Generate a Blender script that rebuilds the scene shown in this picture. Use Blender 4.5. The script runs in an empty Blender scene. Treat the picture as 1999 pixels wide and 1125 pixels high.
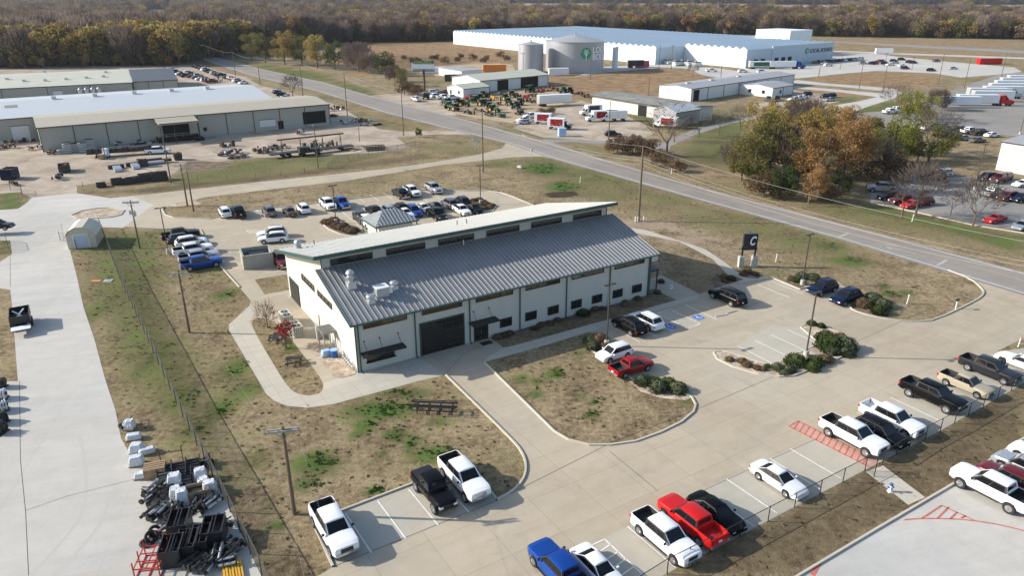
import bpy, bmesh, math, random
import numpy as np
from mathutils import Vector, Matrix
from mathutils.geometry import tessellate_polygon
R = math.radians
sc = bpy.context.scene
col = sc.collection
random.seed(7)

# ------------------------------------------------------------------ camera, sky, sun
H, F, CX, CY, YH = 39.0, 1430.0, 999.5, 562.5, -18.0     # drone height, focal length in photo pixels
TH = math.atan((CY - YH) / F)
cam = bpy.data.cameras.new('camera'); camo = bpy.data.objects.new('camera', cam); col.objects.link(camo)
camo.location = (0, 0, H); camo.rotation_euler = (math.pi / 2 - TH, 0, 0)
cam.sensor_width = 36; cam.lens = 36 * F / 1999; cam.clip_end = 30000; cam.clip_start = 1
sc.camera = camo
sc.render.resolution_x = 1024; sc.render.resolution_y = 577
SUN_EL, SUN_AZ = 25.5, 176.8      # azimuth of the sun, degrees from +x
w = bpy.data.worlds.new('World'); sc.world = w; w.use_nodes = True
nt = w.node_tree
sky = nt.nodes.new('ShaderNodeTexSky'); sky.sky_type = 'NISHITA'; sky.sun_disc = False
sky.sun_elevation = R(SUN_EL); sky.sun_rotation = R(90 - SUN_AZ)
sky.air_density = 1.0; sky.dust_density = 1.2
bg = nt.nodes['Background']; bg.inputs[1].default_value = 0.14
nt.links.new(sky.outputs[0], bg.inputs[0])
sl = bpy.data.lights.new('sun', 'SUN'); sl.energy = 4.6; sl.angle = R(0.5); sl.color = (1, .945, .85)
so = bpy.data.objects.new('sun', sl); col.objects.link(so)
sv = Vector((math.cos(R(SUN_AZ)) * math.cos(R(SUN_EL)), math.sin(R(SUN_AZ)) * math.cos(R(SUN_EL)), math.sin(R(SUN_EL))))
so.rotation_euler = sv.to_track_quat('Z', 'Y').to_euler()
sc.view_settings.view_transform = 'Standard'; sc.view_settings.look = 'None'
sc.view_settings.gamma = 1; sc.view_settings.exposure = 0.58
sc.cycles.max_bounces = 5; sc.cycles.diffuse_bounces = 2; sc.cycles.glossy_bounces = 2
sc.cycles.transparent_max_bounces = 12; sc.cycles.volume_bounces = 0

# ------------------------------------------------------------------ helpers
def G(u, v, z=0.0):
    """survey: the point at height z seen at photo pixel (u, v)"""
    x = (u - CX) / F; y = -(v - CY) / F
    d = Vector((x, math.cos(TH) + y * math.sin(TH), -math.sin(TH) + y * math.cos(TH)))
    t = (z - H) / d.z
    return Vector((0, 0, H)) + d * t
def link(o): col.objects.link(o); return o
class MB:
    def __init__(s): s.v = []; s.f = []; s.m = []; s.mats = []
    def mi(s, m):
        if m not in s.mats: s.mats.append(m)
        return s.mats.index(m)
    def add(s, vs, fs, m=None):
        b = len(s.v); s.v.extend([tuple(q) for q in vs]); k = s.mi(m) if m else 0
        for f in fs: s.f.append([b + i for i in f]); s.m.append(k)
        return s
    def box(s, c, d, m=None, rz=0, top=1.0):
        """box of size d with its base centre at c"""
        x, y, z = d[0] / 2, d[1] / 2, d[2]; cr, sr = math.cos(rz), math.sin(rz)
        vs = []
        for zz, k in ((0, 1), (z, top)):
            for px, py in ((-x, -y), (x, -y), (x, y), (-x, y)):
                px *= k; py *= k
                vs.append((c[0] + px * cr - py * sr, c[1] + px * sr + py * cr, c[2] + zz))
        return s.add(vs, [(3, 2, 1, 0), (4, 5, 6, 7), (0, 1, 5, 4), (1, 2, 6, 5), (2, 3, 7, 6), (3, 0, 4, 7)], m)
    def tube(s, p0, p1, r0, r1=None, n=6, m=None, caps=True):
        p0 = Vector(p0); p1 = Vector(p1); r1 = r0 if r1 is None else r1
        d = (p1 - p0)
        if d.length < 1e-6: return s
        d.normalize(); a = d.orthogonal().normalized(); b = d.cross(a)
        vs = []
        for p, r in ((p0, r0), (p1, r1)):
            for i in range(n):
                t = 2 * math.pi * i / n
                vs.append(p + (a * math.cos(t) + b * math.sin(t)) * r)
        fs = [(i, (i + 1) % n, n + (i + 1) % n, n + i) for i in range(n)]
        if caps: fs += [tuple(range(n))[::-1], tuple(range(n, 2 * n))]
        return s.add(vs, fs, m)
    def bar(s, p0, p1, w_, h_, m=None):
        """rectangular bar from p0 to p1"""
        p0 = Vector(p0); p1 = Vector(p1); d = (p1 - p0).normalized()
        up = Vector((0, 0, 1)) if abs(d.z) < .95 else Vector((1, 0, 0))
        a = d.cross(up).normalized() * w_ / 2; b = a.cross(d).normalized() * h_ / 2
        vs = [p + q for p in (p0, p1) for q in (-a - b, a - b, a + b, -a + b)]
        return s.add(vs, [(0, 1, 2, 3), (7, 6, 5, 4), (0, 4, 5, 1), (1, 5, 6, 2), (2, 6, 7, 3), (3, 7, 4, 0)], m)
    def quad(s, a, b, c, d, m=None): return s.add([a, b, c, d], [(0, 1, 2, 3)], m)
    def ball(s, c, r, m=None, n=8, k=5, sz=1, jit=0):
        vs = []; fs = []
        for j in range(1, k):
            ph = math.pi * j / k
            for i in range(n):
                t = 2 * math.pi * i / n; rr = r * (1 + random.uniform(-jit, jit))
                vs.append((c[0] + rr * math.sin(ph) * math.cos(t), c[1] + rr * math.sin(ph) * math.sin(t), c[2] + rr * math.cos(ph) * sz))
        for j in range(k - 2):
            for i in range(n): fs.append((j * n + i, (j + 1) * n + i, (j + 1) * n + (i + 1) % n, j * n + (i + 1) % n))
        a = len(vs); vs.append((c[0], c[1], c[2] + r * sz)); vs.append((c[0], c[1], c[2] - r * sz))
        for i in range(n):
            fs.append((a, i, (i + 1) % n)); fs.append((a + 1, (k - 2) * n + (i + 1) % n, (k - 2) * n + i))
        return s.add(vs, fs, m)
    def mesh(s, name, m=None):
        me = bpy.data.meshes.new(name)
        me.from_pydata(s.v, [], s.f)
        for k in ([m] if m else s.mats): me.materials.append(k)
        if not m and len(s.mats) > 1: me.polygons.foreach_set('material_index', s.m)
        me.update(); return me
    def build(s, name, m=None, parent=None, smooth=False):
        me = s.mesh(name, m)
        if smooth:
            me.polygons.foreach_set('use_smooth', [True] * len(me.polygons))
        o = bpy.data.objects.new(name, me); link(o)
        if parent: o.parent = parent
        return o
def tag(o, label=None, cat=None, group=None, kind=None):
    if label: o['label'] = label
    if cat: o['category'] = cat
    if group: o['group'] = group
    if kind: o['kind'] = kind
    return o
def thing(name, label, cat, loc=(0, 0, 0), rz=0, group=None):
    o = bpy.data.objects.new(name, None); link(o); o.empty_display_size = .3
    o.location = loc; o.rotation_euler = (0, 0, rz)
    return tag(o, label, cat, group)
def copytree(o, parent=None):
    c = o.copy(); link(c); c.parent = parent
    for ch in list(o.children): copytree(ch, c)
    return c

# ------------------------------------------------------------------ materials
M = {}
def mat(name, c, rough=.6, metal=0, var=.0, scale=1.0, coat=0, spec=.5, bump=0, bscale=20., obj=True, det=4, emis=None):
    m = bpy.data.materials.new(name); m.use_nodes = True; n = m.node_tree; b = n.nodes['Principled BSDF']
    b.inputs['Base Color'].default_value = (*c, 1); b.inputs['Roughness'].default_value = rough
    b.inputs['Metallic'].default_value = metal; b.inputs['Coat Weight'].default_value = coat
    b.inputs['Specular IOR Level'].default_value = spec
    if var or bump:
        tc = n.nodes.new('ShaderNodeTexCoord')
    if var:
        nz = n.nodes.new('ShaderNodeTexNoise'); nz.inputs['Scale'].default_value = scale; nz.inputs['Detail'].default_value = det
        nz.inputs['Roughness'].default_value = .65
        n.links.new(tc.outputs['Object'], nz.inputs['Vector'])
        mr = n.nodes.new('ShaderNodeMapRange'); mr.inputs[1].default_value = .3; mr.inputs[2].default_value = .7
        mr.inputs[3].default_value = 1 - var; mr.inputs[4].default_value = 1 + var
        n.links.new(nz.outputs[0], mr.inputs[0])
        hs = n.nodes.new('ShaderNodeVectorMath'); hs.operation = 'SCALE'; hs.inputs[0].default_value = c
        n.links.new(mr.outputs[0], hs.inputs['Scale']); n.links.new(hs.outputs[0], b.inputs['Base Color'])
    if bump:
        n2 = n.nodes.new('ShaderNodeTexNoise'); n2.inputs['Scale'].default_value = bscale; n2.inputs['Detail'].default_value = 3
        n.links.new(tc.outputs['Object'], n2.inputs['Vector'])
        bp = n.nodes.new('ShaderNodeBump'); bp.inputs['Strength'].default_value = bump; bp.inputs['Distance'].default_value = .1
        n.links.new(n2.outputs[0], bp.inputs['Height']); n.links.new(bp.outputs[0], b.inputs['Normal'])
    M[name] = m; return m
def ramp(n, stops):
    r = n.nodes.new('ShaderNodeValToRGB')
    e = r.color_ramp.elements
    while len(e) < len(stops): e.new(.5)
    for k, (p, c) in zip(e, stops): k.position = p; k.color = (*c, 1)
    return r
def noise(n, vec, scale, det=4, rough=.6, dist=0):
    z = n.nodes.new('ShaderNodeTexNoise'); z.inputs['Scale'].default_value = scale; z.inputs['Detail'].default_value = det
    z.inputs['Roughness'].default_value = rough; z.inputs['Distortion'].default_value = dist
    n.links.new(vec, z.inputs['Vector']); return z.outputs[0]
def mix(n, fac, a, b, mode='MIX'):
    x = n.nodes.new('ShaderNodeMix'); x.data_type = 'RGBA'; x.blend_type = mode
    for i, k in ((0, fac), (6, a), (7, b)):
        if isinstance(k, (int, float)): x.inputs[i].default_value = k
        elif isinstance(k, tuple): x.inputs[i].default_value = (*k, 1)
        else: n.links.new(k, x.inputs[i])
    return x.outputs[2]
def math_(n, op, a, b=0., c=None, clamp=False):
    x = n.nodes.new('ShaderNodeMath'); x.operation = op; x.use_clamp = clamp
    for i, k in enumerate((a, b) if c is None else (a, b, c)):
        if isinstance(k, (int, float)): x.inputs[i].default_value = k
        else: n.links.new(k, x.inputs[i])
    return x.outputs[0]
def step(n, v, lo, hi):
    x = n.nodes.new('ShaderNodeMapRange'); x.interpolation_type = 'SMOOTHSTEP'
    x.inputs[1].default_value = lo; x.inputs[2].default_value = hi
    n.links.new(v, x.inputs[0]); return x.outputs[0]

def ground_mat():
    m = bpy.data.materials.new('grass_ground'); m.use_nodes = True; n = m.node_tree; b = n.nodes['Principled BSDF']
    tc = n.nodes.new('ShaderNodeTexCoord').outputs['Object']
    at = n.nodes.new('ShaderNodeAttribute'); at.attribute_name = 'paint'
    sep = n.nodes.new('ShaderNodeSeparateColor'); n.links.new(at.outputs['Color'], sep.inputs[0])
    g, bare, dark, orange = sep.outputs[0], sep.outputs[1], sep.outputs[2], at.outputs['Alpha']
    nb = noise(n, tc, .035, 5, .6); nm = noise(n, tc, .22, 6, .7, .5); ns = noise(n, tc, 1.6, 5, .75); nf = noise(n, tc, 7., 3, .8)
    base = ramp(n, [(.40, (.085, .064, .036)), (.46, (.185, .138, .080)), (.52, (.28, .215, .128)), (.60, (.43, .335, .21))])
    s = math_(n, 'ADD', math_(n, 'MULTIPLY', nm, .38), math_(n, 'MULTIPLY', ns, .42)); s = math_(n, 'ADD', s, math_(n, 'MULTIPLY', nf, .22))
    n.links.new(s, base.inputs[0])
    olive = ramp(n, [(.40, (.050, .056, .020)), (.5, (.13, .125, .052)), (.60, (.25, .21, .10))]); n.links.new(s, olive.inputs[0])
    c = mix(n, step(n, math_(n, 'ADD', math_(n, 'ADD', math_(n, 'MULTIPLY', nb, .55), math_(n, 'MULTIPLY', nm, .45)), math_(n, 'MULTIPLY', g, .28)), .46, .68), base.outputs[0], olive.outputs[0])
    # orange-brown broomsedge fields
    orr = ramp(n, [(.40, (.12, .07, .04)), (.5, (.25, .16, .085)), (.60, (.42, .30, .18))]); n.links.new(s, orr.inputs[0])
    c = mix(n, step(n, math_(n, 'ADD', orange, math_(n, 'MULTIPLY', math_(n, 'SUBTRACT', nm, .5), 1.0)), .3, .7), c, orr.outputs[0])
    # green tufts
    gr = ramp(n, [(.40, (.018, .050, .008)), (.5, (.05, .115, .018)), (.60, (.12, .19, .045))]); n.links.new(s, gr.inputs[0])
    gv = math_(n, 'ADD', g, math_(n, 'ADD', math_(n, 'MULTIPLY', math_(n, 'SUBTRACT', nm, .5), 2.6), math_(n, 'ADD', math_(n, 'MULTIPLY', math_(n, 'SUBTRACT', ns, .5), 3.2), math_(n, 'MULTIPLY', math_(n, 'SUBTRACT', nf, .5), 1.2))))
    c = mix(n, math_(n, 'MULTIPLY', step(n, gv, .64, .72), .85), c, gr.outputs[0])
    # bare soil
    so_ = ramp(n, [(.3, (.20, .145, .095)), (.7, (.42, .33, .235))]); n.links.new(s, so_.inputs[0])
    bv = math_(n, 'ADD', bare, math_(n, 'ADD', math_(n, 'MULTIPLY', math_(n, 'SUBTRACT', nm, .5), 1.2), math_(n, 'MULTIPLY', math_(n, 'SUBTRACT', ns, .5), 1.2)))
    c = mix(n, step(n, bv, .5, .95), c, so_.outputs[0])
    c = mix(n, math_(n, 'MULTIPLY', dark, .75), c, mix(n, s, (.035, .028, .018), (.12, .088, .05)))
    n.links.new(c, b.inputs['Base Color']); b.inputs['Roughness'].default_value = 1; b.inputs['Specular IOR Level'].default_value = .1
    bp = n.nodes.new('ShaderNodeBump'); bp.inputs['Strength'].default_value = .8; bp.inputs['Distance'].default_value = .12
    n.links.new(math_(n, 'ADD', ns, nf), bp.inputs['Height']); n.links.new(bp.outputs[0], b.inputs['Normal'])
    M['grass'] = m; return m
def slab_mat(name, c0, c1, c2, joint=4.57, ang=32., jd=.72, stain=.25, tint=None, fine=.08, orient=True):
    """concrete / asphalt: cloudy tone, grain, tyre-worn stains and sawn joints"""
    m = bpy.data.materials.new(name); m.use_nodes = True; n = m.node_tree; b = n.nodes['Principled BSDF']
    tc = n.nodes.new('ShaderNodeTexCoord').outputs['Object']
    mp = n.nodes.new('ShaderNodeMapping'); mp.inputs['Rotation'].default_value = (0, 0, R(-ang)); n.links.new(tc, mp.inputs[0])
    v = mp.outputs[0]
    big = noise(n, tc, .045, 6, .62, .6); mid = noise(n, tc, .5, 6, .7, .8); gr = noise(n, tc, 9., 3, .8)
    st = n.nodes.new('ShaderNodeMapping'); st.inputs['Scale'].default_value = (.12, 1.3, 1); n.links.new(v, st.inputs[0])
    streak = noise(n, st.outputs[0], .55, 5, .7, .3)
    r = ramp(n, [(.32, c0), (.5, c1), (.68, c2)])
    k = math_(n, 'ADD', math_(n, 'MULTIPLY', big, .45), math_(n, 'MULTIPLY', mid, .28)); k = math_(n, 'ADD', k, math_(n, 'MULTIPLY', streak, .27))
    n.links.new(k, r.inputs[0]); c = r.outputs[0]
    c = mix(n, 1., c, mix(n, gr, (1 - fine * 2,) * 3, (1 + fine * 2,) * 3), 'MULTIPLY')
    if stain:
        c = mix(n, math_(n, 'MULTIPLY', step(n, noise(n, tc, .16, 5, .7, 1.5), .56, .72), stain), c, tuple(q * .72 for q in c0))
    c = mix(n, math_(n, 'MULTIPLY', step(n, noise(n, tc, .07, 5, .65, 1.), .46, .62), .55), c, mix(n, 1., c, (.90, .955, 1.02), 'MULTIPLY'))
    if joint:
        sx = n.nodes.new('ShaderNodeSeparateXYZ'); n.links.new(v, sx.inputs[0])
        for o_, jw in ((sx.outputs[0], joint), (sx.outputs[1], joint)):
            f = math_(n, 'ABSOLUTE', math_(n, 'SUBTRACT', math_(n, 'FRACT', math_(n, 'DIVIDE', o_, jw)), .5))
            e = math_(n, 'GREATER_THAN', f, .5 - .022 / jw)
            c = mix(n, math_(n, 'MULTIPLY', e, 1 - jd), c, tuple(q * .45 for q in c0))
            # every panel a shade apart
        cell = n.nodes.new('ShaderNodeTexWhiteNoise'); cell.noise_dimensions = '2D'
        fl = n.nodes.new('ShaderNodeVectorMath'); fl.operation = 'FLOOR'
        dv = n.nodes.new('ShaderNodeVectorMath'); dv.operation = 'SCALE'; dv.inputs['Scale'].default_value = 1 / joint
        n.links.new(v, dv.inputs[0]); ad = n.nodes.new('ShaderNodeVectorMath'); ad.inputs[1].default_value = (0, 0, 0)
        n.links.new(dv.outputs[0], ad.inputs[0]); n.links.new(ad.outputs[0], fl.inputs[0]); n.links.new(fl.outputs[0], cell.inputs['Vector'])
        c = mix(n, 1., c, mix(n, cell.outputs[0], (.965,) * 3, (1.03,) * 3), 'MULTIPLY')
    n.links.new(c, b.inputs['Base Color']); b.inputs['Roughness'].default_value = .9; b.inputs['Specular IOR Level'].default_value = .25
    M[name] = m; return m
def gravel_mat(name, c0, c1, c2, s1=.12, s2=2.2):
    m = bpy.data.materials.new(name); m.use_nodes = True; n = m.node_tree; b = n.nodes['Principled BSDF']
    tc = n.nodes.new('ShaderNodeTexCoord').outputs['Object']
    k = math_(n, 'ADD', math_(n, 'MULTIPLY', noise(n, tc, s1, 6, .65, .8), .55), math_(n, 'MULTIPLY', noise(n, tc, s2, 5, .8), .45))
    r = ramp(n, [(.36, c0), (.5, c1), (.62, c2)]); n.links.new(k, r.inputs[0])
    n.links.new(r.outputs[0], b.inputs['Base Color']); b.inputs['Roughness'].default_value = 1; b.inputs['Specular IOR Level'].default_value = .1
    bp = n.nodes.new('ShaderNodeBump'); bp.inputs['Strength'].default_value = .6; bp.inputs['Distance'].default_value = .1
    n.links.new(k, bp.inputs['Height']); n.links.new(bp.outputs[0], b.inputs['Normal'])
    M[name] = m; return m
def rib_mat(name, c, pitch=.3, axis=0, depth=.35, rough=.5, metal=0., var=.06, darken=.12):
    """ribbed sheet metal, ribs across the chosen object axis"""
    m = bpy.data.materials.new(name); m.use_nodes = True; n = m.node_tree; b = n.nodes['Principled BSDF']
    tc = n.nodes.new('ShaderNodeTexCoord').outputs['Object']
    sx = n.nodes.new('ShaderNodeSeparateXYZ'); n.links.new(tc, sx.inputs[0])
    f = math_(n, 'ABSOLUTE', math_(n, 'SUBTRACT', math_(n, 'FRACT', math_(n, 'DIVIDE', sx.outputs[axis], pitch)), .5))
    h = step(n, f, .32, .44)
    st = n.nodes.new('ShaderNodeMapping'); st.inputs['Scale'].default_value = (1.2, 1.2, .25); n.links.new(tc, st.inputs[0])
    nz = noise(n, st.outputs[0], .8, 5, .7)
    cc = mix(n, nz, tuple(q * (1 - var - darken * .5) for q in c), tuple(min(1, q * (1 + var)) for q in c))
    cc = mix(n, math_(n, 'MULTIPLY', h, darken), cc, tuple(q * .6 for q in c))  # colour darker along the ribs
    n.links.new(cc, b.inputs['Base Color']); b.inputs['Roughness'].default_value = rough; b.inputs['Metallic'].default_value = metal
    bp = n.nodes.new('ShaderNodeBump'); bp.inputs['Strength'].default_value = depth; bp.inputs['Distance'].default_value = .04
    n.links.new(h, bp.inputs['Height']); n.links.new(bp.outputs[0], b.inputs['Normal'])
    M[name] = m; return m
def leaf_mat(name, a, b_, c):
    m = bpy.data.materials.new(name); m.use_nodes = True; n = m.node_tree; b = n.nodes['Principled BSDF']
    ge = n.nodes.new('ShaderNodeNewGeometry'); oi = n.nodes.new('ShaderNodeObjectInfo')
    tc = n.nodes.new('ShaderNodeTexCoord').outputs['Object']
    k = math_(n, 'ADD', math_(n, 'MULTIPLY', ge.outputs['Random Per Island'], .45), math_(n, 'MULTIPLY', noise(n, tc, .35, 3), .55))
    k = math_(n, 'ADD', k, math_(n, 'MULTIPLY', math_(n, 'SUBTRACT', oi.outputs['Random'], .5), .3))
    r = ramp(n, [(.2, a), (.5, b_), (.8, c)]); n.links.new(k, r.inputs[0])
    n.links.new(r.outputs[0], b.inputs['Base Color']); b.inputs['Roughness'].default_value = .9; b.inputs['Specular IOR Level'].default_value = .1
    tl = n.nodes.new('ShaderNodeBsdfTranslucent'); n.links.new(r.outputs[0], tl.inputs[0]); ms = n.nodes.new('ShaderNodeMixShader'); ms.inputs[0].default_value = .35
    n.links.new(b.outputs[0], ms.inputs[1]); n.links.new(tl.outputs[0], ms.inputs[2]); n.links.new(ms.outputs[0], n.nodes['Material Output'].inputs[0])
    M[name] = m; return m
ground_mat()
slab_mat('concrete', (.345, .285, .205), (.425, .36, .268), (.49, .425, .33), jd=.6, stain=.3)
slab_mat('concrete_light', (.385, .36, .315), (.47, .445, .40), (.55, .525, .48), joint=9.5, ang=14, jd=.82, stain=.12)
slab_mat('pad', (.37, .33, .26), (.43, .39, .315), (.49, .45, .37), joint=0, stain=.15)
slab_mat('walk', (.40, .36, .29), (.46, .42, .345), (.53, .485, .40), joint=1.83, jd=.6, stain=.12)
slab_mat('kerb', (.42, .38, .30), (.50, .455, .37), (.56, .515, .43), joint=0, stain=0)
slab_mat('asphalt', (.20, .172, .148), (.265, .232, .20), (.32, .285, .25), joint=0, ang=-54, stain=.3)
slab_mat('asphalt_dark', (.085, .08, .08), (.115, .11, .108), (.15, .142, .138), joint=0, ang=-54, stain=.35)
slab_mat('asphalt_lot', (.20, .185, .165), (.26, .24, .215), (.32, .295, .265), joint=0, stain=.25)
gravel_mat('gravel_yard', (.22, .17, .125), (.38, .315, .245), (.50, .43, .35))
gravel_mat('tan_dirt', (.27, .205, .135), (.38, .295, .20), (.48, .385, .275))
gravel_mat('red_dirt', (.17, .085, .045), (.26, .14, .075), (.35, .21, .12), .3, 1.)
gravel_mat('river_rock', (.20, .145, .10), (.42, .335, .25), (.68, .59, .48), .8, 5.)
gravel_mat('mulch', (.06, .045, .03), (.16, .12, .085), (.30, .24, .18), .6, 5.)
mat('white_paint_line', (.75, .74, .70), .8, var=.15, scale=3)
mat('red_line', (.52, .13, .10), .85, var=.3, scale=2.5)
mat('red_pad', (.50, .30, .24), .9, var=.15, scale=2)
mat('blue_line', (.05, .17, .50), .8, var=.1, scale=4)
mat('seam', (.10, .09, .075), .9)
mat('worn_paint', (.40, .375, .335), .85, var=.2, scale=2)

# ------------------------------------------------------------------ the ground sheet
def graded(lo, hi, a, b_, s, g=1.09):
    xs = list(np.arange(a, b_ + s * .5, s)); x = xs[-1]; d = s
    while x < hi: d = min(d * g, 400); x += d; xs.append(x)
    x = xs[0]; d = s
    while x > lo: d = min(d * g, 400); x -= d; xs.insert(0, x)
    return np.array(xs)
gx = graded(-9000, 9000, -75, 75, .8); gy = graded(-3000, 14000, 20, 150, .8, 1.055)
NX, NY = len(gx), len(gy)
X, Y = np.meshgrid(gx, gy); X = X.ravel(); Y = Y.ravel()
PA = np.zeros((len(X), 4), np.float32)
def W2(pts): return np.array([G(*p)[:2] for p in pts])
def sdf(P):
    """signed distance (inside > 0) of all ground points to a polygon"""
    d = np.full(len(X), 1e9); ins = np.zeros(len(X), bool)
    for i in range(len(P)):
        a = P[i]; b_ = P[(i + 1) % len(P)]; e = b_ - a; L2 = max(e @ e, 1e-9)
        t = np.clip(((X - a[0]) * e[0] + (Y - a[1]) * e[1]) / L2, 0, 1)
        d = np.minimum(d, np.hypot(X - a[0] - t * e[0], Y - a[1] - t * e[1]))
        c = (a[1] > Y) != (b_[1] > Y)
        with np.errstate(divide='ignore', invalid='ignore'):
            xx = a[0] + (Y - a[1]) * e[0] / (e[1] if e[1] else 1e-9)
        ins ^= c & (X < xx)
    return np.where(ins, d, -d)
def paint(ch, pts, val, soft=2.):
    s = sdf(W2(pts)); PA[:, ch] = np.maximum(PA[:, ch], val * np.clip(.5 + s / (2 * soft), 0, 1))
def blob(ch, u, v, ru, rv, val=1.):
    c = G(u, v); a = abs((G(u + ru, v) - c).x); b_ = abs((G(u, v - rv) - c).y)
    q = ((X - c.x) / a) ** 2 + ((Y - c.y) / b_) ** 2
    PA[:, ch] = np.maximum(PA[:, ch], val * np.exp(-q * .9))
GR, BA, DK, OR = 0, 1, 2, 3
# green
for q in [(745, 800, 75, 22, 1), (715, 830, 28, 12, 1), (790, 770, 60, 12, .9), (770, 850, 26, 14, 1), (700, 850, 22, 10, .8), (845, 888, 40, 14, 1), (805, 868, 14, 18, .9), (620, 905, 45, 25, 1),
          (595, 945, 20, 16, .9), (725, 962, 22, 7, .9), (540, 1028, 16, 10, 1), (560, 845, 14, 6, .8), (850, 825, 24, 7, .8), (1085, 730, 16, 9, 1), (1045, 770, 16, 7, .9), (1050, 745, 15, 6, .8),
          (1130, 775, 14, 7, .9), (1160, 787, 10, 6, .9), (1152, 812, 13, 9, 1), (1340, 783, 22, 8, .8), (1130, 690, 10, 6, .8), (1015, 742, 16, 8, .7), (460, 720, 26, 20, .9), (430, 800, 26, 22, .9),
          (380, 840, 30, 20, .8), (480, 760, 30, 18, .7), (570, 680, 16, 10, .9), (585, 700, 12, 6, .6), (440, 575, 26, 10, .8), (300, 700, 24, 40, .75), (350, 780, 30, 30, .7), (1060, 330, 45, 14, 1),
          (1100, 365, 40, 14, .9), (1740, 575, 22, 8, .9), (1770, 572, 14, 6, .9), (1725, 560, 12, 5, .9), (1620, 480, 30, 8, .8), (1660, 510, 40, 10, .8), (1285, 492, 6, 4, 1), (200, 600, 30, 60, .55),
          (255, 480, 50, 16, .65), (500, 900, 30, 20, .6), (690, 775, 30, 8, .7), (730, 905, 8, 8, .8), (745, 885, 10, 10, .8), (520, 990, 16, 30, .6), (975, 322, 30, 6, .5), (615, 1080, 10, 12, .6)]: blob(GR, *q)
paint(GR, [(500, 122), (600, 140), (700, 168), (745, 188), (720, 186), (640, 160), (500, 136)], .75, 3)
paint(GR, [(500, 310), (640, 303), (740, 298), (760, 310), (500, 350), (330, 372), (340, 345)], .42, 3)
paint(GR, [(900, 232), (1100, 280), (1400, 360), (1999, 520), (1999, 470), (1700, 395), (1500, 395), (1300, 330), (1100, 262), (960, 235)], .30, 3)
paint(GR, [(1700, 400), (1999, 465), (1999, 500), (1800, 440), (1650, 410)], .65, 2)
paint(GR, [(1088, 315), (1370, 395), (1499, 430), (1640, 470), (1700, 520), (1600, 500), (1400, 450), (1250, 420), (1130, 390), (1080, 340)], .32, 3)
paint(GR, [(150, 450), (320, 452), (330, 520), (300, 560), (420, 900), (560, 1125), (480, 1125), (380, 880), (240, 700), (170, 560)], .45, 2)
paint(GR, [(1250, 200), (1500, 230), (1440, 330), (1300, 320), (1330, 260), (1230, 240)], .5, 5)
paint(GR, [(620, 190), (700, 210), (850, 248), (780, 255), (700, 225), (640, 200)], .3, 4)
paint(GR, [(0, 412), (45, 405), (30, 375), (0, 370)], .8, 1); paint(GR, [(0, 500), (20, 495), (14, 468), (0, 470)], .8, .6)
paint(GR, [(1660, 215), (1720, 200), (1780, 200), (1760, 215), (1680, 228)], .6, 2); paint(GR, [(1620, 195), (1700, 188), (1640, 203)], .8, 2)
# bare / pale soil
for q in [(375, 600, 10, 60, .9), (395, 660, 12, 30, .9), (350, 560, 10, 30, .7), (1150, 730, 50, 30, .55), (1200, 790, 60, 30, .35), (1250, 455, 60, 20, .9), (1330, 450, 80, 22, .8), (1400, 490, 70, 25, .75),
          (1700, 600, 60, 20, .6), (1800, 590, 80, 20, .55), (1130, 392, 60, 10, .75), (1010, 360, 40, 20, .4), (1560, 520, 60, 22, .5), (430, 540, 50, 30, .4), (1830, 330, 70, 24, .8), (700, 900, 60, 30, .3),
          (760, 860, 40, 20, .35), (900, 800, 40, 20, .3), (1900, 300, 40, 12, .7), (1420, 310, 40, 12, .5), (1200, 462, 50, 12, .9)]: blob(BA, *q)
paint(BA, [(152, 480), (175, 600), (215, 720), (250, 800), (238, 810), (205, 740), (170, 610)], .75, .7)
paint(BA, [(0, 560), (35, 565), (45, 740), (0, 760), (-80, 760), (-80, 560)], .35, 1)
paint(BA, [(620, 175), (700, 190), (740, 200), (640, 180)], .3, 3); paint(BA, [(1690, 108), (1999, 100), (1999, 78), (1750, 80)], .5, 10)
paint(BA, [(870, 120), (1000, 115), (1010, 140), (860, 150)], .6, 6)
# brown / orange fields
paint(OR, [(640, 82), (900, 82), (1010, 100), (1012, 150), (880, 150), (780, 130), (700, 150), (650, 120)], .85, 12)
paint(OR, [(900, 155), (1040, 150), (1300, 135), (1430, 152), (1290, 170), (1290, 195), (1160, 195), (1000, 175)], .8, 6)
paint(OR, [(1560, 153), (1700, 138), (1850, 148), (1840, 165), (1740, 172), (1600, 160)], .75, 5)
paint(OR, [(1540, 165), (1700, 185), (1700, 190), (1540, 178)], .8, 3)
paint(OR, [(1600, 76), (1999, 76), (1999, 145), (1850, 120), (1620, 100)], .5, 12)
paint(OR, [(560, 165), (640, 200), (780, 255), (870, 254), (760, 222), (620, 180)], .5, 4)
# dark soil: ditches and mown strips
paint(DK, [(150, 378), (300, 366), (500, 346), (700, 318), (830, 300), (850, 308), (700, 328), (500, 355), (300, 377)], .75, 1.2)
for q in [(1260, 440, 90, 14, 1.1), (1350, 470, 110, 14, 1.0), (1420, 500, 90, 16, .9), (1180, 425, 60, 10, .8), (1500, 520, 60, 12, .7), (1750, 600, 90, 14, .7), (1600, 520, 70, 10, .6), (980, 395, 60, 10, .6), (1080, 400, 60, 9, .7), (640, 385, 200, 7, .5), (1150, 700, 60, 24, .5), (900, 340, 120, 8, .35)]: blob(BA, *q)
paint(DK, [(1062, 378), (1128, 378), (1130, 383), (1100, 386), (1065, 385)], 1., .5)
paint(DK, [(262, 560), (300, 560), (430, 880), (540, 1125), (500, 1125), (400, 880), (300, 700)], .22, 2.5)
paint(DK, [(1560, 1125), (1865, 945), (1999, 870), (1999, 750), (1690, 920), (1300, 1125)], .78, .8)
paint(DK, [(900, 120), (880, 110), (760, 108), (770, 135), (850, 130)], .6, 8)
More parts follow.
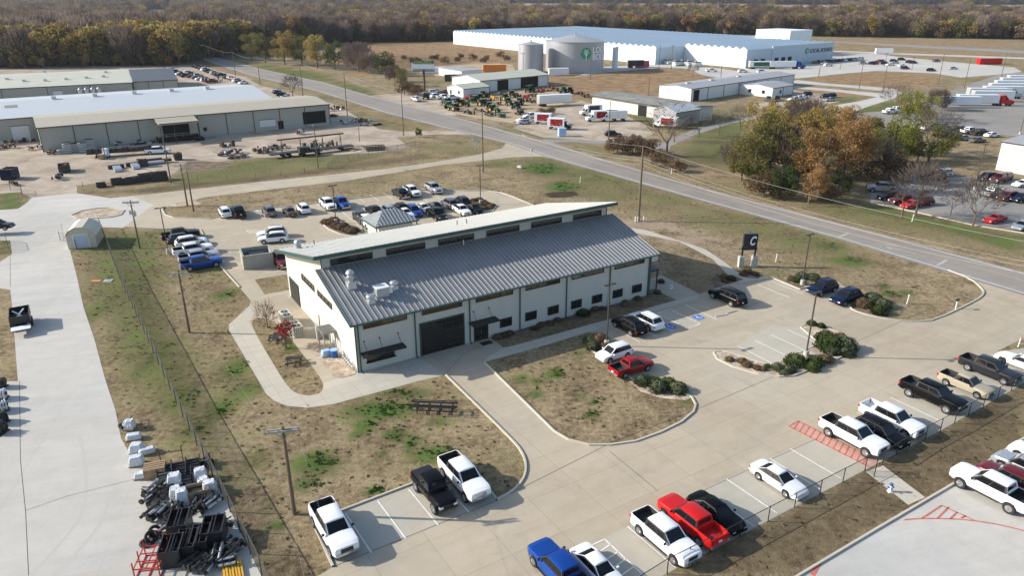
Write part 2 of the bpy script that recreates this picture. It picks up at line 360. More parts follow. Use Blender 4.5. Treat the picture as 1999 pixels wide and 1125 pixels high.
paint(DK, [(1290, 310), (1440, 345), (1420, 310), (1310, 290)], .4, 4)
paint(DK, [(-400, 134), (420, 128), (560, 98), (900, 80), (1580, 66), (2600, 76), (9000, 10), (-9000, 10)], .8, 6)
paint(DK, [(957, 660), (985, 682), (1225, 614), (1320, 586), (1270, 562)], .45, .5)
paint(DK, [(1270, 490), (1400, 520), (1420, 545), (1360, 573), (1290, 538)], .25, 1)
OPEN = [  # far clearings kept free of the wood
    [(990, 33), (1230, 32), (1500, 34), (1500, 7), (990, 6)], [(1495, 38), (1640, 38), (1645, 9), (1500, 9)], [(1735, 38), (1850, 38), (1860, 9), (1745, 9)], [(284, 60), (322, 60), (345, 18), (285, 18)], [(1890, 38), (2050, 38), (2060, 9), (1890, 9)]]
for p_ in OPEN: paint(BA, p_, 1.6, 30); s_ = sdf(W2(p_)); PA[s_ > -40, 2] = 0
idx = np.arange(NX * NY).reshape(NY, NX)
quads = np.stack([idx[:-1, :-1], idx[:-1, 1:], idx[1:, 1:], idx[1:, :-1]], -1).reshape(-1, 4)
me = bpy.data.meshes.new('ground'); me.vertices.add(len(X)); me.loops.add(quads.size); me.polygons.add(len(quads))
me.vertices.foreach_set('co', np.stack([X, Y, np.zeros_like(X)], -1).ravel()); me.loops.foreach_set('vertex_index', quads.ravel().astype(np.int32))
me.polygons.foreach_set('loop_start', (np.arange(len(quads)) * 4).astype(np.int32)); me.update()
ca = me.color_attributes.new('paint', 'FLOAT_COLOR', 'POINT'); ca.data.foreach_set('color', PA.ravel())
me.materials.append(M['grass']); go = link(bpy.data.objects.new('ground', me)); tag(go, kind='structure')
def chaikin(P, n=2, closed=True):
    for _ in range(n):
        Q = []
        L = len(P)
        for i in range(L if closed else L - 1):
            a, b_ = P[i], P[(i + 1) % L]; Q += [a * .75 + b_ * .25, a * .25 + b_ * .75]
        if not closed: Q = [P[0]] + Q + [P[-1]]
        P = Q
    return P
def PW(pts, sm=0, closed=True):
    P = [G(*p) for p in pts]
    return chaikin(P, sm, closed) if sm else P
def sheet(name, outer, z, m, holes=(), sm=0, kind='structure'):
    P = outer if isinstance(outer[0], Vector) else PW(outer, sm)
    rings = [P] + [h if isinstance(h[0], Vector) else PW(h) for h in holes]
    tr = tessellate_polygon(rings); flat = [q for r in rings for q in r]
    b = MB(); vs = [(q.x, q.y, z) for q in flat]
    fs = []
    for t in tr:
        a, b2, c = (Vector(vs[i]) for i in t)
        fs.append(t if (b2 - a).cross(c - a).z > 0 else t[::-1])
    b.add(vs, fs); return tag(b.build(name, m if not isinstance(m, str) else M[m]), kind=kind)
def strip(b, P, w_, z, m=None, h=None, closed=False, side=0):
    """flat strip (or kerb of height h) along polyline P"""
    n = len(P); L = []; Rr = []
    for i in range(n):
        a = P[(i - 1) % n] if (closed or i) else P[i]; c = P[(i + 1) % n] if (closed or i < n - 1) else P[i]
        d = (c - a); d.z = 0
        if d.length < 1e-6: d = Vector((1, 0, 0))
        d.normalize(); q = Vector((-d.y, d.x, 0))
        L.append(P[i] + q * (w_ * (.5 + side / 2))); Rr.append(P[i] - q * (w_ * (.5 - side / 2)))
    k = n if closed else n - 1; vs = []; fs = []
    if h is None:
        vs = [(q.x, q.y, z) for q in L + Rr]
        for i in range(k): fs.append((n + i, n + (i + 1) % n, (i + 1) % n, i))
    else:
        vs = [(q.x, q.y, z + h) for q in L + Rr] + [(q.x, q.y, z) for q in L + Rr]
        for i in range(k):
            j = (i + 1) % n
            fs += [(n + i, n + j, j, i), (i, j, 2 * n + j, 2 * n + i), (3 * n + i, 3 * n + j, n + j, n + i)]
    b.add(vs, fs, m)
KB = MB()
def kerb(pts, closed=False, sm=0, side=0):
    P = pts if isinstance(pts[0], Vector) else PW(pts, sm, closed)
    strip(KB, P, .18, 0, None, .15, closed, side)

# ------------------------------------------------------------------ paving
L2 = PW([(945, 708), (1040, 682), (1153, 648), (1145, 663), (1150, 682), (1237, 743), (1256, 757), (1290, 765), (1330, 768), (1350, 776), (1358, 791), (1354, 805), (1330, 825), (1290, 845), (1240, 863), (1190, 870), (1150, 870), (1110, 860), (1082, 843)])
MED = PW([(1393, 689), (1408, 686), (1440, 695), (1480, 708), (1507, 716), (1545, 697), (1600, 672), (1563, 640), (1585, 628), (1610, 640), (1640, 652), (1660, 665), (1663, 680), (1650, 695), (1600, 715), (1550, 735), (1520, 737), (1480, 732), (1430, 717), (1400, 702)])
SHI = PW([(633, 432), (650, 428), (668, 436), (690, 452), (706, 460), (690, 462), (665, 458), (642, 448), (632, 440)])
LMI = PW([(905, 397), (925, 388), (945, 391), (968, 404), (962, 412), (940, 412), (920, 405)])
LAWN = chaikin(PW([(487, 628), (505, 620), (540, 627), (600, 703), (633, 748), (628, 768), (603, 774), (575, 768), (556, 748), (515, 680)]), 2)
PATCH = PW([(497, 546), (560, 536), (566, 566), (517, 575)])
STRIP = PW([(958, 661), (987, 682), (1225, 614), (1320, 586), (1275, 564), (1262, 572)])
outer = PW([(611, 1022), (668, 998), (915, 904), (970, 977), (1000, 962), (1022, 938), (1028, 912), (1020, 885), (1000, 860), (870, 733), (820, 744), (650, 790), (600, 797), (560, 793), (535, 783),
            (520, 770), (447, 645), (447, 634), (486, 598), (490, 588), (468, 562), (430, 520), (391, 448), (326, 447), (250, 443), (183, 444), (130, 440), (100, 400), (150, 378), (175, 388), (215, 387), (300, 378), (500, 356),
            (750, 330), (850, 316), (938, 301), (980, 289), (988, 280), (1020, 262), (1060, 280), (1100, 306), (1085, 312), (1060, 305), (1000, 307), (850, 324), (675, 353), (500, 373), (400, 385), (322, 405), (317, 410), (323, 420),
            (338, 425), (411, 428), (426, 424), (500, 409), (585, 401), (760, 380), (830, 371), (913, 373), (951, 373), (976, 376), (1000, 384), (1040, 401), (1100, 432), (1040, 490), (1100, 520), (1262, 548), (1290, 537), (1366, 574),
            (1400, 563), (1440, 549), (1507, 543), (1562, 566), (1580, 560), (1632, 548), (1684, 584), (1657, 598), (1665, 607), (1700, 618), (1745, 626), (1790, 629), (1825, 626), (1905, 588), (1921, 575), (1918, 565), (1895, 545),
            (1850, 528), (1830, 521), (1870, 515), (2100, 580), (2100, 615), (1999, 661), (1947, 686), (1990, 700), (2100, 660), (2200, 655), (1999, 749), (1835, 842), (1688, 919), (1499, 1018), (1386, 1078), (1302, 1121), (1000, 1290), (450, 1230), (622, 1125), (650, 1108)])
sheet('parking_lot', outer, .012, 'concrete', [L2, MED, SHI, LMI, LAWN, PATCH, STRIP])
sheet('yard_road', PW([(183, 443), (150, 445), (135, 455), (132, 470), (150, 540), (163, 600), (185, 665), (205, 740), (225, 800), (237, 858), (262, 900), (300, 915), (400, 925), (432, 960), (512, 1130), (600, 1300), (-400, 1300), (-400, 750),
                       (35, 745), (24, 600), (20, 566), (-60, 556), (-100, 520), (0, 512), (24, 496), (20, 470), (-60, 470), (-100, 416), (0, 410), (35, 408), (54, 395), (62, 386), (150, 377), (215, 387), (260, 383), (300, 400), (240, 445)]), .016, 'concrete_light',
      [PW([(138, 421), (160, 412), (190, 407), (215, 406), (243, 411), (236, 420), (215, 425), (180, 427), (150, 426)])])
yard = [(62, 386), (40, 375), (-100, 385), (-600, 330), (-700, 132), (320, 128), (392, 126), (425, 138), (478, 150), (505, 165), (600, 190), (660, 205), (700, 230), (740, 252), (790, 257), (860, 254), (985, 262), (988, 281), (975, 270), (926, 263), (851, 262),
        (775, 269), (800, 288), (740, 297), (640, 303), (500, 308), (360, 322), (335, 342), (152, 362), (150, 378)]
sheet('gravel_yard', yard, .008, 'gravel_yard')
# highway
hl = [(385, 106), (400, 116), (440, 130), (500, 149), (625, 178), (750, 218), (876, 250), (1010, 283), (1088, 310), (1371, 390), (1499, 425), (1639, 464), (1827, 521), (2000, 573), (2400, 700)]
hu = [(378, 101), (395, 106), (440, 117), (500, 133), (625, 160), (718, 187), (801, 208), (901, 233), (1000, 261), (1072, 280), (1175, 312), (1351, 363), (1499, 403), (1740, 466), (1999, 535), (2400, 650)]
HL, HU = PW(hl), PW(hu)
def off(P, d):
    Q = []
    for i in range(len(P)):
        a = P[max(i - 1, 0)]; c = P[min(i + 1, len(P) - 1)]; t = (c - a).normalized(); Q.append(P[i] + Vector((-t.y, t.x, 0)) * d)
    return Q
sheet('highway', off(HL, -1.0) + off(HU, .9)[::-1], .024, 'asphalt')
CL = [(HL[i] + HU[i]) / 2 for i in range(len(HL))]
CL = [HL[0].lerp(HU[0], .5)] + [HL[i].lerp(min(HU, key=lambda q: (q - HL[i]).length), .62) for i in range(1, len(HL))]
hm = MB(); strip(hm, off(HL, -1.0), 2.4, .03, M['kerb'] if False else M['asphalt_lot'], side=1)
tag(hm.build('highway_shoulder'), kind='structure')
ln = MB(); wl = M['white_paint_line']
strip(ln, HL, .16, .034, wl); strip(ln, HU, .16, .034, wl)
mat('yellow_line', (.34, .29, .20), .85, var=.2, scale=2)
for dd in (-.18, .18): strip(ln, off(CL, dd), .14, .034, M['yellow_line'])
# lane marks and turn arrow near the right edge
def seg(b, p, q, wd=.12, z=.034, m=None): strip(b, [p if isinstance(p, Vector) else G(*p), q if isinstance(q, Vector) else G(*q)], wd, z, m or wl)
seg(ln, (1637, 463), (1656, 456), .45, m=M['worn_paint']); seg(ln, (1829, 519), (1848, 508), .45, m=M['worn_paint'])
wp = M['worn_paint']; seg(ln, (1722, 480), (1788, 496), .22, m=wp); seg(ln, (1722, 479), (1740, 487), .3, m=wp); seg(ln, (1722, 479), (1752, 480), .3, m=wp)
tag(ln.build('highway_lines'), kind='structure')
# far side roads, drives and lots
z0 = .02
sheet('side_drive', [(1100, 306), (1072, 280), (1110, 277), (1180, 281), (1230, 283), (1275, 286), (1300, 300), (1310, 285), (1360, 262), (1430, 240), (1480, 232), (1580, 222), (1600, 212), (1520, 220), (1440, 231), (1360, 250), (1290, 280), (1260, 272), (1180, 276), (1120, 272), (1060, 272)], .014, 'asphalt_lot')
sheet('beer_yard', [(1000, 250), (1040, 232), (1085, 212), (1135, 196), (1200, 215), (1262, 245), (1275, 262), (1250, 272), (1190, 276), (1120, 272), (1060, 268)], .012, 'gravel_yard')
sheet('tractor_yard', [(718, 187), (760, 184), (830, 180), (880, 176), (915, 186), (885, 200), (890, 225), (860, 224), (801, 209)], .012, 'gravel_yard')
sheet('tractor_lot', [(885, 190), (1020, 175), (1100, 180), (1100, 205), (1050, 215), (1000, 240), (940, 232), (890, 222)], .010, 'tan_dirt')
sheet('farm_drive', [(830, 133), (880, 128), (940, 122), (1000, 125), (1010, 148), (960, 152), (900, 150), (850, 148)], .010, 'tan_dirt')
sheet('plant_drive', [(1120, 150), (1180, 141), (1240, 136), (1300, 131), (1345, 134), (1370, 146), (1400, 152), (1440, 154), (1499, 151), (1540, 150), (1557, 153), (1649, 143), (1712, 138), (1825, 143), (1875, 151), (1940, 146), (1995, 140), (1980, 131), (1850, 120), (1750, 110), (1707, 104), (1617, 104), (1560, 118), (1460, 130), (1440, 138), (1380, 131), (1300, 124), (1180, 130)], .014, 'concrete_light')
sheet('access_road', [(1530, 160), (1557, 156), (1620, 163), (1700, 169), (1747, 173), (1762, 181), (1745, 192), (1700, 206), (1660, 221), (1600, 226), (1570, 216), (1620, 207), (1680, 197), (1712, 189), (1640, 180), (1547, 172), (1545, 167), (1640, 175), (1720, 182), (1730, 178), (1640, 169), (1560, 163)], .018, 'concrete_light')
sheet('small_lot', [(1460, 205), (1545, 192), (1548, 176), (1600, 184), (1640, 198), (1600, 206), (1560, 214), (1500, 215)], .012, 'gravel_yard')
sheet('truck_lot', [(1600, 226), (1660, 221), (1745, 216), (1800, 200), (1870, 172), (1900, 162), (1960, 142), (2400, 140), (2600, 300), (1999, 268), (1850, 250), (1760, 245), (1700, 236)], .013, 'asphalt_lot')
sheet('far_road', [(1617, 100), (1750, 106), (1999, 115), (2400, 125), (2400, 121), (1999, 112), (1750, 103), (1617, 98)], .013, 'concrete_light')
sheet('far_road', [(1617, 82), (1750, 90), (1999, 104), (2400, 112), (2400, 106), (1999, 98), (1750, 86), (1617, 80)], .013, 'asphalt_lot')
sheet('corner_lot', [(1700, 372), (1740, 350), (1790, 338), (1880, 345), (1960, 348), (2300, 380), (2300, 490), (1999, 452), (1900, 437), (1790, 413), (1700, 395)], .012, 'asphalt_lot')
kb2 = MB(); strip(kb2, PW([(1700, 396), (1790, 415), (1900, 440), (1999, 456), (2300, 500)]), .3, 0, None, .15)
tag(kb2.build('corner_lot_kerb', M['kerb']), kind='structure')
# walks
sheet('path', [(1232, 445), (1263, 450), (1320, 468), (1376, 486), (1413, 511), (1446, 536), (1500, 541), (1507, 545), (1440, 555), (1425, 541), (1391, 506), (1326, 472), (1240, 455)], .016, 'walk')
sheet('path', [(957, 694), (985, 679), (1000, 676), (1225, 614), (1320, 586), (1366, 574), (1360, 584), (1153, 647), (1040, 681), (945, 707)], .018, 'walk')
sheet('path', [(1690, 922), (1724, 910), (1806, 972), (1773, 987)], .02, 'walk')
sheet('path', [(870, 732), (820, 744), (650, 790), (600, 797), (560, 793), (535, 783), (520, 770), (447, 645), (447, 634), (486, 598), (497, 612), (487, 628), (515, 680), (556, 748), (575, 768), (603, 774), (628, 768), (633, 748), (665, 738), (697, 727), (820, 700)], .016, 'walk')
# south-east lot and its kerb
sheet('parking_lot', [(1560, 1125), (1700, 1041), (1865, 944), (1990, 862), (2400, 640), (2600, 1300), (1200, 1300), (1500, 1160)], .012, 'concrete_light')
# stall pads, paler than the drive
sheet('stall_row', [(611, 1022), (668, 998), (915, 904), (969, 977), (651, 1108)], .016, 'pad')
sheet('stall_row', [(1040, 1125), (1225, 1029), (1411, 938), (1535, 880), (1640, 838), (1765, 775), (1947, 687), (2200, 655), (1999, 749), (1835, 842), (1688, 919), (1499, 1018), (1386, 1078), (1302, 1121), (1100, 1240), (900, 1200)], .016, 'pad')
sheet('stall_row', [(1440, 674), (1507, 636), (1563, 640), (1600, 672), (1545, 697), (1507, 715)], .015, 'pad')
# beds
sheet('rock_bed', [(600, 671), (632, 664), (697, 727), (690, 733), (665, 739), (650, 735)], .05, 'river_rock')
sheet('mulch_bed', [(958, 661), (972, 664), (1060, 640), (1180, 605), (1262, 583), (1300, 580), (1270, 566), (1262, 572)], .03, 'mulch')
sheet('rock_bed', MED, .10, 'river_rock')
sheet('rock_bed', [(1256, 757), (1290, 765), (1330, 768), (1350, 776), (1340, 783), (1290, 778), (1250, 765), (1228, 745), (1240, 742)], .03, 'river_rock')
sheet('rock_bed', [(1150, 652), (1165, 650), (1185, 665), (1190, 680), (1170, 693), (1150, 682), (1143, 664)], .03, 'mulch')
sheet('rock_bed', SHI, .08, 'mulch'); sheet('rock_bed', LMI, .08, 'mulch')
sheet('rock_bed', [(1385, 548), (1400, 536), (1430, 537), (1452, 546), (1420, 556), (1395, 562)], .02, 'mulch')
sheet('rock_bed', [(1445, 530), (1470, 528), (1490, 534), (1480, 545), (1450, 541)], .02, 'mulch')
sheet('rock_bed', [(1535, 548), (1560, 545), (1600, 552), (1590, 560), (1563, 566), (1540, 556)], .02, 'mulch')
sheet('rock_bed', [(1657, 598), (1684, 584), (1735, 600), (1740, 620), (1700, 618), (1665, 607)], .02, 'mulch')
sheet('rock_bed', [(139, 421), (160, 412), (190, 407), (215, 406), (242, 411), (235, 420), (215, 425), (180, 427), (150, 426)], .03, 'river_rock')
sheet('rock_bed', [(322, 405), (340, 396), (380, 392), (395, 398), (350, 403)], .02, 'river_rock')
sheet('dirt_patch', [(1062, 378), (1080, 375), (1120, 374), (1130, 379), (1110, 385), (1075, 386)], .012, gravel_mat('wet_soil', (.03, .024, .016), (.07, .055, .035), (.13, .10, .07)))
sheet('scrap_ground', [(365, 316), (395, 314), (450, 318), (440, 330), (380, 332), (350, 330)], .012, 'mulch')
# kerbs
kerb([(611, 1022), (668, 998), (817, 941)]); kerb([(611, 1022), (650, 1108)]); kerb([(915, 904), (970, 977)])
kerb([(970, 977), (1000, 962), (1022, 938), (1028, 912), (1020, 885), (1000, 860), (870, 733)], sm=2)
kerb(L2[2:] + [L2[0]] if False else L2[3:] + [L2[0]])
kerb(MED, True); kerb(SHI, True); kerb(LMI, True)
kerb([(1507, 543), (1562, 566), (1580, 560)]); kerb([(1440, 553), (1507, 544)])
kerb([(1657, 598), (1665, 607), (1700, 618), (1745, 626), (1790, 629), (1825, 626), (1905, 588), (1921, 575), (1918, 565), (1895, 545), (1850, 528)], sm=1)
kerb([(1500, 1162), (1560, 1125), (1700, 1041), (1865, 944), (1990, 862), (2100, 805)])
kerb([(468, 562), (430, 520), (391, 448), (326, 447)]); kerb([(322, 405), (317, 410), (323, 420), (338, 425), (411, 428), (426, 424), (500, 409), (585, 401), (760, 380), (830, 371), (913, 373), (951, 373), (976, 376), (1000, 384), (1040, 401), (1090, 425)])
kerb([(138, 421), (160, 412), (190, 407), (215, 406), (243, 411), (236, 420), (215, 425), (180, 427), (150, 426)], True)
tag(KB.build('kerb', M['kerb']), kind='structure')
# painted stalls
pl = MB()
U = Vector((math.cos(R(32.2)), math.sin(R(32.2)), 0)); Nn = Vector((-U.y, U.x, 0))        # along the rows; away from the camera
def stalls(u, v, ks, pitch, length, sgn=-1, wd=.11, ang=None):
    p0 = G(u, v); a = U if ang is None else Vector((math.cos(R(ang)), math.sin(R(ang)), 0)); nn = Vector((-a.y, a.x, 0)) * sgn
    for k in ks: seg(pl, p0 + a * (pitch * k), p0 + a * (pitch * k) + nn * length, wd)
stalls(674, 1003, [0, 1, 2, 3], 2.80, 5.35, ang=33)
stalls(1225, 1029, [-4, -3, 0, 1, 2, 3, 4, 5, 6, 7], 2.79, 5.3, ang=32.6)
p = G(1615, 838)
stalls(1672, 806, [0, 1, 2, 3, 4, 5, 6, 7], 2.79, 5.4, ang=31.5)
stalls(1480, 557, [0, 1, 2], 2.75, 5.6, ang=31); 
stalls(1440, 676, [0, 1, 2, 3], 2.9, 5.4, ang=31)
stalls(1193, 637, [0, 1, 2], 2.75, 5.4, ang=32)
stalls(500, 410, range(0, 13), 2.85, 5.2, ang=29)
for u, v in ((695, 437), (900, 405)): pass
stalls(700, 440, range(0, 9), 2.85, 10.4, 1, ang=29)
for k in range(5): seg(pl, G(1280 + 14 * k, 615 + 0 * k), G(1280 + 14 * k + 42, 633), .1) if False else None
# hatched access aisle by the accessible bays
a0 = G(1282, 612); A1 = U * 2.4; B1 = -Nn * 5.6
for p, q in ((a0, a0 + A1), (a0, a0 + B1), (a0 + A1, a0 + A1 + B1), (a0 + B1, a0 + A1 + B1)): seg(pl, p, q, .12)
for k in range(9): f = k / 9; seg(pl, a0 + B1 * f + A1 * 0, a0 + B1 * min(1, f + .18) + A1, .1)
seg(pl, a0 + A1 + U * 2.7, a0 + A1 + U * 2.7 + B1, .11)
a0 = G(1153, 1067); A1 = U * 1.35; B1 = -Nn * 5.4
for p, q in ((a0, a0 + A1), (a0, a0 + B1), (a0 + A1, a0 + A1 + B1)): seg(pl, p, q, .12)
for k in range(1, 6): seg(pl, a0 + B1 * (k / 6), a0 + B1 * (k / 6 - .04) + A1, .12)
for k in range(5): seg(pl, G(480 + k * 6, 449), G(480 + k * 6 + 10, 457), .1)
tag(pl.build('parking_lines'), kind='structure')
# accessible bay symbols: blue squares, white wheelchair figure
bs = MB()
for (u, v) in ((1307, 638), (1363, 620)):
    c = G(u, v); q = [c + U * a + Nn * b_ for a, b_ in ((-.65, -.65), (.65, -.65), (.65, .65), (-.65, .65))]
    bs.add([(k.x, k.y, .03) for k in q], [(0, 1, 2, 3)], M['blue_line'])
    ring = [c + U * (.28 * math.cos(t)) + Nn * (.28 * math.sin(t) - .12) for t in [R(x) for x in range(100, 400, 25)]]
    strip(bs, ring, .08, .036, wl); seg(bs, c + Nn * .42, c - Nn * .05, .1, .036); seg(bs, c - Nn * .05, c + U * .25 - Nn * .08, .08, .036); seg(bs, c + U * .25 - Nn * .08, c + U * .32 - Nn * .4, .08, .036)
    seg(bs, c + Nn * .5, c + Nn * .6, .12, .036)
tag(bs.build('accessible_bay_symbols'), kind='structure')
# red fire lane
rl = MB(); c0 = G(1540, 833); LA = (G(1697, 913) - c0); LL = LA.length; LA.normalize(); LW = (G(1580, 826) - G(1538, 838)); LW = Vector((-LA.y, LA.x, 0)) * 1.55
sheet('fire_lane_pad', [c0, c0 + LW, c0 + LW + LA * LL, c0 + LA * LL][::-1], .022, 'red_pad')
rm = M['red_line']
seg(rl, c0, c0 + LA * LL, .14, .03, rm); seg(rl, c0 + LW, c0 + LW + LA * LL, .14, .03, rm); seg(rl, c0, c0 + LW, .14, .03, rm)
for k in range(1, 14): seg(rl, c0 + LA * (LL * k / 14), c0 + LW + LA * (LL * k / 14 - .5), .13, .03, rm)
arc = PW([(1765, 1016), (1790, 1014), (1820, 1013), (1880, 1015), (1940, 1023), (1999, 1037), (2100, 1065)]); strip(rl, chaikin(arc, 2, False), .13, .03, rm)
for a, b_ in (((1838, 988), (1900, 1016)), ((1830, 1013), (1852, 991)), ((1855, 1014), (1868, 1001)), ((1876, 1013), (1885, 1008)), ((1800, 1013), (1838, 988))): seg(rl, a, b_, .13, .03, rm)
seg(rl, (1600, 1100), (1585, 1125), .3, .03, rm)
tag(rl.build('fire_lane_lines'), kind='structure')
# hand-laid construction joints and the crack in the yard road
jt = MB(); sm_ = M['seam']
for P in ([(38, 745), (40, 900), (50, 1000), (56, 1125)], [(50, 998), (130, 970), (265, 936)], [(650, 1108), (970, 978), (1200, 862), (1360, 800), (1700, 655), (1820, 600)], [(1190, 882), (1285, 960)], [(119, 436), (125, 470)], [(0, 520), (140, 500)], [(20, 488), (20, 560)],
          [(868, 733), (905, 690), (960, 668)], [(1240, 1020), (1500, 900), (1660, 828)]):
    strip(jt, PW(P), .05, .021, sm_)
tag(jt.build('joint_lines'), kind='structure')
mat('tyre_mark', (.43, .41, .38), .9)
for P in ([(190, 1125), (250, 1060), (290, 1010), (300, 960), (296, 900), (285, 850)], [(230, 1130), (300, 1060), (335, 1010), (345, 960)]):
    b = MB(); strip(b, chaikin(PW([(u - 130, v) for u, v in P], 0, False), 2, False), .28, .019, M['tyre_mark']); tag(b.build('tyre_marks'), kind='structure')

# ------------------------------------------------------------------ main building (local axes: x along the front, y to the back)
ANG = R(31.8); BO = G(700, 728)
rib_mat('cream_siding', (.50, .505, .475), .305, 0, .5, .55); rib_mat('cream_siding_end', (.56, .555, .51), .305, 1, .5, .55)  # one siding; the end copy is lighter, its sunlight put into the colour
mat('green_trim', (.035, .085, .075), .4, var=.1, scale=1)
mat('roof_grey', (.235, .235, .235), .5, .1, var=.12, scale=.35); mat('roof_rib', (.38, .38, .385), .35, .2, var=.05)  # ribs get a lighter copy of the sheet, their highlight put into the colour
mat('roof_light', (.36, .37, .365), .45, .15, var=.12, scale=.3); mat('roof_light_rib', (.43, .44, .435), .4, .25)
mat('glass_dark', (.012, .012, .013), .08, spec=.7); mat('glass_bronze', (.05, .035, .02), .1, spec=.8); mat('frame_bronze', (.03, .025, .02), .4)
mat('black_metal', (.018, .018, .02), .45); mat('galv', (.48, .50, .52), .4, .6, var=.15, scale=3); mat('white_metal', (.72, .74, .76), .4, var=.06, scale=2)
mat('beige_unit', (.55, .53, .45), .5, var=.08, scale=4); mat('dark_grille', (.05, .05, .05), .6); mat('blue_plastic', (.02, .10, .35), .35); mat('light_blue', (.30, .48, .70), .5)
mat('conc_base', (.44, .42, .38), .9, var=.12, scale=2); mat('grey_wall', (.32, .31, .27), .8, var=.12, scale=1); mat('door_grey', (.014, .014, .015), .5)
mat('rust', (.10, .05, .032), .85, var=.5, scale=2); mat('wood', (.30, .21, .12), .85, var=.25, scale=3); mat('wood_pole', (.13, .095, .065), .9, var=.2, scale=3)
mat('steel_dark', (.04, .038, .038), .5, .4, var=.3, scale=3); mat('red_paint', (.42, .035, .02), .4, var=.1, scale=3); mat('yellow_paint', (.62, .34, .03), .5)
mat('wrap_white', (.55, .57, .60), .3, var=.25, scale=6, bump=.5, bscale=8)
bt = thing('metal_building', 'long cream metal building with dark green trim, grey ribbed roof and clerestory windows', 'building', BO, ANG)
FE, DP, LN = 6.05, 26.2, 42.0
def zl(b): return 6.1 + (b + .6) * .285        # lower roof plane
def zu(b): return 11.15 - (b - 8.55) * .245    # upper roof plane
b = MB()
ew = [(0, 0), (DP, 0), (DP, zu(DP) - .12), (9.92, zu(9.92) - .12), (9.92, zl(9.92) - .1), (0, zl(0) - .12)]
vs = [(a, y, z) for a in (0, LN) for y, z in ew]
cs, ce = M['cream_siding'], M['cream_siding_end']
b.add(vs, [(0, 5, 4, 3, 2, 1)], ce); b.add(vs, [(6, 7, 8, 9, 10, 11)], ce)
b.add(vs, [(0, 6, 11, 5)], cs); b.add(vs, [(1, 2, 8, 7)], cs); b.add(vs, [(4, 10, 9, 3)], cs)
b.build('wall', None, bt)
def roof(name, y0, y1, zf, a0, a1, m, mr, th=.14, pitch=.607):
    r = MB(); vs = [(a, y, zf(y) + dz) for dz in (0, -th) for a in (a0, a1) for y in (y0, y1)]
    r.add(vs, [(0, 2, 3, 1), (4, 5, 7, 6), (0, 4, 6, 2), (1, 3, 7, 5), (0, 1, 5, 4), (2, 6, 7, 3)], m)
    k = int((a1 - a0) / pitch); L = (a1 - a0 - .1) / k
    for i in range(k + 1):
        x = a0 + .05 + i * L
        r.bar((x, y0 + .01, zf(y0) + .045), (x, y1 - .01, zf(y1) + .045), .055, .08, mr)
    return r.build(name, None, bt)
roof('lower_roof', -.6, 9.9, zl, -.65, LN + 1.0, M['roof_grey'], M['roof_rib'])
roof('upper_roof', 8.6, 26.6, zu, -1.15, LN + .75, M['roof_light'], M['roof_light_rib'])
t = MB(); gt = M['green_trim']
t.bar((-.62, -.72, 6.02), (LN + .95, -.72, 6.02), .2, .17); t.bar((-.7, -.8, zl(-.7) - .06), (-.7, 9.9, zl(9.9) - .06), .09, .24); t.bar((LN + 1.04, -.8, zl(-.7) - .06), (LN + 1.04, 9.9, zl(9.9) - .06), .09, .24)
t.bar((-1.2, 8.48, zu(8.5) - .2), (LN + .8, 8.48, zu(8.5) - .2), .12, .42); t.bar((-1.2, 8.45, zu(8.5) - .2), (-1.2, 26.7, zu(26.7) - .16), .1, .42)
t.bar((LN + .8, 8.45, zu(8.5) - .16), (LN + .8, 26.7, zu(26.7) - .16), .1, .34); t.bar((-1.2, 26.68, zu(26.7) - .12), (LN + .8, 26.68, zu(26.7) - .12), .1, .26)
t.box((-.02, -.02, 0), (.14, .14, 6.0)); t.box((LN + .02, -.02, 0), (.16, .16, 6.0)); t.box((-.01, 9.9, zl(9.9)), (.1, .1, 1.5)); t.box((LN + .01, 9.9, zl(9.9)), (.1, .1, 1.5))
t.build('trim', gt, bt)
for a in (.32, 7, 14, 21, 28, 35, 41.75):
    d = MB(); d.box((a, -.08, .15), (.13, .12, 5.9)); d.bar((a, -.08, 5.9), (a, -.68, 6.0), .12, .12); d.bar((a, -.08, .2), (a, -.45, .06), .13, .1); d.build('downspout', gt, bt)
def window(a0, a1, z0, z1, y=0, n=3, face='front', name='window', gm='glass_bronze'):
    """glass in a frame, set on the wall; face: front (-y) or end (-x)"""
    def P(a, dep, z): return (a, y - dep, z) if face == 'front' else (y - dep, a, z)
    g = MB(); q = [P(a0, .02, z0), P(a1, .02, z0), P(a1, .02, z1), P(a0, .02, z1)]
    q = q if face == 'front' else q[::-1]
    g.add(q, [(0, 1, 2, 3)]); gl = g.build(name, M[gm], bt)
    f = MB()
    for p, q2 in ((P(a0, .05, z0), P(a1, .05, z0)), (P(a0, .05, z1), P(a1, .05, z1)), (P(a0, .05, z0 - .04), P(a0, .05, z1 + .04)), (P(a1, .05, z0 - .04), P(a1, .05, z1 + .04))): f.bar(p, q2, .08, .08)
    for k in range(1, n): aa = a0 + (a1 - a0) * k / n; f.bar(P(aa, .045, z0), P(aa, .045, z1), .05, .05)
    f.build('frame', M['frame_bronze'], gl)
for k in range(6):
    window(1.0 + 6.95 * k, 6.05 + 6.95 * k, 5.07, 5.86, 0, 3)
    window(1.12 + 7 * k, 6.28 + 6.95 * k, 9.22, 9.97, 9.92, 3, gm='glass_dark')
for a in (18.2, 21.84, 25.2, 28.84, 32.2, 35.68, 39.02): window(a, a + 1.6, .97, 2.05, 0, 2, gm='glass_dark')
window(7.35, 12.4, 4.88, 5.55, 0, 4, 'end'); window(13.8, 18.8, 4.85, 5.6, 0, 4, 'end')
window(1.1, 4.3, 1.05, 1.75, 0, 3, name='serving_window', gm='glass_dark')
s = MB(); s.box((2.7, -.16, .93), (3.5, .3, .07)); s.build('counter', M['black_metal'], bt)
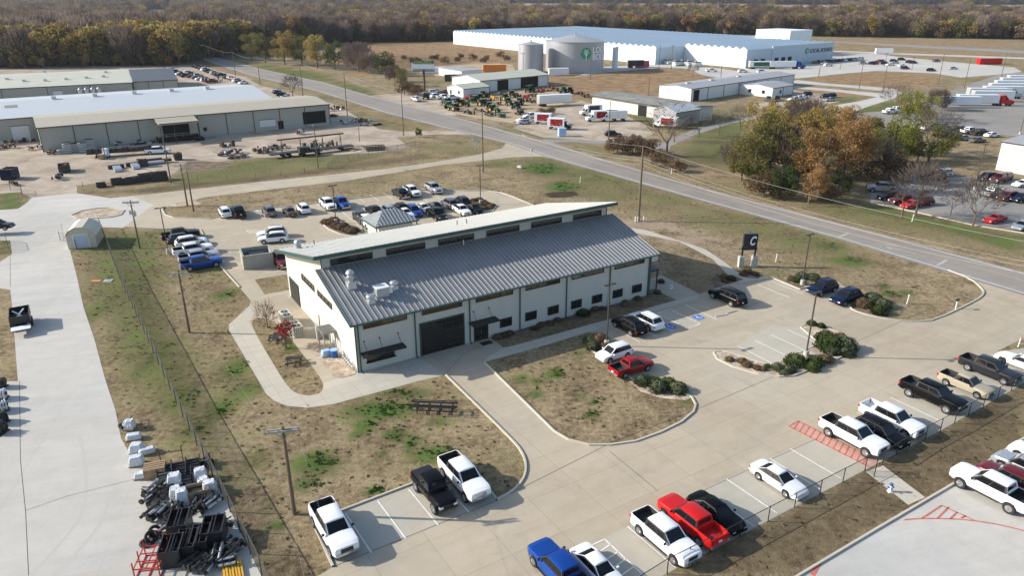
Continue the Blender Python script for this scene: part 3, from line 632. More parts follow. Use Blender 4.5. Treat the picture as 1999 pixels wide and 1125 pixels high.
# overhead door with glazed panels
d = MB(); d.box((10.38, -.02, 0.01), (5.5, .1, 3.98), M['door_grey'])
for i in range(4):
    for j in range(7): d.box((10.38 - 2.03 + i * 1.35, -.09, .12 + j * .555), (1.22, .03, .42), M['glass_dark'])
d.build('overhead_door', None, bt)
f = MB(); f.box((7.56, -.06, 0), (.12, .14, 4.1)); f.box((13.2, -.06, 0), (.12, .14, 4.1)); f.box((10.38, -.06, 4.0), (5.75, .14, .12)); f.build('door_frame', gt, bt)
d = MB(); d.box((15.5, -.03, 0.01), (1.95, .1, 2.25), M['black_metal']); d.box((15.05, -.1, .3), (.65, .03, 1.7), M['glass_dark']); d.box((15.98, -.1, .3), (.65, .03, 1.7), M['glass_dark'])
dd = d.build('entrance_door', None, bt); h = MB(); h.tube((15.5, -.16, .9), (15.5, -.16, 1.4), .02); h.build('handle', M['galv'], dd)
d = MB(); d.box((-.02, 23.2, 0.01), (.1, 4.2, 3.1)); 
for j in range(6): d.box((-.09, 23.2, .1 + j * .5), (.03, 4.1, .42))
d.build('overhead_door', M['door_grey'], bt)
def awning(a0, a1, z, dep, rods):
    f = MB()
    for p, q in (((a0, -.05, z), (a1, -.05, z)), ((a0, -dep, z - .05), (a1, -dep, z - .05)), ((a0, -.05, z), (a0, -dep, z - .05)), ((a1, -.05, z), (a1, -dep, z - .05))): f.bar(p, q, .09, .16)
    n = int((a1 - a0) / .45)
    for k in range(1, n): x = a0 + (a1 - a0) * k / n; f.bar((x, -.05, z + .0), (x, -dep, z - .05), .05, .12)
    aw = f.build('awning', M['black_metal'], bt)
    s = MB(); s.quad((a0, -.05, z + .03), (a0, -dep, z - .02), (a1, -dep, z - .02), (a1, -.05, z + .03)); s.build('awning_sheet', M['steel_dark'], aw)
    for x in rods:
        r = MB(); r.tube((x, -dep + .1, z), (x, -.03, z + 1.35), .025); r.ball((x, -.04, z + 1.35), .09); r.build('tie_rod', M['black_metal'], aw)
awning(.35, 5.35, 2.25, 1.15, (.9, 2.7, 4.9)); awning(13.9, 17.4, 2.65, 1.25, (14.5, 16.6))
# entrance canopy on the right end
c = MB(); c.box((LN + 1.2, 3.2, 3.0), (2.4, 5.0, .2)); c.box((LN + 2.25, .9, 0), (.14, .14, 3.0)); c.box((LN + 2.25, 5.5, 0), (.14, .14, 3.0)); c.build('entrance_canopy', M['black_metal'], bt)
c = MB(); c.box((LN + 1.2, 3.2, 4.4), (2.0, 4.4, 1.2)); c.build('canopy_sign_box', M['cream_siding_end'], bt)
d = MB(); d.box((LN + .04, 3.2, .05), (.1, 1.9, 2.3)); d.build('end_door', M['black_metal'], bt)
c = MB(); c.box((-.9, 7.6, 2.35), (1.5, 2.3, .1))
for k in range(7): c.box((-.9, 6.6 + k * .33, 2.45), (1.6, .08, .12))
for x in (-1.55, -.2):
    for y in (6.6, 8.6): c.box((x, y, 0), (.1, .1, 2.4))
c.build('side_pergola', M['grey_wall'], bt)
# roof equipment
def roofvent(x, y, kind):
    z = zl(y); v = MB(); gm = M['galv']
    if kind == 'stack':
        v.box((x, y, z - .2), (1.0, 1.0, .9), gm, top=.85); v.tube((x, y, z + .6), (x, y, z + 1.6), .34, .34, 14, gm); v.tube((x, y, z + 1.15), (x, y, z + 1.35), .52, .5, 14, gm); v.tube((x, y, z + 1.7), (x, y, z + 1.95), .5, .36, 14, gm); v.ball((x, y, z + 1.9), .36, gm, 12, 6, .6)
    elif kind == 'hood':
        v.box((x, y, z - .2), (1.5, 1.3, 1.05), gm); v.box((x + .85, y, z + .05), (.7, 1.1, .6), M['light_blue'] if False else M['white_metal'], top=.75); v.box((x, y, z + .85), (1.6, 1.4, .08), M['white_metal'])
    elif kind == 'cap':
        v.box((x, y, z - .2), (.85, .85, .5), gm, top=.8); v.tube((x, y, z + .25), (x, y, z + .6), .28, .28, 12, gm); v.tube((x, y, z + .55), (x, y, z + .75), .52, .48, 12, gm); v.ball((x, y, z + .72), .46, gm, 12, 6, .4)
    v.build({'stack': 'exhaust_stack', 'hood': 'intake_hood', 'cap': 'exhaust_fan'}[kind], None, bt)
roofvent(1.9, 5.6, 'stack'); roofvent(4.6, 3.4, 'hood'); roofvent(2.9, 2.4, 'cap'); roofvent(6.4, 3.9, 'cap')
v = MB(); v.tube((.9, 22.5, zu(22.5)), (.9, 22.5, zu(22.5) + .9), .38, .38, 12); v.tube((.9, 22.5, zu(22.5) + .9), (.9, 22.5, zu(22.5) + 1.15), .5, .3, 12); v.build('exhaust_fan', M['galv'], bt)
for x, y in ((3.2, 23), (21.0, 16), (22.2, 15.5)): v = MB(); v.tube((x, y, zu(y) - .1), (x, y, zu(y) + .7), .06); v.build('vent_pipe', M['steel_dark'], bt)
v = MB(); v.tube((18.3, 9.2, zl(9.2)), (18.3, 9.2, zl(9.2) + .7), .07); v.build('vent_pipe', M['white_metal'], bt)
def L(a, y, z=0):
    return BO + Vector((a * math.cos(ANG) - y * math.sin(ANG), a * math.sin(ANG) + y * math.cos(ANG), z))
for k, (a, y, lab) in enumerate(((-3.0, 17.3, 'beige air conditioning unit with two round fans, the farther of the pair'), (-2.9, 13.4, 'beige air conditioning unit with two round fans, the one nearer the pergola'))):
    u_ = thing('air_conditioner', lab, 'air conditioner', L(a, y), ANG, 'air conditioners beside the end wall'); q = MB(); q.box((0, 0, .1), (1.2, 2.3, 1.25)); q.build('cabinet', M['beige_unit'], u_)
    q = MB()
    for k2 in range(10): q.box((-.62, -1.0 + k2 * .22, .2), (.03, .12, 1.0)); 
    for k2 in range(5): q.box((-.5 + k2 * .25, -1.16, .2), (.13, .03, 1.0))
    q.build('coil_grille', M['grey_wall'], u_); q = MB(); q.box((0, 0, 0), (1.3, 2.4, .1)); q.build('base', M['conc_base'], u_)
    for yy in (-.55, .55):
        q = MB(); q.tube((0, yy, 1.33), (0, yy, 1.38), .45, .45, 16); f = q.build('fan', M['dark_grille'], u_); q = MB(); q.tube((0, yy, 1.38), (0, yy, 1.42), .12, .12, 8)
        for t_ in range(4): q.bar((0, yy, 1.4), (.43 * math.cos(t_ * 1.57), yy + .43 * math.sin(t_ * 1.57), 1.4), .04, .02)
        q.build('guard', M['galv'], f)
e = MB(); e.box((0, 0, .1), (1.6, .3, 1.3), M['galv']); e.tube((-.9, 0, 1.2), (-.9, 0, 3.2), .06, None, 6, M['steel_dark']); e.box((-.6, .25, 0), (.5, .4, 1.7), M['grey_wall'])
o = e.build('meter_cabinet'); o.location = L(-.8, 11.2); o.rotation_euler.z = ANG + 1.57; tag(o, 'grey electrical cabinet against the end wall behind the air conditioners', 'cabinet')
e = MB(); e.tube((0, 0, 0), (0, 0, .95), .42, .38, 14, M['blue_plastic']); e.tube((0, 0, .9), (0, 0, .98), .44, .44, 14, M['light_blue']); o = e.build('barrel'); o.location = L(-1.0, 5.0); tag(o, 'blue plastic barrel at the corner of the rock bed', 'barrel')
e = MB(); e.box((0, 0, .3), (1.0, .8, .45), M['light_blue'], top=.8); e.box((0, 0, 0), (1.2, .9, .3), M['galv']); o = e.build('water_tank'); o.location = L(-1.7, 5.8); o.rotation_euler.z = ANG; tag(o, 'pale blue covered tank beside the blue barrel', 'tank')
p_ = MB()
for k in range(7):
    y = .8 + k * .55; p_.tube((-.35, y, 0), (-.35, y, .5 + .25 * (k % 3)), .07, None, 6); p_.tube((-.35, y, .4), (-.05, y, .4 + .1 * (k % 2)), .05)
p_.tube((-.35, .8, .35), (-.35, 4.4, .35), .05); o = p_.build('gas_pipework', M['galv']); o.location = BO; o.rotation_euler.z = ANG; tag(o, 'grey gas meter pipework standing in the rock bed along the end wall', 'pipework')

# ------------------------------------------------------------------ vehicles
def paintmat(name, c, metal=.0, rough=.28): return mat('paint_' + name, c, rough, metal, coat=.22, spec=.25)
for nm_, c_, mt in (('white', (.76, .77, .78), 0), ('black', (.005, .005, .006), .0), ('darkred', (.27, .008, .010), 0), ('charcoal', (.035, .036, .042), .4), ('grey', (.16, .165, .18), .5), ('silver', (.42, .44, .47), .5), ('red', (.50, .012, .012), 0), ('maroon', (.14, .012, .018), .2),
                     ('blue', (.008, .06, .30), .3), ('navy', (.010, .018, .05), .3), ('tan', (.38, .33, .24), 0), ('brown', (.10, .07, .05), .3), ('pink', (.55, .08, .16), 0), ('green', (.025, .105, .042), 0), ('orange', (.6, .2, .03), 0), ('teal', (.03, .2, .25), 0)): paintmat(nm_, c_, mt)
for k_ in ('black', 'charcoal', 'navy'): q_ = M['paint_' + k_].node_tree.nodes['Principled BSDF']; q_.inputs['Specular IOR Level'].default_value = .12; q_.inputs['Coat Weight'].default_value = .1; q_.inputs['Roughness'].default_value = .2
mat('car_glass', (.008, .009, .011), .06, spec=.4); mat('tyre', (.018, .018, .018), .85); mat('rim', (.45, .46, .48), .3, .8); mat('rim_dark', (.02, .02, .02), .4)
mat('chrome', (.6, .61, .63), .18, .9); mat('head_lamp', (.75, .78, .82), .12, spec=.8); mat('tail_lamp', (.35, .01, .01), .2); mat('bed_liner', (.022, .022, .024), .8); mat('plate', (.75, .75, .72), .5)
KINDSV = {  # L, W, sill, axles, wheel r, shoulder heights, cabin(xA,xB,xC,xD,roof z, roof half), panes, bed(x0,x1,floor)
 'pickup': dict(L=5.9, W=2.03, sill=.42, ax=(1.98, -1.78), r=.42, zs=[(-2.95, 1.30), (-1.36, 1.30), (-1.26, 1.27), (1.3, 1.24), (2.55, 1.20), (2.95, 1.12)], cab=(1.42, .62, -1.22, -1.38, 1.90, .76), n=(.08, .48, .51, .93), bed=(-2.86, -1.44, .82)),
 'lifted': dict(L=6.1, W=2.1, sill=.62, ax=(2.02, -1.85), r=.47, zs=[(-3.05, 1.48), (-1.38, 1.48), (-1.28, 1.44), (1.4, 1.42), (2.65, 1.38), (3.05, 1.3)], cab=(1.48, .66, -1.24, -1.4, 2.08, .78), n=(.08, .48, .51, .93), bed=(-2.96, -1.46, .98)),
 'small_pickup': dict(L=5.2, W=1.85, sill=.38, ax=(1.65, -1.55), r=.37, zs=[(-2.6, 1.16), (-1.0, 1.16), (-.9, 1.12), (1.1, 1.1), (2.2, 1.0), (2.6, .9)], cab=(1.18, .5, -.75, -.92, 1.70, .66), n=(.08, .52, .56, .92), bed=(-2.52, -.98, .74)),
 'suv': dict(L=4.85, W=1.94, sill=.36, ax=(1.5, -1.42), r=.38, zs=[(-2.42, 1.02), (-2.2, 1.10), (0, 1.08), (1.1, 1.06), (2.1, .94), (2.42, .80)], cab=(1.22, .42, -1.75, -2.26, 1.73, .70), n=(.06, .36, .39, .66, .69, .95), bed=None),
 'large_suv': dict(L=5.4, W=2.03, sill=.4, ax=(1.7, -1.6), r=.41, zs=[(-2.7, 1.1), (-2.4, 1.2), (0, 1.2), (1.35, 1.18), (2.4, 1.05), (2.7, .92)], cab=(1.42, .66, -2.2, -2.6, 1.9, .76), n=(.06, .34, .37, .62, .65, .95), bed=None),
 'sedan': dict(L=4.85, W=1.85, sill=.30, ax=(1.45, -1.38), r=.34, zs=[(-2.42, .92), (-2.1, .98), (-1.6, .98), (0, .93), (1.1, .92), (2.1, .78), (2.42, .64)], cab=(1.18, .28, -.88, -1.78, 1.43, .60), n=(.08, .47, .50, .92), bed=None),
 'coupe': dict(L=4.78, W=1.92, sill=.26, ax=(1.48, -1.3), r=.36, zs=[(-2.39, .92), (-2.0, .98), (-1.5, .98), (0, .90), (.8, .92), (2.0, .82), (2.39, .66)], cab=(.85, .02, -.8, -1.75, 1.36, .56), n=(.10, .80), bed=None),
 'hatch': dict(L=4.15, W=1.82, sill=.34, ax=(1.28, -1.25), r=.34, zs=[(-2.07, .98), (-1.9, 1.05), (0, 1.0), (1.0, 1.0), (1.8, .88), (2.07, .74)], cab=(1.12, .42, -1.62, -1.96, 1.60, .68), n=(.06, .40, .43, .72, .75, .95), bed=None),
 'jeep': dict(L=5.3, W=1.9, sill=.66, ax=(1.75, -1.6), r=.50, zs=[(-2.65, 1.4), (-.95, 1.4), (-.9, 1.38), (.9, 1.36), (2.4, 1.3), (2.65, 1.2)], cab=(.82, .6, -1.0, -1.05, 2.12, .78), n=(.05, .46, .51, .95), bed=(-2.58, -1.15, .95)),
 'van': dict(L=5.6, W=2.0, sill=.38, ax=(1.75, -1.55), r=.37, zs=[(-2.8, 1.2), (0, 1.2), (1.5, 1.16), (2.4, 1.02), (2.8, .8)], cab=(2.0, 1.2, -2.6, -2.78, 2.35, .88), n=(.04, .28), bed=None),
}
def interp(zs, x):
    if x <= zs[0][0]: return zs[0][1]
    for (a, b_), (c, d) in zip(zs, zs[1:]):
        if x <= c: return b_ + (d - b_) * (x - a) / (c - a)
    return zs[-1][1]
def car_parts(kind, near=True):
    """dict part name -> list of (MB) in local coordinates, nose towards +x"""
    K = KINDSV[kind]; L_, W_ = K['L'], K['W'] / 2; hl_ = L_ / 2; out = {}
    xs = {-hl_, -hl_ + .07, -hl_ + .3, hl_ - .1, hl_ - .32, hl_ - .7, K['cab'][0], K['cab'][3]}
    if near:
        for a in K['ax']:
            Rr = K['r'] + .09
            for t in range(7): xs.add(a + Rr * math.cos(math.pi * t / 6))
            xs.add(a + Rr + .01); xs.add(a - Rr - .01)
    for z in K['zs']: xs.add(z[0])
    bed = K['bed']
    if bed: xs |= {bed[0], bed[0] - .01, bed[1], bed[1] + .01}
    xs = sorted(x for x in xs if -hl_ - 1e-6 <= x <= hl_ + 1e-6)
    xs = [x for i, x in enumerate(xs) if i == 0 or x - xs[i - 1] > .004]
    rings = []
    for x in xs:
        d = hl_ - abs(x); wf = 1 - .13 * max(0, 1 - d / (.55 if x > 0 else .3)) ** 2
        if kind == 'jeep' and x > .9: wf *= .86
        w_ = W_ * wf; zs_ = interp(K['zs'], x); zb = K['sill'] + .06 * max(0, 1 - d / .3)
        for a in K['ax']:
            q = (K['r'] + .09) ** 2 - (x - a) ** 2
            if q > 0: zb = max(zb, K['r'] + math.sqrt(q) - .005)
        zb = min(zb, zs_ - .12); inb = bed and bed[0] - 1e-6 <= x <= bed[1] + 1e-6
        zm = zb + (zs_ - zb) * .5
        top = zs_ + (0 if bed and x < bed[1] + .02 else .04)
        if inb: pts = [(w_ * .97, zb), (w_, zm), (w_ * .985, zs_ - .08), (w_ * .955, zs_), (w_ * .87, zs_), (w_ * .86, bed[2]), (0, bed[2])]
        else: pts = [(w_ * .97, zb), (w_, zm), (w_ * .985, zs_ - .10), (w_ * .93, zs_ - .01), (w_ * .75, (zs_ + top) / 2 + .01), (w_ * .4, top), (0, top + .01)]
        rings.append([(x, y, z) for y, z in pts] + [(x, -y, z) for y, z in pts[-2::-1]])
    body = MB(); liner = MB(); n = len(rings[0])
    for i in range(len(rings) - 1):
        a, b_ = rings[i], rings[i + 1]
        xa, xb = xs[i], xs[i + 1]; inb = bed and xa >= bed[0] - .012 and xb <= bed[1] + .012
        for j in range(n - 1):
            tgt = liner if (inb and j in (4, 5, 6, 7)) else body
            tgt.add([a[j], a[j + 1], b_[j + 1], b_[j]], [(0, 1, 2, 3)])
    body.add(rings[0], [tuple(range(n))[::-1]]); body.add(rings[-1], [tuple(range(n))])
    und = MB(); und.box((0, 0, K['sill'] - .02), (L_ * .93, W_ * 1.5, .34)); out['chassis'] = [und]  # plain dark box added inside the body to block light
    # cabin
    xA, xB, xC, xD, zr, wr = K['cab']; wb = W_ * .925; za, zd = interp(K['zs'], xA) - .02, interp(K['zs'], xD) - .02
    roof_ = [];
    cols_ = 6
    A = [(xA, wb * .93, za), (xB, wr, zr - .04), (xC, wr, zr - .04), (xD, wb * .95, zd)]
    glass = {'windshield': MB(), 'rear_window': MB()}; trimb = MB()
    def panel(c, mg, gname, nx=1):
        """c: 4 corners (bottom-left, bottom-right, top-right, top-left); painted rim, glass inset"""
        c = [Vector(q) for q in c]
        def P(s_, t_): return (c[0] * (1 - s_) + c[1] * s_) * (1 - t_) + (c[3] * (1 - s_) + c[2] * s_) * t_
        s0, s1, t0, t1 = mg
        q = [P(s0, t0), P(s1, t0), P(s1, t1), P(s0, t1)]
        nrm = (q[1] - q[0]).cross(q[3] - q[0]).normalized() * -.015
        (trimb if gname.startswith('side') else body).add(c + q, [(0, 1, 5, 4), (1, 2, 6, 5), (2, 3, 7, 6), (3, 0, 4, 7)])
        q2 = [k + nrm for k in q]; glass.setdefault(gname, MB()).add(q2, [(0, 1, 2, 3)])
        body.add(q + q2, [(0, 1, 5, 4), (1, 2, 6, 5), (2, 3, 7, 6), (3, 0, 4, 7)])
    panel([(xA, -wb * .93, za), (xA, wb * .93, za), (xB, wr, zr - .04), (xB, -wr, zr - .04)], (.06, .94, .06, .95), 'windshield')
    panel([(xD, wb * .95, zd), (xD, -wb * .95, zd), (xC, -wr, zr - .04), (xC, wr, zr - .04)], (.09, .91, .18 if not bed else .3, .9), 'rear_window')
    for sgn in (1, -1):
        lo0, lo1 = Vector((xA, sgn * wb * .93, za)), Vector((xD, sgn * wb * .95, zd)); hi0, hi1 = Vector((xB, sgn * wr, zr - .04)), Vector((xC, sgn * wr, zr - .04))
        fr = K['n']; cuts = list(zip(fr[::2], fr[1::2])); prev = 0.
        def Q(s_, t_): return (lo0.lerp(lo1, s_)).lerp(hi0.lerp(hi1, s_), t_)
        edges = [0.] + [(cuts[i][1] + cuts[i + 1][0]) / 2 for i in range(len(cuts) - 1)] + [1.]
        for i, (f0, f1) in enumerate(cuts):
            e0, e1 = edges[i], edges[i + 1]
            c4 = [Q(e1, 0), Q(e0, 0), Q(e0, 1), Q(e1, 1)]; ww = e1 - e0
            mg = ((e1 - f1) / ww, (e1 - f0) / ww, .12, .88)
            if sgn < 0: c4 = [c4[1], c4[0], c4[3], c4[2]]; mg = (1 - mg[1], 1 - mg[0], .12, .86)
            panel(c4, mg, 'side_window' + ('L' if sgn > 0 else 'R'))
    ys = [wr, wr * .82, wr * .4, 0, -wr * .4, -wr * .82, -wr]; zz = [-.04, .0, .025, .03, .025, 0, -.04]
    rx = [xB, xB - .12, xB * .5 + xC * .5, xC + .12, xC]; rz_ = [-.0, .03, .05, .03, 0]
    g = [[(x, y, zr + q * 1.0 + (dz if k not in (0, 6) else 0)) for k, (y, q) in enumerate(zip(ys, zz))] for x, dz in zip(rx, rz_)]
    for i in range(4):
        for j in range(6): body.add([g[i][j], g[i + 1][j], g[i + 1][j + 1], g[i][j + 1]], [(3, 2, 1, 0)])
    for gi, xx in ((0, xB), (4, xC)):
        r_ = g[gi]; body.add(r_ + [(xx, wr, zr - .04), (xx, -wr, zr - .04)], [tuple(range(7))])
    if not near and False: pass
    out['body'] = [body]; out['window_trim'] = [trimb]
    if bed: out['bed'] = [liner]
    for k, v in glass.items():
        nm = 'side_window' if k.startswith('side') else k
        if v.v: out.setdefault(nm, []).append(v)
    zf = interp(K['zs'], hl_); zrr = interp(K['zs'], -hl_)
    tk = bool(bed)
    hh = .2 if tk else .13
    for s_ in (1, -1):
        m = MB(); m.box((hl_ - .09, s_ * W_ * .66, zf - hh - (.12 if tk else .06)), (.22, W_ * .34, hh)); out.setdefault('headlight', []).append(m)
        m = MB(); m.box((-hl_ + .06, s_ * W_ * .86, zrr - (.38 if tk else .26)), (.16, W_ * .2, .3 if tk else .16)); out.setdefault('taillight', []).append(m)
        m = MB(); m.box((xA - .28, s_ * (W_ + .1), za + .02), (.12, .2, .17 if tk else .13)); out.setdefault('mirror', []).append(m)
    m = MB(); m.box((hl_ - .03, 0, zf - .44 if tk else zf - .3), (.08, W_ * .9, .34 if tk else .18)); out['grille'] = [m]
    m = MB(); m.box((hl_ - .02, 0, K['sill'] + .02), (.2, W_ * 1.66, .2)); m2 = MB(); m2.box((-hl_ - .01, 0, K['sill'] + .06), (.18, W_ * 1.74, .2)); out['bumper'] = [m, m2]
    m = MB(); m.box((-hl_ - .02, 0, zrr - .45), (.06, .32, .16)); out['number_plate'] = [m]
    if kind in ('pickup', 'lifted'):
        for s_ in (1, -1): m = MB(); m.box((.15, s_ * (W_ + .02), K['sill'] - .1), (2.4, .14, .06)); out.setdefault('running_board', []).append(m)
    if kind == 'jeep':
        for s_ in (1, -1):
            for a in K['ax']: m = MB(); m.box((a, s_ * (W_ - .02), K['r'] * 2 + .12), (1.25, .36, .07)); out.setdefault('fender', []).append(m)
        m = MB(); m.box((-1.86, 0, 1.36), (1.5, 1.6, .08)); out['bed_cover'] = [m]
    if kind in ('suv', 'large_suv'):
        for s_ in (1, -1): m = MB(); m.bar((xB - .25, s_ * wr * .88, zr + .07), (xC + .2, s_ * wr * .88, zr + .07), .05, .04); out.setdefault('roof_rail', []).append(m)
    wheels = []
    for a in K['ax']:
        for s_ in (1, -1): wheels.append((a, s_ * (W_ - .10), K['r'], s_))
    return out, wheels
def wheel_mb(r, n=16):
    t = MB(); t.tube((0, -.13, 0), (0, .13, 0), r, r, n); rm_ = MB()
    for s_ in (1, -1):
        rm_.tube((0, s_ * .10, 0), (0, s_ * .137, 0), r * .64, r * .60, n)
    hb = MB()
    for s_ in (1, -1):
        for k in range(5): a = k * 2 * math.pi / 5; rm_.bar((0, s_ * .14, 0), (r * .55 * math.cos(a), s_ * .145, r * .55 * math.sin(a)), .05, .015)
    return t, rm_
_tpl = {}; _mesh = {}
def meshof(key, mb, m, smooth=False):
    if key not in _mesh:
        me = mb.mesh(key[1], m); _mesh[key] = me
        if smooth: me.polygons.foreach_set('use_smooth', [True] * len(me.polygons))
    return _mesh[key]
_geo = {}
CNT = {}
def vehicle(kind, colr, loc, head, label, group=None, cat=None, name=None, rim='rim', bedc='bed_liner', near=True, roofc=None, plate=True):
    if (kind) not in _geo:
        p, wh = car_parts(kind); r = KINDSV[kind]['r']; _geo[kind] = (p, wh, wheel_mb(r), {})
    p, wh, (wt, wr_), cache = _geo[kind]
    nm = name or {'pickup': 'pickup_truck', 'lifted': 'pickup_truck', 'small_pickup': 'pickup_truck', 'jeep': 'pickup_truck', 'suv': 'suv', 'large_suv': 'suv', 'sedan': 'sedan', 'coupe': 'coupe', 'hatch': 'hatchback', 'van': 'van'}[kind]
    ct = cat or {'pickup_truck': 'pickup truck', 'suv': 'SUV', 'hatchback': 'car', 'sedan': 'car', 'coupe': 'car', 'van': 'van'}[nm]
    pm = M['paint_' + colr]
    truck = bool(KINDSV[kind]['bed'])
    mm = {'body': pm, 'chassis': M['steel_dark'], 'bed': M[bedc] if bedc in M else pm, 'windshield': M['car_glass'], 'rear_window': M['car_glass'], 'side_window': M['car_glass'], 'headlight': M['head_lamp'], 'taillight': M['tail_lamp'],
          'mirror': pm if not truck else M['black_metal'], 'grille': M['chrome'] if 'chrome grille' in label or 'bright wheels' in label else M['black_metal'], 'bumper': pm if not truck else M['chrome'] if colr != 'black' else M['black_metal'], 'number_plate': M['plate'], 'window_trim': M['black_metal'], 'running_board': M['black_metal'], 'bed_cover': M['black_metal'], 'fender': M['black_metal'], 'roof_rail': M['black_metal']}
    if near:
        o = thing(nm, label, ct, loc, head, group)
        for k, mbs in p.items():
            for i, mb in enumerate(mbs):
                key = (kind, k, i, mm[k].name)
                if key not in cache:
                    me = mb.mesh(k, mm[k]); 
                    if k == 'body':
                        me.polygons.foreach_set('use_smooth', [True] * len(me.polygons)); 
                        bm_ = bmesh.new(); bm_.from_mesh(me); bmesh.ops.remove_doubles(bm_, verts=bm_.verts, dist=.002); bmesh.ops.recalc_face_normals(bm_, faces=bm_.faces); bm_.to_mesh(me); bm_.free()
                        me.set_sharp_from_angle(angle=R(32))
                    cache[key] = me
                c = bpy.data.objects.new(k, cache[key]); link(c); c.parent = o
        for a, y, r, s_ in wh:
            for key, mb, m_ in (('wheel', wt, M['tyre']), (rim, wr_, M[rim])):
                if key not in cache: cache[key] = mb.mesh('wheel' if key == 'wheel' else 'rim', m_); 
            c = bpy.data.objects.new('wheel', cache['wheel']); link(c); c.parent = o; c.location = (a, y, r)
            q = bpy.data.objects.new('rim', cache[rim]); link(q); q.parent = c
        return o
    key = ('far', colr, rim)
    if key not in cache:
        b_ = MB()
        for k, mbs in p.items():
            if k in ('number_plate', 'running_board', 'roof_rail'): continue
            for mb in mbs: b_.add(mb.v, mb.f, mm[k])
        for a, y, r, s_ in wh:
            for mb, m_ in ((wt, M['tyre']), (wr_, M[rim])): b_.add([(q[0] + a, q[1] + y, q[2] + r) for q in mb.v], mb.f, m_)
        me = b_.mesh(nm); bm_ = bmesh.new(); bm_.from_mesh(me); bmesh.ops.remove_doubles(bm_, verts=bm_.verts, dist=.002); bmesh.ops.recalc_face_normals(bm_, faces=bm_.faces); bm_.to_mesh(me); bm_.free(); cache[key] = me
    o = bpy.data.objects.new(nm, cache[key]); link(o); o.location = loc; o.rotation_euler = (0, 0, head)
    return tag(o, label, ct, group)
# at(u, v): middle of the vehicle seen in the photo, about .8 m above the ground
def at(u, v, z=.8): q = G(u, v, z); q.z = .014; return q
SO, NO, EA, WE = R(-58), R(122), R(32), R(212)
g1 = 'vehicles parked along the fence'
NEAR = [
 ('pickup', 'blue', 1094, 1112, NO, 'bright blue pickup truck with its nose away from the fence, at the bottom edge', g1), ('sedan', 'white', 1168, 1108, SO, 'white sedan between the blue pickup and the white hatched aisle', g1),
 ('pickup', 'white', 1298, 1046, SO, 'white crew cab pickup with an empty black bed beside the bright red pickup', g1), ('pickup', 'red', 1350, 1016, NO, 'bright red pickup truck backed in between a white pickup and a black sedan', g1),
 ('sedan', 'black', 1399, 997, SO, 'glossy black sedan parked right beside the bright red pickup', g1), ('sedan', 'white', 1521, 932, SO, 'white sedan parked alone between the black sedan and the red striped lane', g1),
 ('lifted', 'white', 1665, 851, SO, 'white pickup with black bed just beyond the red striped fire lane', g1), ('suv', 'black', 1719, 842, SO, 'black SUV squeezed between two white pickups by the fence', g1),
 ('pickup', 'white', 1741, 817, SO, 'white pickup truck with a white painted bed beside the black SUV', g1), ('lifted', 'black', 1820, 772, SO, 'large black pickup with black open bed and bright wheels, left of the tan pickup', g1),
 ('small_pickup', 'tan', 1886, 748, SO, 'sand coloured pickup truck between two dark pickups', g1), ('pickup', 'charcoal', 1932, 720, SO, 'dark grey pickup truck right of the sand coloured pickup', g1), ('coupe', 'white', 1994, 703, NO, 'low white coupe with black wheels at the right end of the fence row', g1),
 ('lifted', 'white', 651, 1032, SO, 'white pickup with black grille in the corner stall by the utility pole', None), ('jeep', 'black', 847, 958, SO, 'black lifted off-road pickup with big tyres beside a white pickup', None), ('lifted', 'white', 905, 933, SO, 'white pickup with sunroof and chrome grille overhanging the brown lawn', None),
 ('suv', 'black', 1228, 634, NO, 'black SUV facing the cream building beside the lamp post', None), ('suv', 'white', 1262, 624, NO, 'white SUV with dark roof panel next to the blue accessible bay sign', None),
 ('hatch', 'white', 1199, 687, WE, 'small boxy white hatchback parked beside the dark red pickup', None), ('small_pickup', 'darkred', 1232, 714, EA, 'dark red pickup with scrap in its bed beside round shrubs', None),
 ('large_suv', 'black', 1420, 578, NO, 'long black SUV straddling the stalls in front of the end entrance', None), ('suv', 'navy', 1606, 561, WE, 'dark blue SUV beside the far lamp post and shrubs', None), ('suv', 'navy', 1652, 579, WE, 'dark blue SUV nearer the rounded shrubs on the right', None),
 ('lifted', 'white', 1937, 955, NO, 'white lifted pickup with black front bumper in the south lot', None), ('suv', 'maroon', 1971, 933, NO, 'maroon SUV behind the white lifted pickup in the south lot', None), ('suv', 'silver', 2003, 911, NO, 'silver SUV at the right edge in the south lot', None), ('suv', 'white', 2034, 891, NO, 'white SUV cut by the right edge of the south lot', None),
]
for k, c, u, v, h, lab, g in NEAR:
    extra = {}
    if lab.startswith('white pickup truck with a white'): extra['bedc'] = 'paint_white'
    if 'bright red' in lab[:11]: extra['bedc'] = 'paint_red'
    if 'low white' in lab or 'boxy' in lab and False: extra['rim'] = 'rim_dark'
    vehicle(k, c, at(u, v), h, lab, g, **extra)
g2 = 'vehicles in the west row of the back lot'
for k, c, u, v, lab in (('pickup', 'black', 352, 458, 'black pickup, farthest vehicle of the row beside the lamp by the fence'), ('suv', 'charcoal', 357, 466, 'dark grey SUV second from the far end of the lamp post row'), ('suv', 'white', 373, 471, 'white SUV with dark roof between a grey SUV and a white pickup'),
                        ('pickup', 'white', 376, 487, 'white crew cab pickup in the row by the lamp post'), ('pickup', 'silver', 388, 501, 'silver pickup tucked behind the blue pickup'), ('pickup', 'blue', 392, 513, 'blue pickup nearest the camera in the row by the lamp post')):
    vehicle(k, c, at(u, v), EA, lab, g2)
for k, c, u, v, lab, h in (('suv', 'white', 531, 454, 'white SUV half hidden behind another white SUV in the back lot aisle', R(200)), ('suv', 'white', 533, 464, 'white SUV nearest the camera in the back lot aisle', R(196)), ('pickup', 'maroon', 549, 507, 'maroon pickup parked against the left end wall of the cream building', R(-60))):
    vehicle(k, c, at(u, v), h, lab)
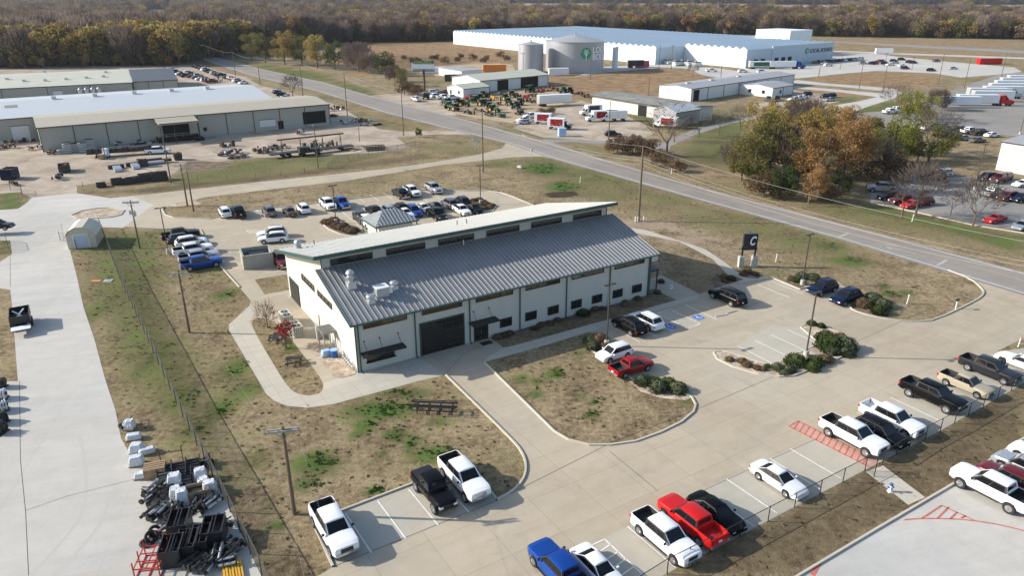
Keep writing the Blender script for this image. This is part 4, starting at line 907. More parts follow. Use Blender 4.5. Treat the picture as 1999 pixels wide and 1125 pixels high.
g3 = 'vehicles along the far kerb of the back lot'; HB = R(119)
for k, c, u, v, h, lab in (('suv', 'white', 439, 413, HB, 'white SUV at the left end of the far kerb row'), ('pickup', 'black', 465, 413, HB, 'black pickup beside the white SUV at the left end of the far row'), ('suv', 'grey', 525, 411, HB, 'grey SUV standing alone in the far kerb row'),
                           ('sedan', 'brown', 565, 411, HB, 'dark brown sedan in the far kerb row beside a white hatchback'), ('suv', 'white', 592, 406, HB, 'white SUV right of the dark brown sedan'), ('pickup', 'white', 640, 398, HB + math.pi, 'white pickup left of the blue pickup, by the lamp post'),
                           ('pickup', 'blue', 667, 396, HB + math.pi, 'blue pickup right of the white pickup by the lamp post'), ('pickup', 'charcoal', 782, 377, HB, 'dark grey pickup beside a white pickup at the far kerb'), ('pickup', 'white', 804, 373, HB + math.pi, 'white pickup beside the dark grey pickup at the far kerb'),
                           ('pickup', 'silver', 846, 367, HB + math.pi, 'silver pickup alone at the right end of the far kerb')): vehicle(k, c, at(u, v), h, lab, g3)
g4 = 'vehicles in the middle rows of the back lot'
for k, c, u, v, h, lab in (('pickup', 'charcoal', 706, 424, HB, 'dark grey pickup at the left end of the middle rows'), ('pickup', 'white', 717, 432, HB + math.pi, 'white pickup half hidden by the small hip roofed shelter'), ('pickup', 'black', 731, 413, HB, 'black pickup second from left in the middle row'),
                           ('suv', 'silver', 757, 409, HB, 'silver SUV between black pickup and black SUV in the middle row'), ('suv', 'black', 781, 405, HB, 'black SUV behind the tip of the shelter roof'), ('sedan', 'white', 792, 414, HB + math.pi, 'white sedan peeping over the shelter roof'), ('suv', 'blue', 808, 411, HB + math.pi, 'dark blue SUV right of the shelter roof'),
                           ('sedan', 'white', 827, 404, HB + math.pi, 'white sedan between blue SUV and dark sedan'), ('sedan', 'charcoal', 852, 402, HB + math.pi, 'charcoal sedan behind the black pickup'), ('pickup', 'black', 852, 418, HB + math.pi, 'black pickup nearest the long roof in the middle rows'), ('suv', 'grey', 877, 396, HB, 'grey SUV left of a charcoal SUV near the planted island'),
                           ('suv', 'charcoal', 901, 392, HB, 'charcoal SUV farthest right in the upper middle row'), ('small_pickup', 'white', 901, 409, HB + math.pi, 'small white pickup in front of the charcoal SUV'), ('sedan', 'black', 926, 406, HB + math.pi, 'black sedan beside the planted island and lamp')): vehicle(k, c, at(u, v), h, lab, g4)

# ------------------------------------------------------------------ other buildings
rib_mat('shed_wall', (.40, .385, .33), .3, 0, .4, .6, darken=.2); rib_mat('shed_wall_end', (.46, .44, .37), .3, 1, .4, .6, darken=.2)
rib_mat('tan_roof', (.44, .39, .30), .61, 0, .6, .6, darken=.25, var=.1); rib_mat('white_roof', (.50, .52, .53), .61, 0, .5, .45, darken=.15, var=.08); rib_mat('dark_roof', (.075, .08, .085), .61, 0, .5, .5, var=.15)
rib_mat('pale_wall', (.66, .67, .67), .3, 0, .4, .5); rib_mat('pale_wall_end', (.72, .72, .71), .3, 1, .4, .5); rib_mat('grey_roof', (.34, .34, .35), .61, 0, .5, .5, var=.12)
mat('dirty_roof', (.20, .20, .18), .9, var=.3, scale=.3); mat('brick_paint', (.62, .59, .52), .85, var=.1, scale=1); mat('farm_roof', (.48, .47, .38), .6, var=.08, scale=.3)
mat('brown_trim', (.045, .035, .03), .6); mat('door_white', (.62, .63, .64), .5, var=.05); mat('opening_dark', (.006, .006, .006), .9); mat('concrete_dock', (.38, .36, .33), .9, var=.2, scale=1)  # the near-black one paints the shade inside open bays and doorways
def shed(name, label, O, ang, x0, x1, y1, eave, ridge, ry, back, wall, wall_e, roof_m, bays=0, over=.35, y0=0., trim='brown_trim', doors=(), closed=True):
    t = thing(name, label, 'building', O, ang)
    e = [(y0, 0), (y1, 0), (y1, back), (ry, ridge), (y0, eave)]
    vs = [(a, y, z) for a in (x0, x1) for y, z in e]; b = MB()
    b.add(vs, [(4, 3, 2, 1, 0)], M[wall_e]); b.add(vs, [(5, 6, 7, 8, 9)], M[wall_e]); b.add(vs, [(0, 5, 9, 4), (1, 2, 7, 6)], M[wall]); b.build('wall', None, t)
    r = MB(); th = .12
    def sl(ya, za, yb, zb):
        q = [(x, y, z + d) for d in (.16, .04) for x in (x0 - over, x1 + over) for y, z in ((ya, za), (yb, zb))]
        r.add(q, [(0, 2, 3, 1), (4, 5, 7, 6), (0, 4, 6, 2), (1, 3, 7, 5), (0, 1, 5, 4), (2, 6, 7, 3)])
    s0 = (ridge - eave) / (ry - y0); s1 = (ridge - back) / (y1 - ry) if y1 > ry else 0
    sl(y0 - over, eave - over * s0, ry, ridge)
    if y1 > ry: sl(ry, ridge, y1 + over, back - over * s1)
    r.build('roof', M[roof_m], t)
    g = MB(); g.bar((x0 - over, y0 - over - .05, eave - .02), (x1 + over, y0 - over - .05, eave - .02), .14, .22)
    if bays:
        for k in range(bays + 1): g.box((x0 + (x1 - x0) * k / bays, y0 - .06, 0), (.16, .12, eave))
    g.build('trim', M[trim], t)
    for (dx, dz, dw, dh, dm, dn, face) in doors:
        d = MB()
        if face == 'f': d.box((dx, y0 - .03, dz), (dw, .1, dh), M[dm]); d.box((dx, y0 - .05, dz + dh), (dw + .3, .14, .14), M[trim])
        else: d.box((x0 - .03, dx, dz), (.1, dw, dh), M[dm]); d.box((x0 - .05, dx, dz + dh), (.14, dw + .3, .14), M[trim])
        d.build(dn, None, t)
    return t
A0 = G(85, 297); AA = R(33.3)
def LA_(a, y, z=0, O=None, an=AA):
    O = O or A0; return O + Vector((a * math.cos(an) - y * math.sin(an), a * math.sin(an) + y * math.cos(an), z))
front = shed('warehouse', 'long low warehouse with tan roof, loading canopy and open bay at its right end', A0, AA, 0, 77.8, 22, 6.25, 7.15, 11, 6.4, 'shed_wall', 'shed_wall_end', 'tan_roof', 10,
     doors=((72.9, .8, 7.2, 3.6, 'opening_dark', 'open_bay', 'f'), (58.4, 1.2, 4.6, 2.0, 'door_white', 'panel', 'f'), (62.3, .1, 1.6, 2.3, 'opening_dark', 'door', 'f'), (40.5, 1.6, .9, .9, 'opening_dark', 'vent', 'f'), (33.5, 1.4, .9, .9, 'dark_grille', 'vent', 'f')))
c = MB(); c.quad((27.5, -.3, 6.3), (27.5, -6.2, 5.3), (38.0, -6.2, 5.3), (38.0, -.3, 6.3)); c.box((32.75, -6.2, 5.15), (10.6, .12, .2)); c.box((32.75, -3.2, 5.55), (10.4, 6, .1)); cn = c.build('loading_canopy', M['tan_roof'], front)
for x in (27.9, 31.5, 37.6): c = MB(); c.box((x, -6.0, 0), (.18, .18, 5.2)); c.build('post', M['brown_trim'], cn)
c = MB(); c.box((32.8, -1.8, 0), (11, 3.6, 1.25)); c.box((37.6, -4.6, 0), (2.4, 3, .8)); c.box((32.8, -.08, 1.25), (7, .1, 3.9), M['opening_dark']); c.build('loading_dock', None, front)
c = MB()
for z in (1.7, 2.2): c.bar((27.4, -3.6, z), (38, -3.6, z), .05, .05)
for k in range(6): c.bar((27.4 + k * 2.1, -3.6, 1.2), (27.4 + k * 2.1, -3.6, 2.25), .05, .05)
c.build('railing', M['galv'], front)
wt_ = shed('warehouse', 'white roofed warehouse adjoining behind the tan roofed one, with small roof vents', A0, AA, -75, 67, 70, 6.15, 8.0, 46, 6.2, 'shed_wall', 'shed_wall_end', 'white_roof', 0, .3, 22.1, doors=((-4.0, 0, 4.2, 4.0, 'door_white', 'overhead_door', 'f'), (-16, 0, 4.2, 4.0, 'door_white', 'overhead_door', 'f')))
for k in range(5):
    v = MB(); x = 6.5 + k * 11.3; v.box((x, 45, 7.9), (1.3, 1.1, .95), M['galv']); v.box((x, 45, 8.85), (1.6, 1.4, .1), M['galv']); v.build('roof_vent', None, wt_)
for x in (-13, -6.5): v = MB(); v.quad((x, 36, 7.42), (x + 3.2, 36, 7.42), (x + 3.2, 40, 7.74), (x, 40, 7.74)); v.build('skylight', M['dirty_roof'], wt_)
B0 = G(0, 207); BA_ = R(27.5)
bk = shed('warehouse', 'farthest beige roofed warehouse in front of the wood, with vents scattered on its roof', B0, BA_, -85, 44.5, 55, 5.9, 8.0, 30, 6.2, 'shed_wall', 'shed_wall_end', 'farm_roof', 9, .3, 1.5, doors=((19, 1.2, 3.0, 3.0, 'door_white', 'overhead_door', 'f'),))
shed('warehouse', 'warehouse with dark charcoal roof attached to the right of the beige roofed one', B0, BA_, 44.9, 61, 54, 5.9, 8.2, 30, 6.2, 'shed_wall', 'shed_wall_end', 'dark_roof', 3, .3, 3.5)
for x, y in ((2, 20), (14, 34), (15, 13), (22, 14), (29, 15), (35, 16), (8, 14), (36, 26), (-8, 13)): v = MB(); v.box((x, y, 5.9 + y * .07 - .1), (1.2, 1.1, .9)); v.build('roof_vent', M['galv'], bk)
# machinery silos between the warehouses
for k in range(4):
    v = MB(); v.tube((0, 0, 1.5), (0, 0, 4.6), .8, .8, 12); v.tube((0, 0, 4.6), (0, 0, 5.2), .8, .2, 12); v.tube((0, 0, .6), (0, 0, 1.5), .2, .8, 12)
    for a in range(3): v.tube((.7 * math.cos(a * 2.1), .7 * math.sin(a * 2.1), 0), (.7 * math.cos(a * 2.1), .7 * math.sin(a * 2.1), 2), .06)
    o = v.build('hopper_tank', M['galv']); o.location = LA_(26.5 + k * 2.1, -1.6, 0, B0, BA_); tag(o, ('leftmost', 'second', 'third', 'rightmost')[k] + ' of four grey hopper tanks against the farthest warehouse wall', 'tank', 'hopper tanks between the warehouses')
# shelter with hip roof, enclosure, small barn
sh = thing('shelter', 'small shelter with grey ribbed hip roof just behind the long roof', 'shelter', G(762, 457), AA)
b = MB(); b.box((0, 0, 0), (6.2, 5.0, 2.7)); b.build('wall', M['cream_siding'], sh)
b = MB(); e = [(-4, -3.3, 2.7), (4, -3.3, 2.7), (4, 3.3, 2.7), (-4, 3.3, 2.7), (-1.2, 0, 4.5), (1.2, 0, 4.5)]
b.add(e, [(0, 1, 5, 4), (1, 2, 5), (2, 3, 4, 5), (3, 0, 4), (3, 2, 1, 0)], M['roof_light'])
for k in range(1, 13):
    x = -4 + k * .615; f = min(1, (4 - abs(x)) / 2.8)
    for s_ in (-1, 1): b.bar((x, s_ * 3.3, 2.75), (x, s_ * (3.3 - 3.3 * f), 2.75 + 1.8 * f), .06, .08, M['roof_light_rib'])
for k in range(1, 10):
    y = -3.3 + k * .66; f = (3.3 - abs(y)) / 3.3
    for s_ in (-1, 1): b.bar((s_ * 4, y, 2.75), (s_ * (4 - 2.8 * f), y, 2.75 + 1.8 * f), .06, .08, M['roof_light_rib'])
b.build('roof', None, sh)
b = MB()
for p, q in ((0, 1), (1, 2), (2, 3), (3, 0)): b.bar(Vector(e[p]) - Vector((0, 0, .05)), Vector(e[q]) - Vector((0, 0, .05)), .12, .25)
for x in (-3.7, 3.7):
    for y in (-3, 3): b.box((x, y, 0), (.15, .15, 2.7))
b.build('trim', M['green_trim'], sh)
en = thing('dumpster_enclosure', 'square block-walled bin enclosure beside the left end of the building', 'enclosure', G(503, 515), R(25))
b = MB()
for c_, d_ in (((0, -2.0, 0), (4.4, .25, 2.2)), ((0, 2.0, 0), (4.4, .25, 2.2)), ((-2.1, 0, 0), (.25, 3.8, 2.2)), ((2.1, 0, 0), (.25, 3.8, 2.2))): b.box(c_, d_)
b.build('wall', M['grey_wall'], en); b = MB(); b.box((.1, 0, .1), (2.2, 3.2, 1.5), M['green_trim']); b.box((.1, 0, 1.6), (2.3, 3.3, .1), M['black_metal']); b.box((-1.5, 0, 0), (.6, 3.2, .9), M['steel_dark']); b.build('bin', None, en)
bn = thing('storage_barn', 'small cream storage barn with rounded gambrel roof and pale blue door', 'barn', G(168, 476), R(18))
pr = [(-2.1, 0), (2.1, 0), (2.1, 2.1), (1.55, 3.0), (.6, 3.5), (-.6, 3.5), (-1.55, 3.0), (-2.1, 2.1)]
b = MB(); vs = [(x, y, z) for y in (-2.4, 2.8) for x, z in pr]; b.add(vs, [tuple(range(8)), tuple(range(15, 7, -1)), (0, 8, 9, 1)[::-1], (1, 9, 10, 2), (0, 7, 15, 8)]); b.build('wall', mat('barn_wall', (.50, .45, .36), .7, var=.06, scale=2), bn)
b = MB(); o2 = [(2.3, 2.05), (1.65, 3.08), (.62, 3.6), (-.62, 3.6), (-1.65, 3.08), (-2.3, 2.05)]
for (xa, za), (xb, zb) in zip(o2, o2[1:]): b.add([(xa, -2.6, za), (xa, 3.0, za), (xb, 3.0, zb), (xb, -2.6, zb), (xa, -2.6, za - .1), (xa, 3.0, za - .1), (xb, 3.0, zb - .1), (xb, -2.6, zb - .1)], [(0, 1, 2, 3), (7, 6, 5, 4), (0, 3, 7, 4), (1, 5, 6, 2)])
rib_mat('barn_roof', (.52, .48, .38), .3, 1, .5, .5); b.build('roof', M['barn_roof'], bn)
b = MB(); b.box((0, -2.43, .1), (2.0, .08, 2.2)); b.build('door', mat('door_blue', (.40, .47, .55), .5), bn)
b = MB(); [b.box((x, -2.45, 0), (.12, .12, 2.4)) for x in (-1.1, 1.1)]; b.box((0, -2.45, 2.3), (2.3, .12, .12)); b.build('door_frame', M['white_metal'], bn)
# white corner building at the right edge
wb_ = shed('warehouse', 'tall white wall of a building cut off by the right edge', G(1943, 331), R(-62), 0, 60, 40, 6.6, 8.0, 20, 6.6, 'pale_wall', 'pale_wall_end', 'grey_roof', 0, .2)
wb_.rotation_euler.z = R(-60); 
b = MB(); b.box((30, -.04, 4.2), (60, .06, .12)); b.build('trim', M['grey_wall'], wb_)
# sheds right of the road
C0 = G(1348, 198); cb = shed('workshop', 'long pale workshop with dark open door near its left corner and grey roof', C0, R(42), 0, 77, 15, 4.6, 5.4, 7.5, 4.6, 'pale_wall', 'pale_wall_end', 'grey_roof', 7, .3, doors=((3.4, 0, 3.6, 3.9, 'opening_dark', 'open_door', 'f'), (10, 0, 3.5, 3.5, 'door_white', 'overhead_door', 'e')))
for x in (8, 24, 44): v = MB(); v.box((x, 7.5, 5.4), (2.4, .9, .5)); v.build('ridge_vent', M['galv'], cb)
shed('workshop', 'short pale annex with grey roof standing out from the long workshop', LA_(33, -15, 0, C0, R(42)), R(42), 0, 16, 14.8, 3.6, 4.6, 7.4, 3.6, 'pale_wall', 'pale_wall_end', 'grey_roof', 2, .3, doors=((4, 1.2, 1.2, 1.1, 'glass_dark', 'window', 'e'), (10, 1.2, 1.2, 1.1, 'glass_dark', 'window', 'e'), (6, 1.2, 1.2, 1.1, 'glass_dark', 'window', 'f')))
T0 = G(903, 187); shed('farm_shop', 'tractor dealer shed with pale green-beige roof over a dark open side', G(938, 180), R(40), 0, 38, 20, 4.6, 6.2, 10, 4.6, 'pale_wall', 'pale_wall_end', 'farm_roof', 3, .5, doors=((12, 0, 6, 4, 'opening_dark', 'open_bay', 'f'), (3, 0, 3, 2.4, 'opening_dark', 'open_bay', 'f'), (27, 0, 10, 4.2, 'opening_dark', 'open_bay', 'f')))
shed('farm_shop', 'small white gabled office in front of the tractor dealer shed', G(905, 190), R(40), 0, 13, 11, 3.2, 4.4, 5.5, 3.2, 'pale_wall', 'pale_wall_end', 'farm_roof', 1, .3, doors=((3, 1, 1, 1.1, 'glass_dark', 'window', 'e'), (8.5, 0, 1, 2, 'door_grey', 'door', 'e')))
shed('beer_depot', 'low white painted depot with flat dark grey roof behind the delivery trucks', G(1156, 209), R(-54), 0, 43, 14, 4.2, 4.9, 7, 4.2, 'brick_paint', 'brick_paint', 'dirty_roof', 0, .9, doors=((25, 0, 4, 3.4, 'opening_dark', 'open_door', 'f'),))
shed('metal_garage', 'grey metal garage with pale gable roof behind the bare roadside trees', G(1318, 247), R(40), 0, 12, 9, 4.2, 5.6, 4.5, 4.2, 'grey_roof', 'grey_roof', 'white_roof', 0, .3)
shed('site_cabin', 'long white site cabin with small windows near the orange container', G(922, 152), R(125), 0, 22, 6, 3.3, 3.5, 3, 3.3, 'pale_wall', 'pale_wall_end', 'grey_roof', 0, .1, y0=-6)
# ------------------------------------------------------------------ greenhouse and tanks
P0 = G(1455, 133); PAg = R(36)
mat('glasshouse_wall', (.74, .78, .80), .35, var=.05, scale=.2); rib_mat('glasshouse_wall_shaded', (.42, .52, .60), 1.2, 0, .3, .4, var=.03, darken=.08)  # one white building; the second, blue-grey copy has shade put into its colour
gm_ = bpy.data.materials.new('glasshouse_roof'); M['glasshouse_roof'] = gm_; gm_.use_nodes = True; n = gm_.node_tree
b_ = n.nodes['Principled BSDF']; tc = n.nodes.new('ShaderNodeTexCoord').outputs['Object']; sx = n.nodes.new('ShaderNodeSeparateXYZ'); n.links.new(tc, sx.inputs[0])
f = math_(n, 'LESS_THAN', math_(n, 'FRACT', math_(n, 'DIVIDE', sx.outputs[0], 4.0)), .1)
cc = mix(n, noise(n, tc, .03, 4), (.42, .52, .58), (.62, .70, .74)); cc = mix(n, math_(n, 'MULTIPLY', f, .35), cc, (.80, .82, .84)); n.links.new(cc, b_.inputs['Base Color']); b_.inputs['Roughness'].default_value = .3
gh = thing('greenhouse', 'huge pale blue glass greenhouse with sawtooth gables and a name sign', 'greenhouse', P0, PAg)
def zig(name, x0, x1, y0, y1, z, pitch=4.6, amp=1.2):
    n_ = max(1, round((y1 - y0) / pitch)); pt = (y1 - y0) / n_; w_ = MB(); r_ = MB()
    w_.add([(x0, y0, 0), (x1, y0, 0), (x1, y0, z), (x0, y0, z)], [(0, 1, 2, 3)], M['glasshouse_wall_shaded']); w_.add([(x0, y1, 0), (x1, y1, 0), (x1, y1, z), (x0, y1, z)], [(3, 2, 1, 0)], M['glasshouse_wall_shaded'])
    for i in range(n_):
        a, c, b2 = y0 + i * pt, y0 + (i + .5) * pt, y0 + (i + 1) * pt
        for x, o in ((x0, -1), (x1, 1)):
            f = [(x, a, 0), (x, b2, 0), (x, b2, z), (x, c, z + amp), (x, a, z)]; w_.add(f, [tuple(range(5))[::-o]], M['glasshouse_wall'])
        r_.add([(x0, a, z), (x1, a, z), (x1, c, z + amp), (x0, c, z + amp), (x0, b2, z), (x1, b2, z)], [(0, 1, 2, 3), (3, 2, 5, 4)])
    w_.build('wall', None, gh); r_.build('roof', M['glasshouse_roof'], gh)
zig('main', -24, 104, 44, 262, 9.2); zig('front', 0, 82, .1, 43.9, 9.6, 4.9, 1.3)
b = MB(); b.box((52, 0, 0), (60, .5, 10.6)); b.build('wall', M['glasshouse_wall_shaded'], gh)
b = MB(); b.box((100, 48, 9.5), (24, 26, 6)); b.build('upper_storey', M['glasshouse_wall'], gh)
for k in range(5): d = MB(); d.box((8 + k * 6.2 + (6 if k > 1 else 0), -.35, .9), (3.2, .3, 3.4)); d.build('dock_door', M['opening_dark'], gh)
def text_mesh(body, size, depth=.03, shear=0., bold=0.):
    c = bpy.data.curves.new('lettering', 'FONT'); c.body = body; c.size = size; c.extrude = depth; c.shear = shear; c.offset = bold; c.align_x = 'LEFT'
    o = bpy.data.objects.new('tmp', c); link(o); dg = bpy.context.evaluated_depsgraph_get(); me = bpy.data.meshes.new_from_object(o.evaluated_get(dg)); bpy.data.objects.remove(o); return me
def put(me, m, name, parent, fn):
    for v in me.vertices: v.co = fn(v.co)
    me.materials.clear(); me.materials.append(m); o = bpy.data.objects.new(name, me); link(o); o.parent = parent; return o
mat('sign_navy', (.02, .03, .06), .5); mat('sign_green', (.02, .30, .16), .5); mat('sign_white', (.85, .86, .86), .5)
sg = put(text_mesh('LOCAL BOUNTI', 3.1, .06, 0, .05), M['sign_navy'], 'sign_lettering', gh, lambda p: Vector((57.5 + p.x * 1.02, -.36 - p.z, 5.6 + p.y)))
d = MB(); d.tube((54.6, -.3, 6.7), (54.6, -.45, 6.7), 1.7, None, 20); lg = d.build('sign_roundel', M['sign_green'], gh)
d = MB(); d.bar((54.6, -.5, 5.6), (54.6, -.5, 7.7), .18, .1); d.bar((54.6, -.5, 6.3), (53.7, -.5, 7.2), .18, .1); d.bar((54.6, -.5, 6.0), (55.5, -.5, 7.0), .18, .1); d.build('leaf_mark', M['sign_white'], lg)
rib_mat('tank_steel', (.36, .37, .40), 1.2, 2, .5, .45, .3, var=.06, darken=.1)
def tank(c, r, h, lab):
    t = thing('water_tank', lab, 'tank', c); w_ = MB(); w_.tube((0, 0, 0), (0, 0, h), r, r, 48, None, False); o = w_.build('shell', M['tank_steel'], t, True)
    w_ = MB(); w_.tube((0, 0, h), (0, 0, h + r * .2), r * 1.02, .4, 48, None, False); w_.tube((0, 0, h + r * .2), (0, 0, h + r * .2 + .8), .5, .4, 10); w_.build('roof', M['grey_roof'], t)
    w_ = MB(); w_.tube((0, 0, h - .05), (0, 0, h + .12), r * 1.025, None, 48); w_.build('rim', M['galv'], t); return t
tank((9.6, 391.5, 0), 6.5, 14.0, 'smaller grey round steel water tank left of the lettered tank')
big = tank((33, 403, 0), 15.2, 15.0, 'large grey round steel water tank with green and white lettering')
RT = 15.3
def wrap(th0, z0_): return lambda p: Vector(((RT + p.z) * math.sin(th0 + p.x / RT), -(RT + p.z) * math.cos(th0 + p.x / RT), z0_ + p.y))
put(text_mesh('LOCAL', 4.2, .04, 0, .06), M['sign_white'], 'lettering', big, wrap(R(31), 9.8)); put(text_mesh('BOUNTI', 4.2, .04, 0, .06), M['sign_white'], 'lettering', big, wrap(R(31), 6.4))
dm = MB(); dm.tube((0, 0, -.04), (0, 0, .04), 2.9, None, 24); me_ = dm.mesh('r'); put(me_, M['sign_green'], 'roundel', big, wrap(R(17.5), 9.6))
dm = MB(); dm.box((0, -1.8, .05), (.35, 3.6, .03)); 
for s_ in (-1, 1): dm.bar((0, -1, .07), (s_ * 1.3, .8, .07), .35, .03); dm.bar((0, .2, .07), (s_ * .9, 2.0, .07), .3, .03)
put(dm.mesh('l'), M['sign_white'], 'leaf_mark', big, wrap(R(17.5), 9.6))
for (u, v), lab, m_, d_ in (((1090, 147), 'white equipment container standing in front of the large lettered tank', 'white_metal', (10, 3, 3.4)), ((965, 140), 'orange and white container behind the white site cabin', 'paint_orange', (12, 4, 3.6)), ((1930, 125), 'long red shipping container at the far parking lot', 'paint_red', (14, 3, 3.2)), ((846, 143), 'white cylindrical tanker standing behind the billboard', 'white_metal', (13, 3, 3)), ((885, 158), 'dark flatbed container near the farm office', 'steel_dark', (8, 3, 2.8))):
    b = MB(); b.box((0, 0, .15), d_, M[m_])
    for k in range(int(d_[0] / .6)): b.box((-d_[0] / 2 + .3 + k * .6, -d_[1] / 2 - .02, .3), (.25, .06, d_[2] - .3), M[m_])
    b.box((d_[0] / 2, 0, .3), (.05, d_[1] * .9, d_[2] - .4), M['grey_wall']); b.box((0, 0, 0), (d_[0] * .98, d_[1] * .9, .15), M['steel_dark'])
    o = b.build('container'); o.location = G(u, v); o.rotation_euler.z = R(8); tag(o, lab, 'container')
# billboard
bb = thing('billboard', 'roadside billboard on a single post with a green AVAILABLE line', 'billboard', G(829, 177), R(0))
b = MB(); b.tube((0, 0, 0), (0, 0, 8.6), .45, .45, 10); b.build('post', M['rust'], bb)
b = MB(); b.box((0, 0, 8.2), (9, .5, 3.2), M['grey_wall']); b.box((0, -.3, 8.9), (8.8, .1, 1.9), M['white_metal']); b.box((0, -.8, 8.0), (9, .9, .15), M['steel_dark']); b.box((-4.7, .4, 8.0), (.5, 1.4, 3.2), M['white_metal']); b.box((0, -.28, 11.2), (8.8, .1, 1.0), M['green_trim']); b.build('panel', None, bb)
put(text_mesh('AVAILABLE', 1.5, .03, 0, .04), mat('sign_lime', (.30, .42, .10), .6), 'lettering', bb, lambda p: Vector((-4.1 + p.x * 1.02, -.45 - p.z, 11.15 + p.y)))
put(text_mesh('972 590-1140' if False else 'CALL NOW' if False else 'AVAILABLE', .01, .0), M['sign_navy'], 'small_print', bb, lambda p: Vector((-6 + p.x, -.4, 11))) if False else None
# illuminated pylon sign by the entrance: dark box on two piers, white slanted C
py = thing('pylon_sign', 'dark square sign with a slanted white C raised on two concrete piers', 'sign', (G(1447, 523) + G(1469, 519)) / 2, R(4))
for x in (-1.05, 1.05): b = MB(); b.box((x, 0, 0), (.75, .75, 1.75)); b.build('pier', M['conc_base'], py)
b = MB(); b.box((-1.0, 0, 1.75), (.22, .22, 1.6)); b.box((1.0, 0, 1.75), (.22, .22, 1.6)); b.box((0, 0, 2.75), (2.4, .4, .3)); b.build('frame', M['black_metal'], py)
b = MB(); b.box((0, 0, 3.15), (2.1, .5, 2.15)); bx = b.build('sign_box', mat('sign_face', (.012, .014, .035), .25), py)
put(text_mesh('C', 1.9, .03, .3, .05), M['sign_white'], 'lettering', py, lambda p: Vector((-.2 + p.x * .62, -.29 - p.z, 3.6 + p.y)))

# ------------------------------------------------------------------ trees and shrubs
LM = {'gold': ((.15, .11, .03), (.31, .225, .07), (.46, .36, .14)), 'olive': ((.06, .062, .02), (.14, .13, .042), (.25, .215, .08)), 'rust': ((.13, .072, .03), (.28, .16, .062), (.43, .28, .125)),
      'green': ((.022, .036, .012), (.06, .085, .028), (.13, .155, .055)), 'lime': ((.06, .07, .015), (.15, .16, .03), (.27, .26, .07)), 'twig': ((.08, .056, .045), (.175, .132, .108), (.28, .225, .19)),
      'brown': ((.075, .05, .032), (.17, .115, .068), (.28, .20, .125)), 'darktwig': ((.05, .038, .03), (.10, .08, .066), (.16, .13, .11)), 'crimson': ((.10, .012, .014), (.24, .03, .03), (.38, .07, .055)), 'sage': ((.045, .055, .03), (.10, .12, .065), (.18, .20, .12))}
for k_, v_ in LM.items(): leaf_mat('leaf_' + k_, *v_)
mat('bark', (.12, .095, .075), .95, var=.3, scale=2); mat('bark_pale', (.24, .21, .175), .95, var=.25, scale=2)
def crown_mb(h, cr, nl, ls, rng, base=.3, nb=11, stretch=1.0):
    """leaf clumps spread over several lobes, gaps between them"""
    b = MB(); zc = h * (base + 1) / 2; hz = h * (1 - base) / 2
    lobes = []
    for i in range(nb):
        a = rng.uniform(0, 6.28); rr = cr * math.sqrt(rng.uniform(0, .75)); z = zc + hz * rng.uniform(-.75, .72); k = 1 - .45 * abs(z - zc) / hz
        lobes.append((rr * k * math.cos(a), rr * k * math.sin(a), z, cr * rng.uniform(.30, .50) * (1 if nb < 20 else .68)))
    for i in range(nl):
        lx, ly, lz, lr = lobes[rng.randrange(nb)]; 
        d = Vector((rng.gauss(0, 1), rng.gauss(0, 1), rng.gauss(0, 1))).normalized() * lr * (rng.uniform(.35, 1.12) ** .6)
        c = Vector((lx, ly, lz)) + Vector((d.x, d.y, d.z * .85)); s_ = ls * rng.uniform(.6, 1.4)
        u_ = Vector((rng.gauss(0, 1), rng.gauss(0, 1), rng.gauss(0, .8))).normalized(); w_ = u_.orthogonal().normalized(); w_ = (w_ * math.cos(i) + u_.cross(w_) * math.sin(i))
        b.add([c - u_ * s_ * .5, c - w_ * s_ * .42, c + u_ * s_ * .5 * stretch, c + w_ * s_ * .42], [(0, 1, 2, 3)])
    return b
def branches(b, p, d, ln_, r, depth, rng, spread=.55, up=.25):
    e = p + d * ln_; b.tube(p, e, r, r * .6, 3 if depth < 3 else 5, None, False)
    if depth == 0: return
    for i in range(3 if depth > 1 else 4):
        q = Vector((rng.gauss(0, 1), rng.gauss(0, 1), rng.gauss(0, .6))).normalized()
        nd = (d + q * spread * 1.25 + Vector((0, 0, up))).normalized(); s_ = rng.uniform(.55, 1.0)
        branches(b, p + d * ln_ * s_, nd, ln_ * rng.uniform(.6, .8), r * .55 * (.6 + .4 * s_), depth - 1, rng, spread, up)
def trunk_mb(h, r, rng, nb=5, cr=4):
    b = MB(); b.tube((0, 0, 0), (0, 0, h * .45), r, r * .7, 7); b.tube((0, 0, h * .45), (rng.uniform(-.5, .5), rng.uniform(-.5, .5), h * .85), r * .7, r * .2, 6)
    for i in range(nb):
        a = i * 6.28 / nb + rng.uniform(-.4, .4); z = h * rng.uniform(.25, .5); b.tube((0, 0, z), (cr * .6 * math.cos(a), cr * .6 * math.sin(a), z + h * rng.uniform(.2, .35)), r * .4, r * .1, 4)
    return b
_tree = {}
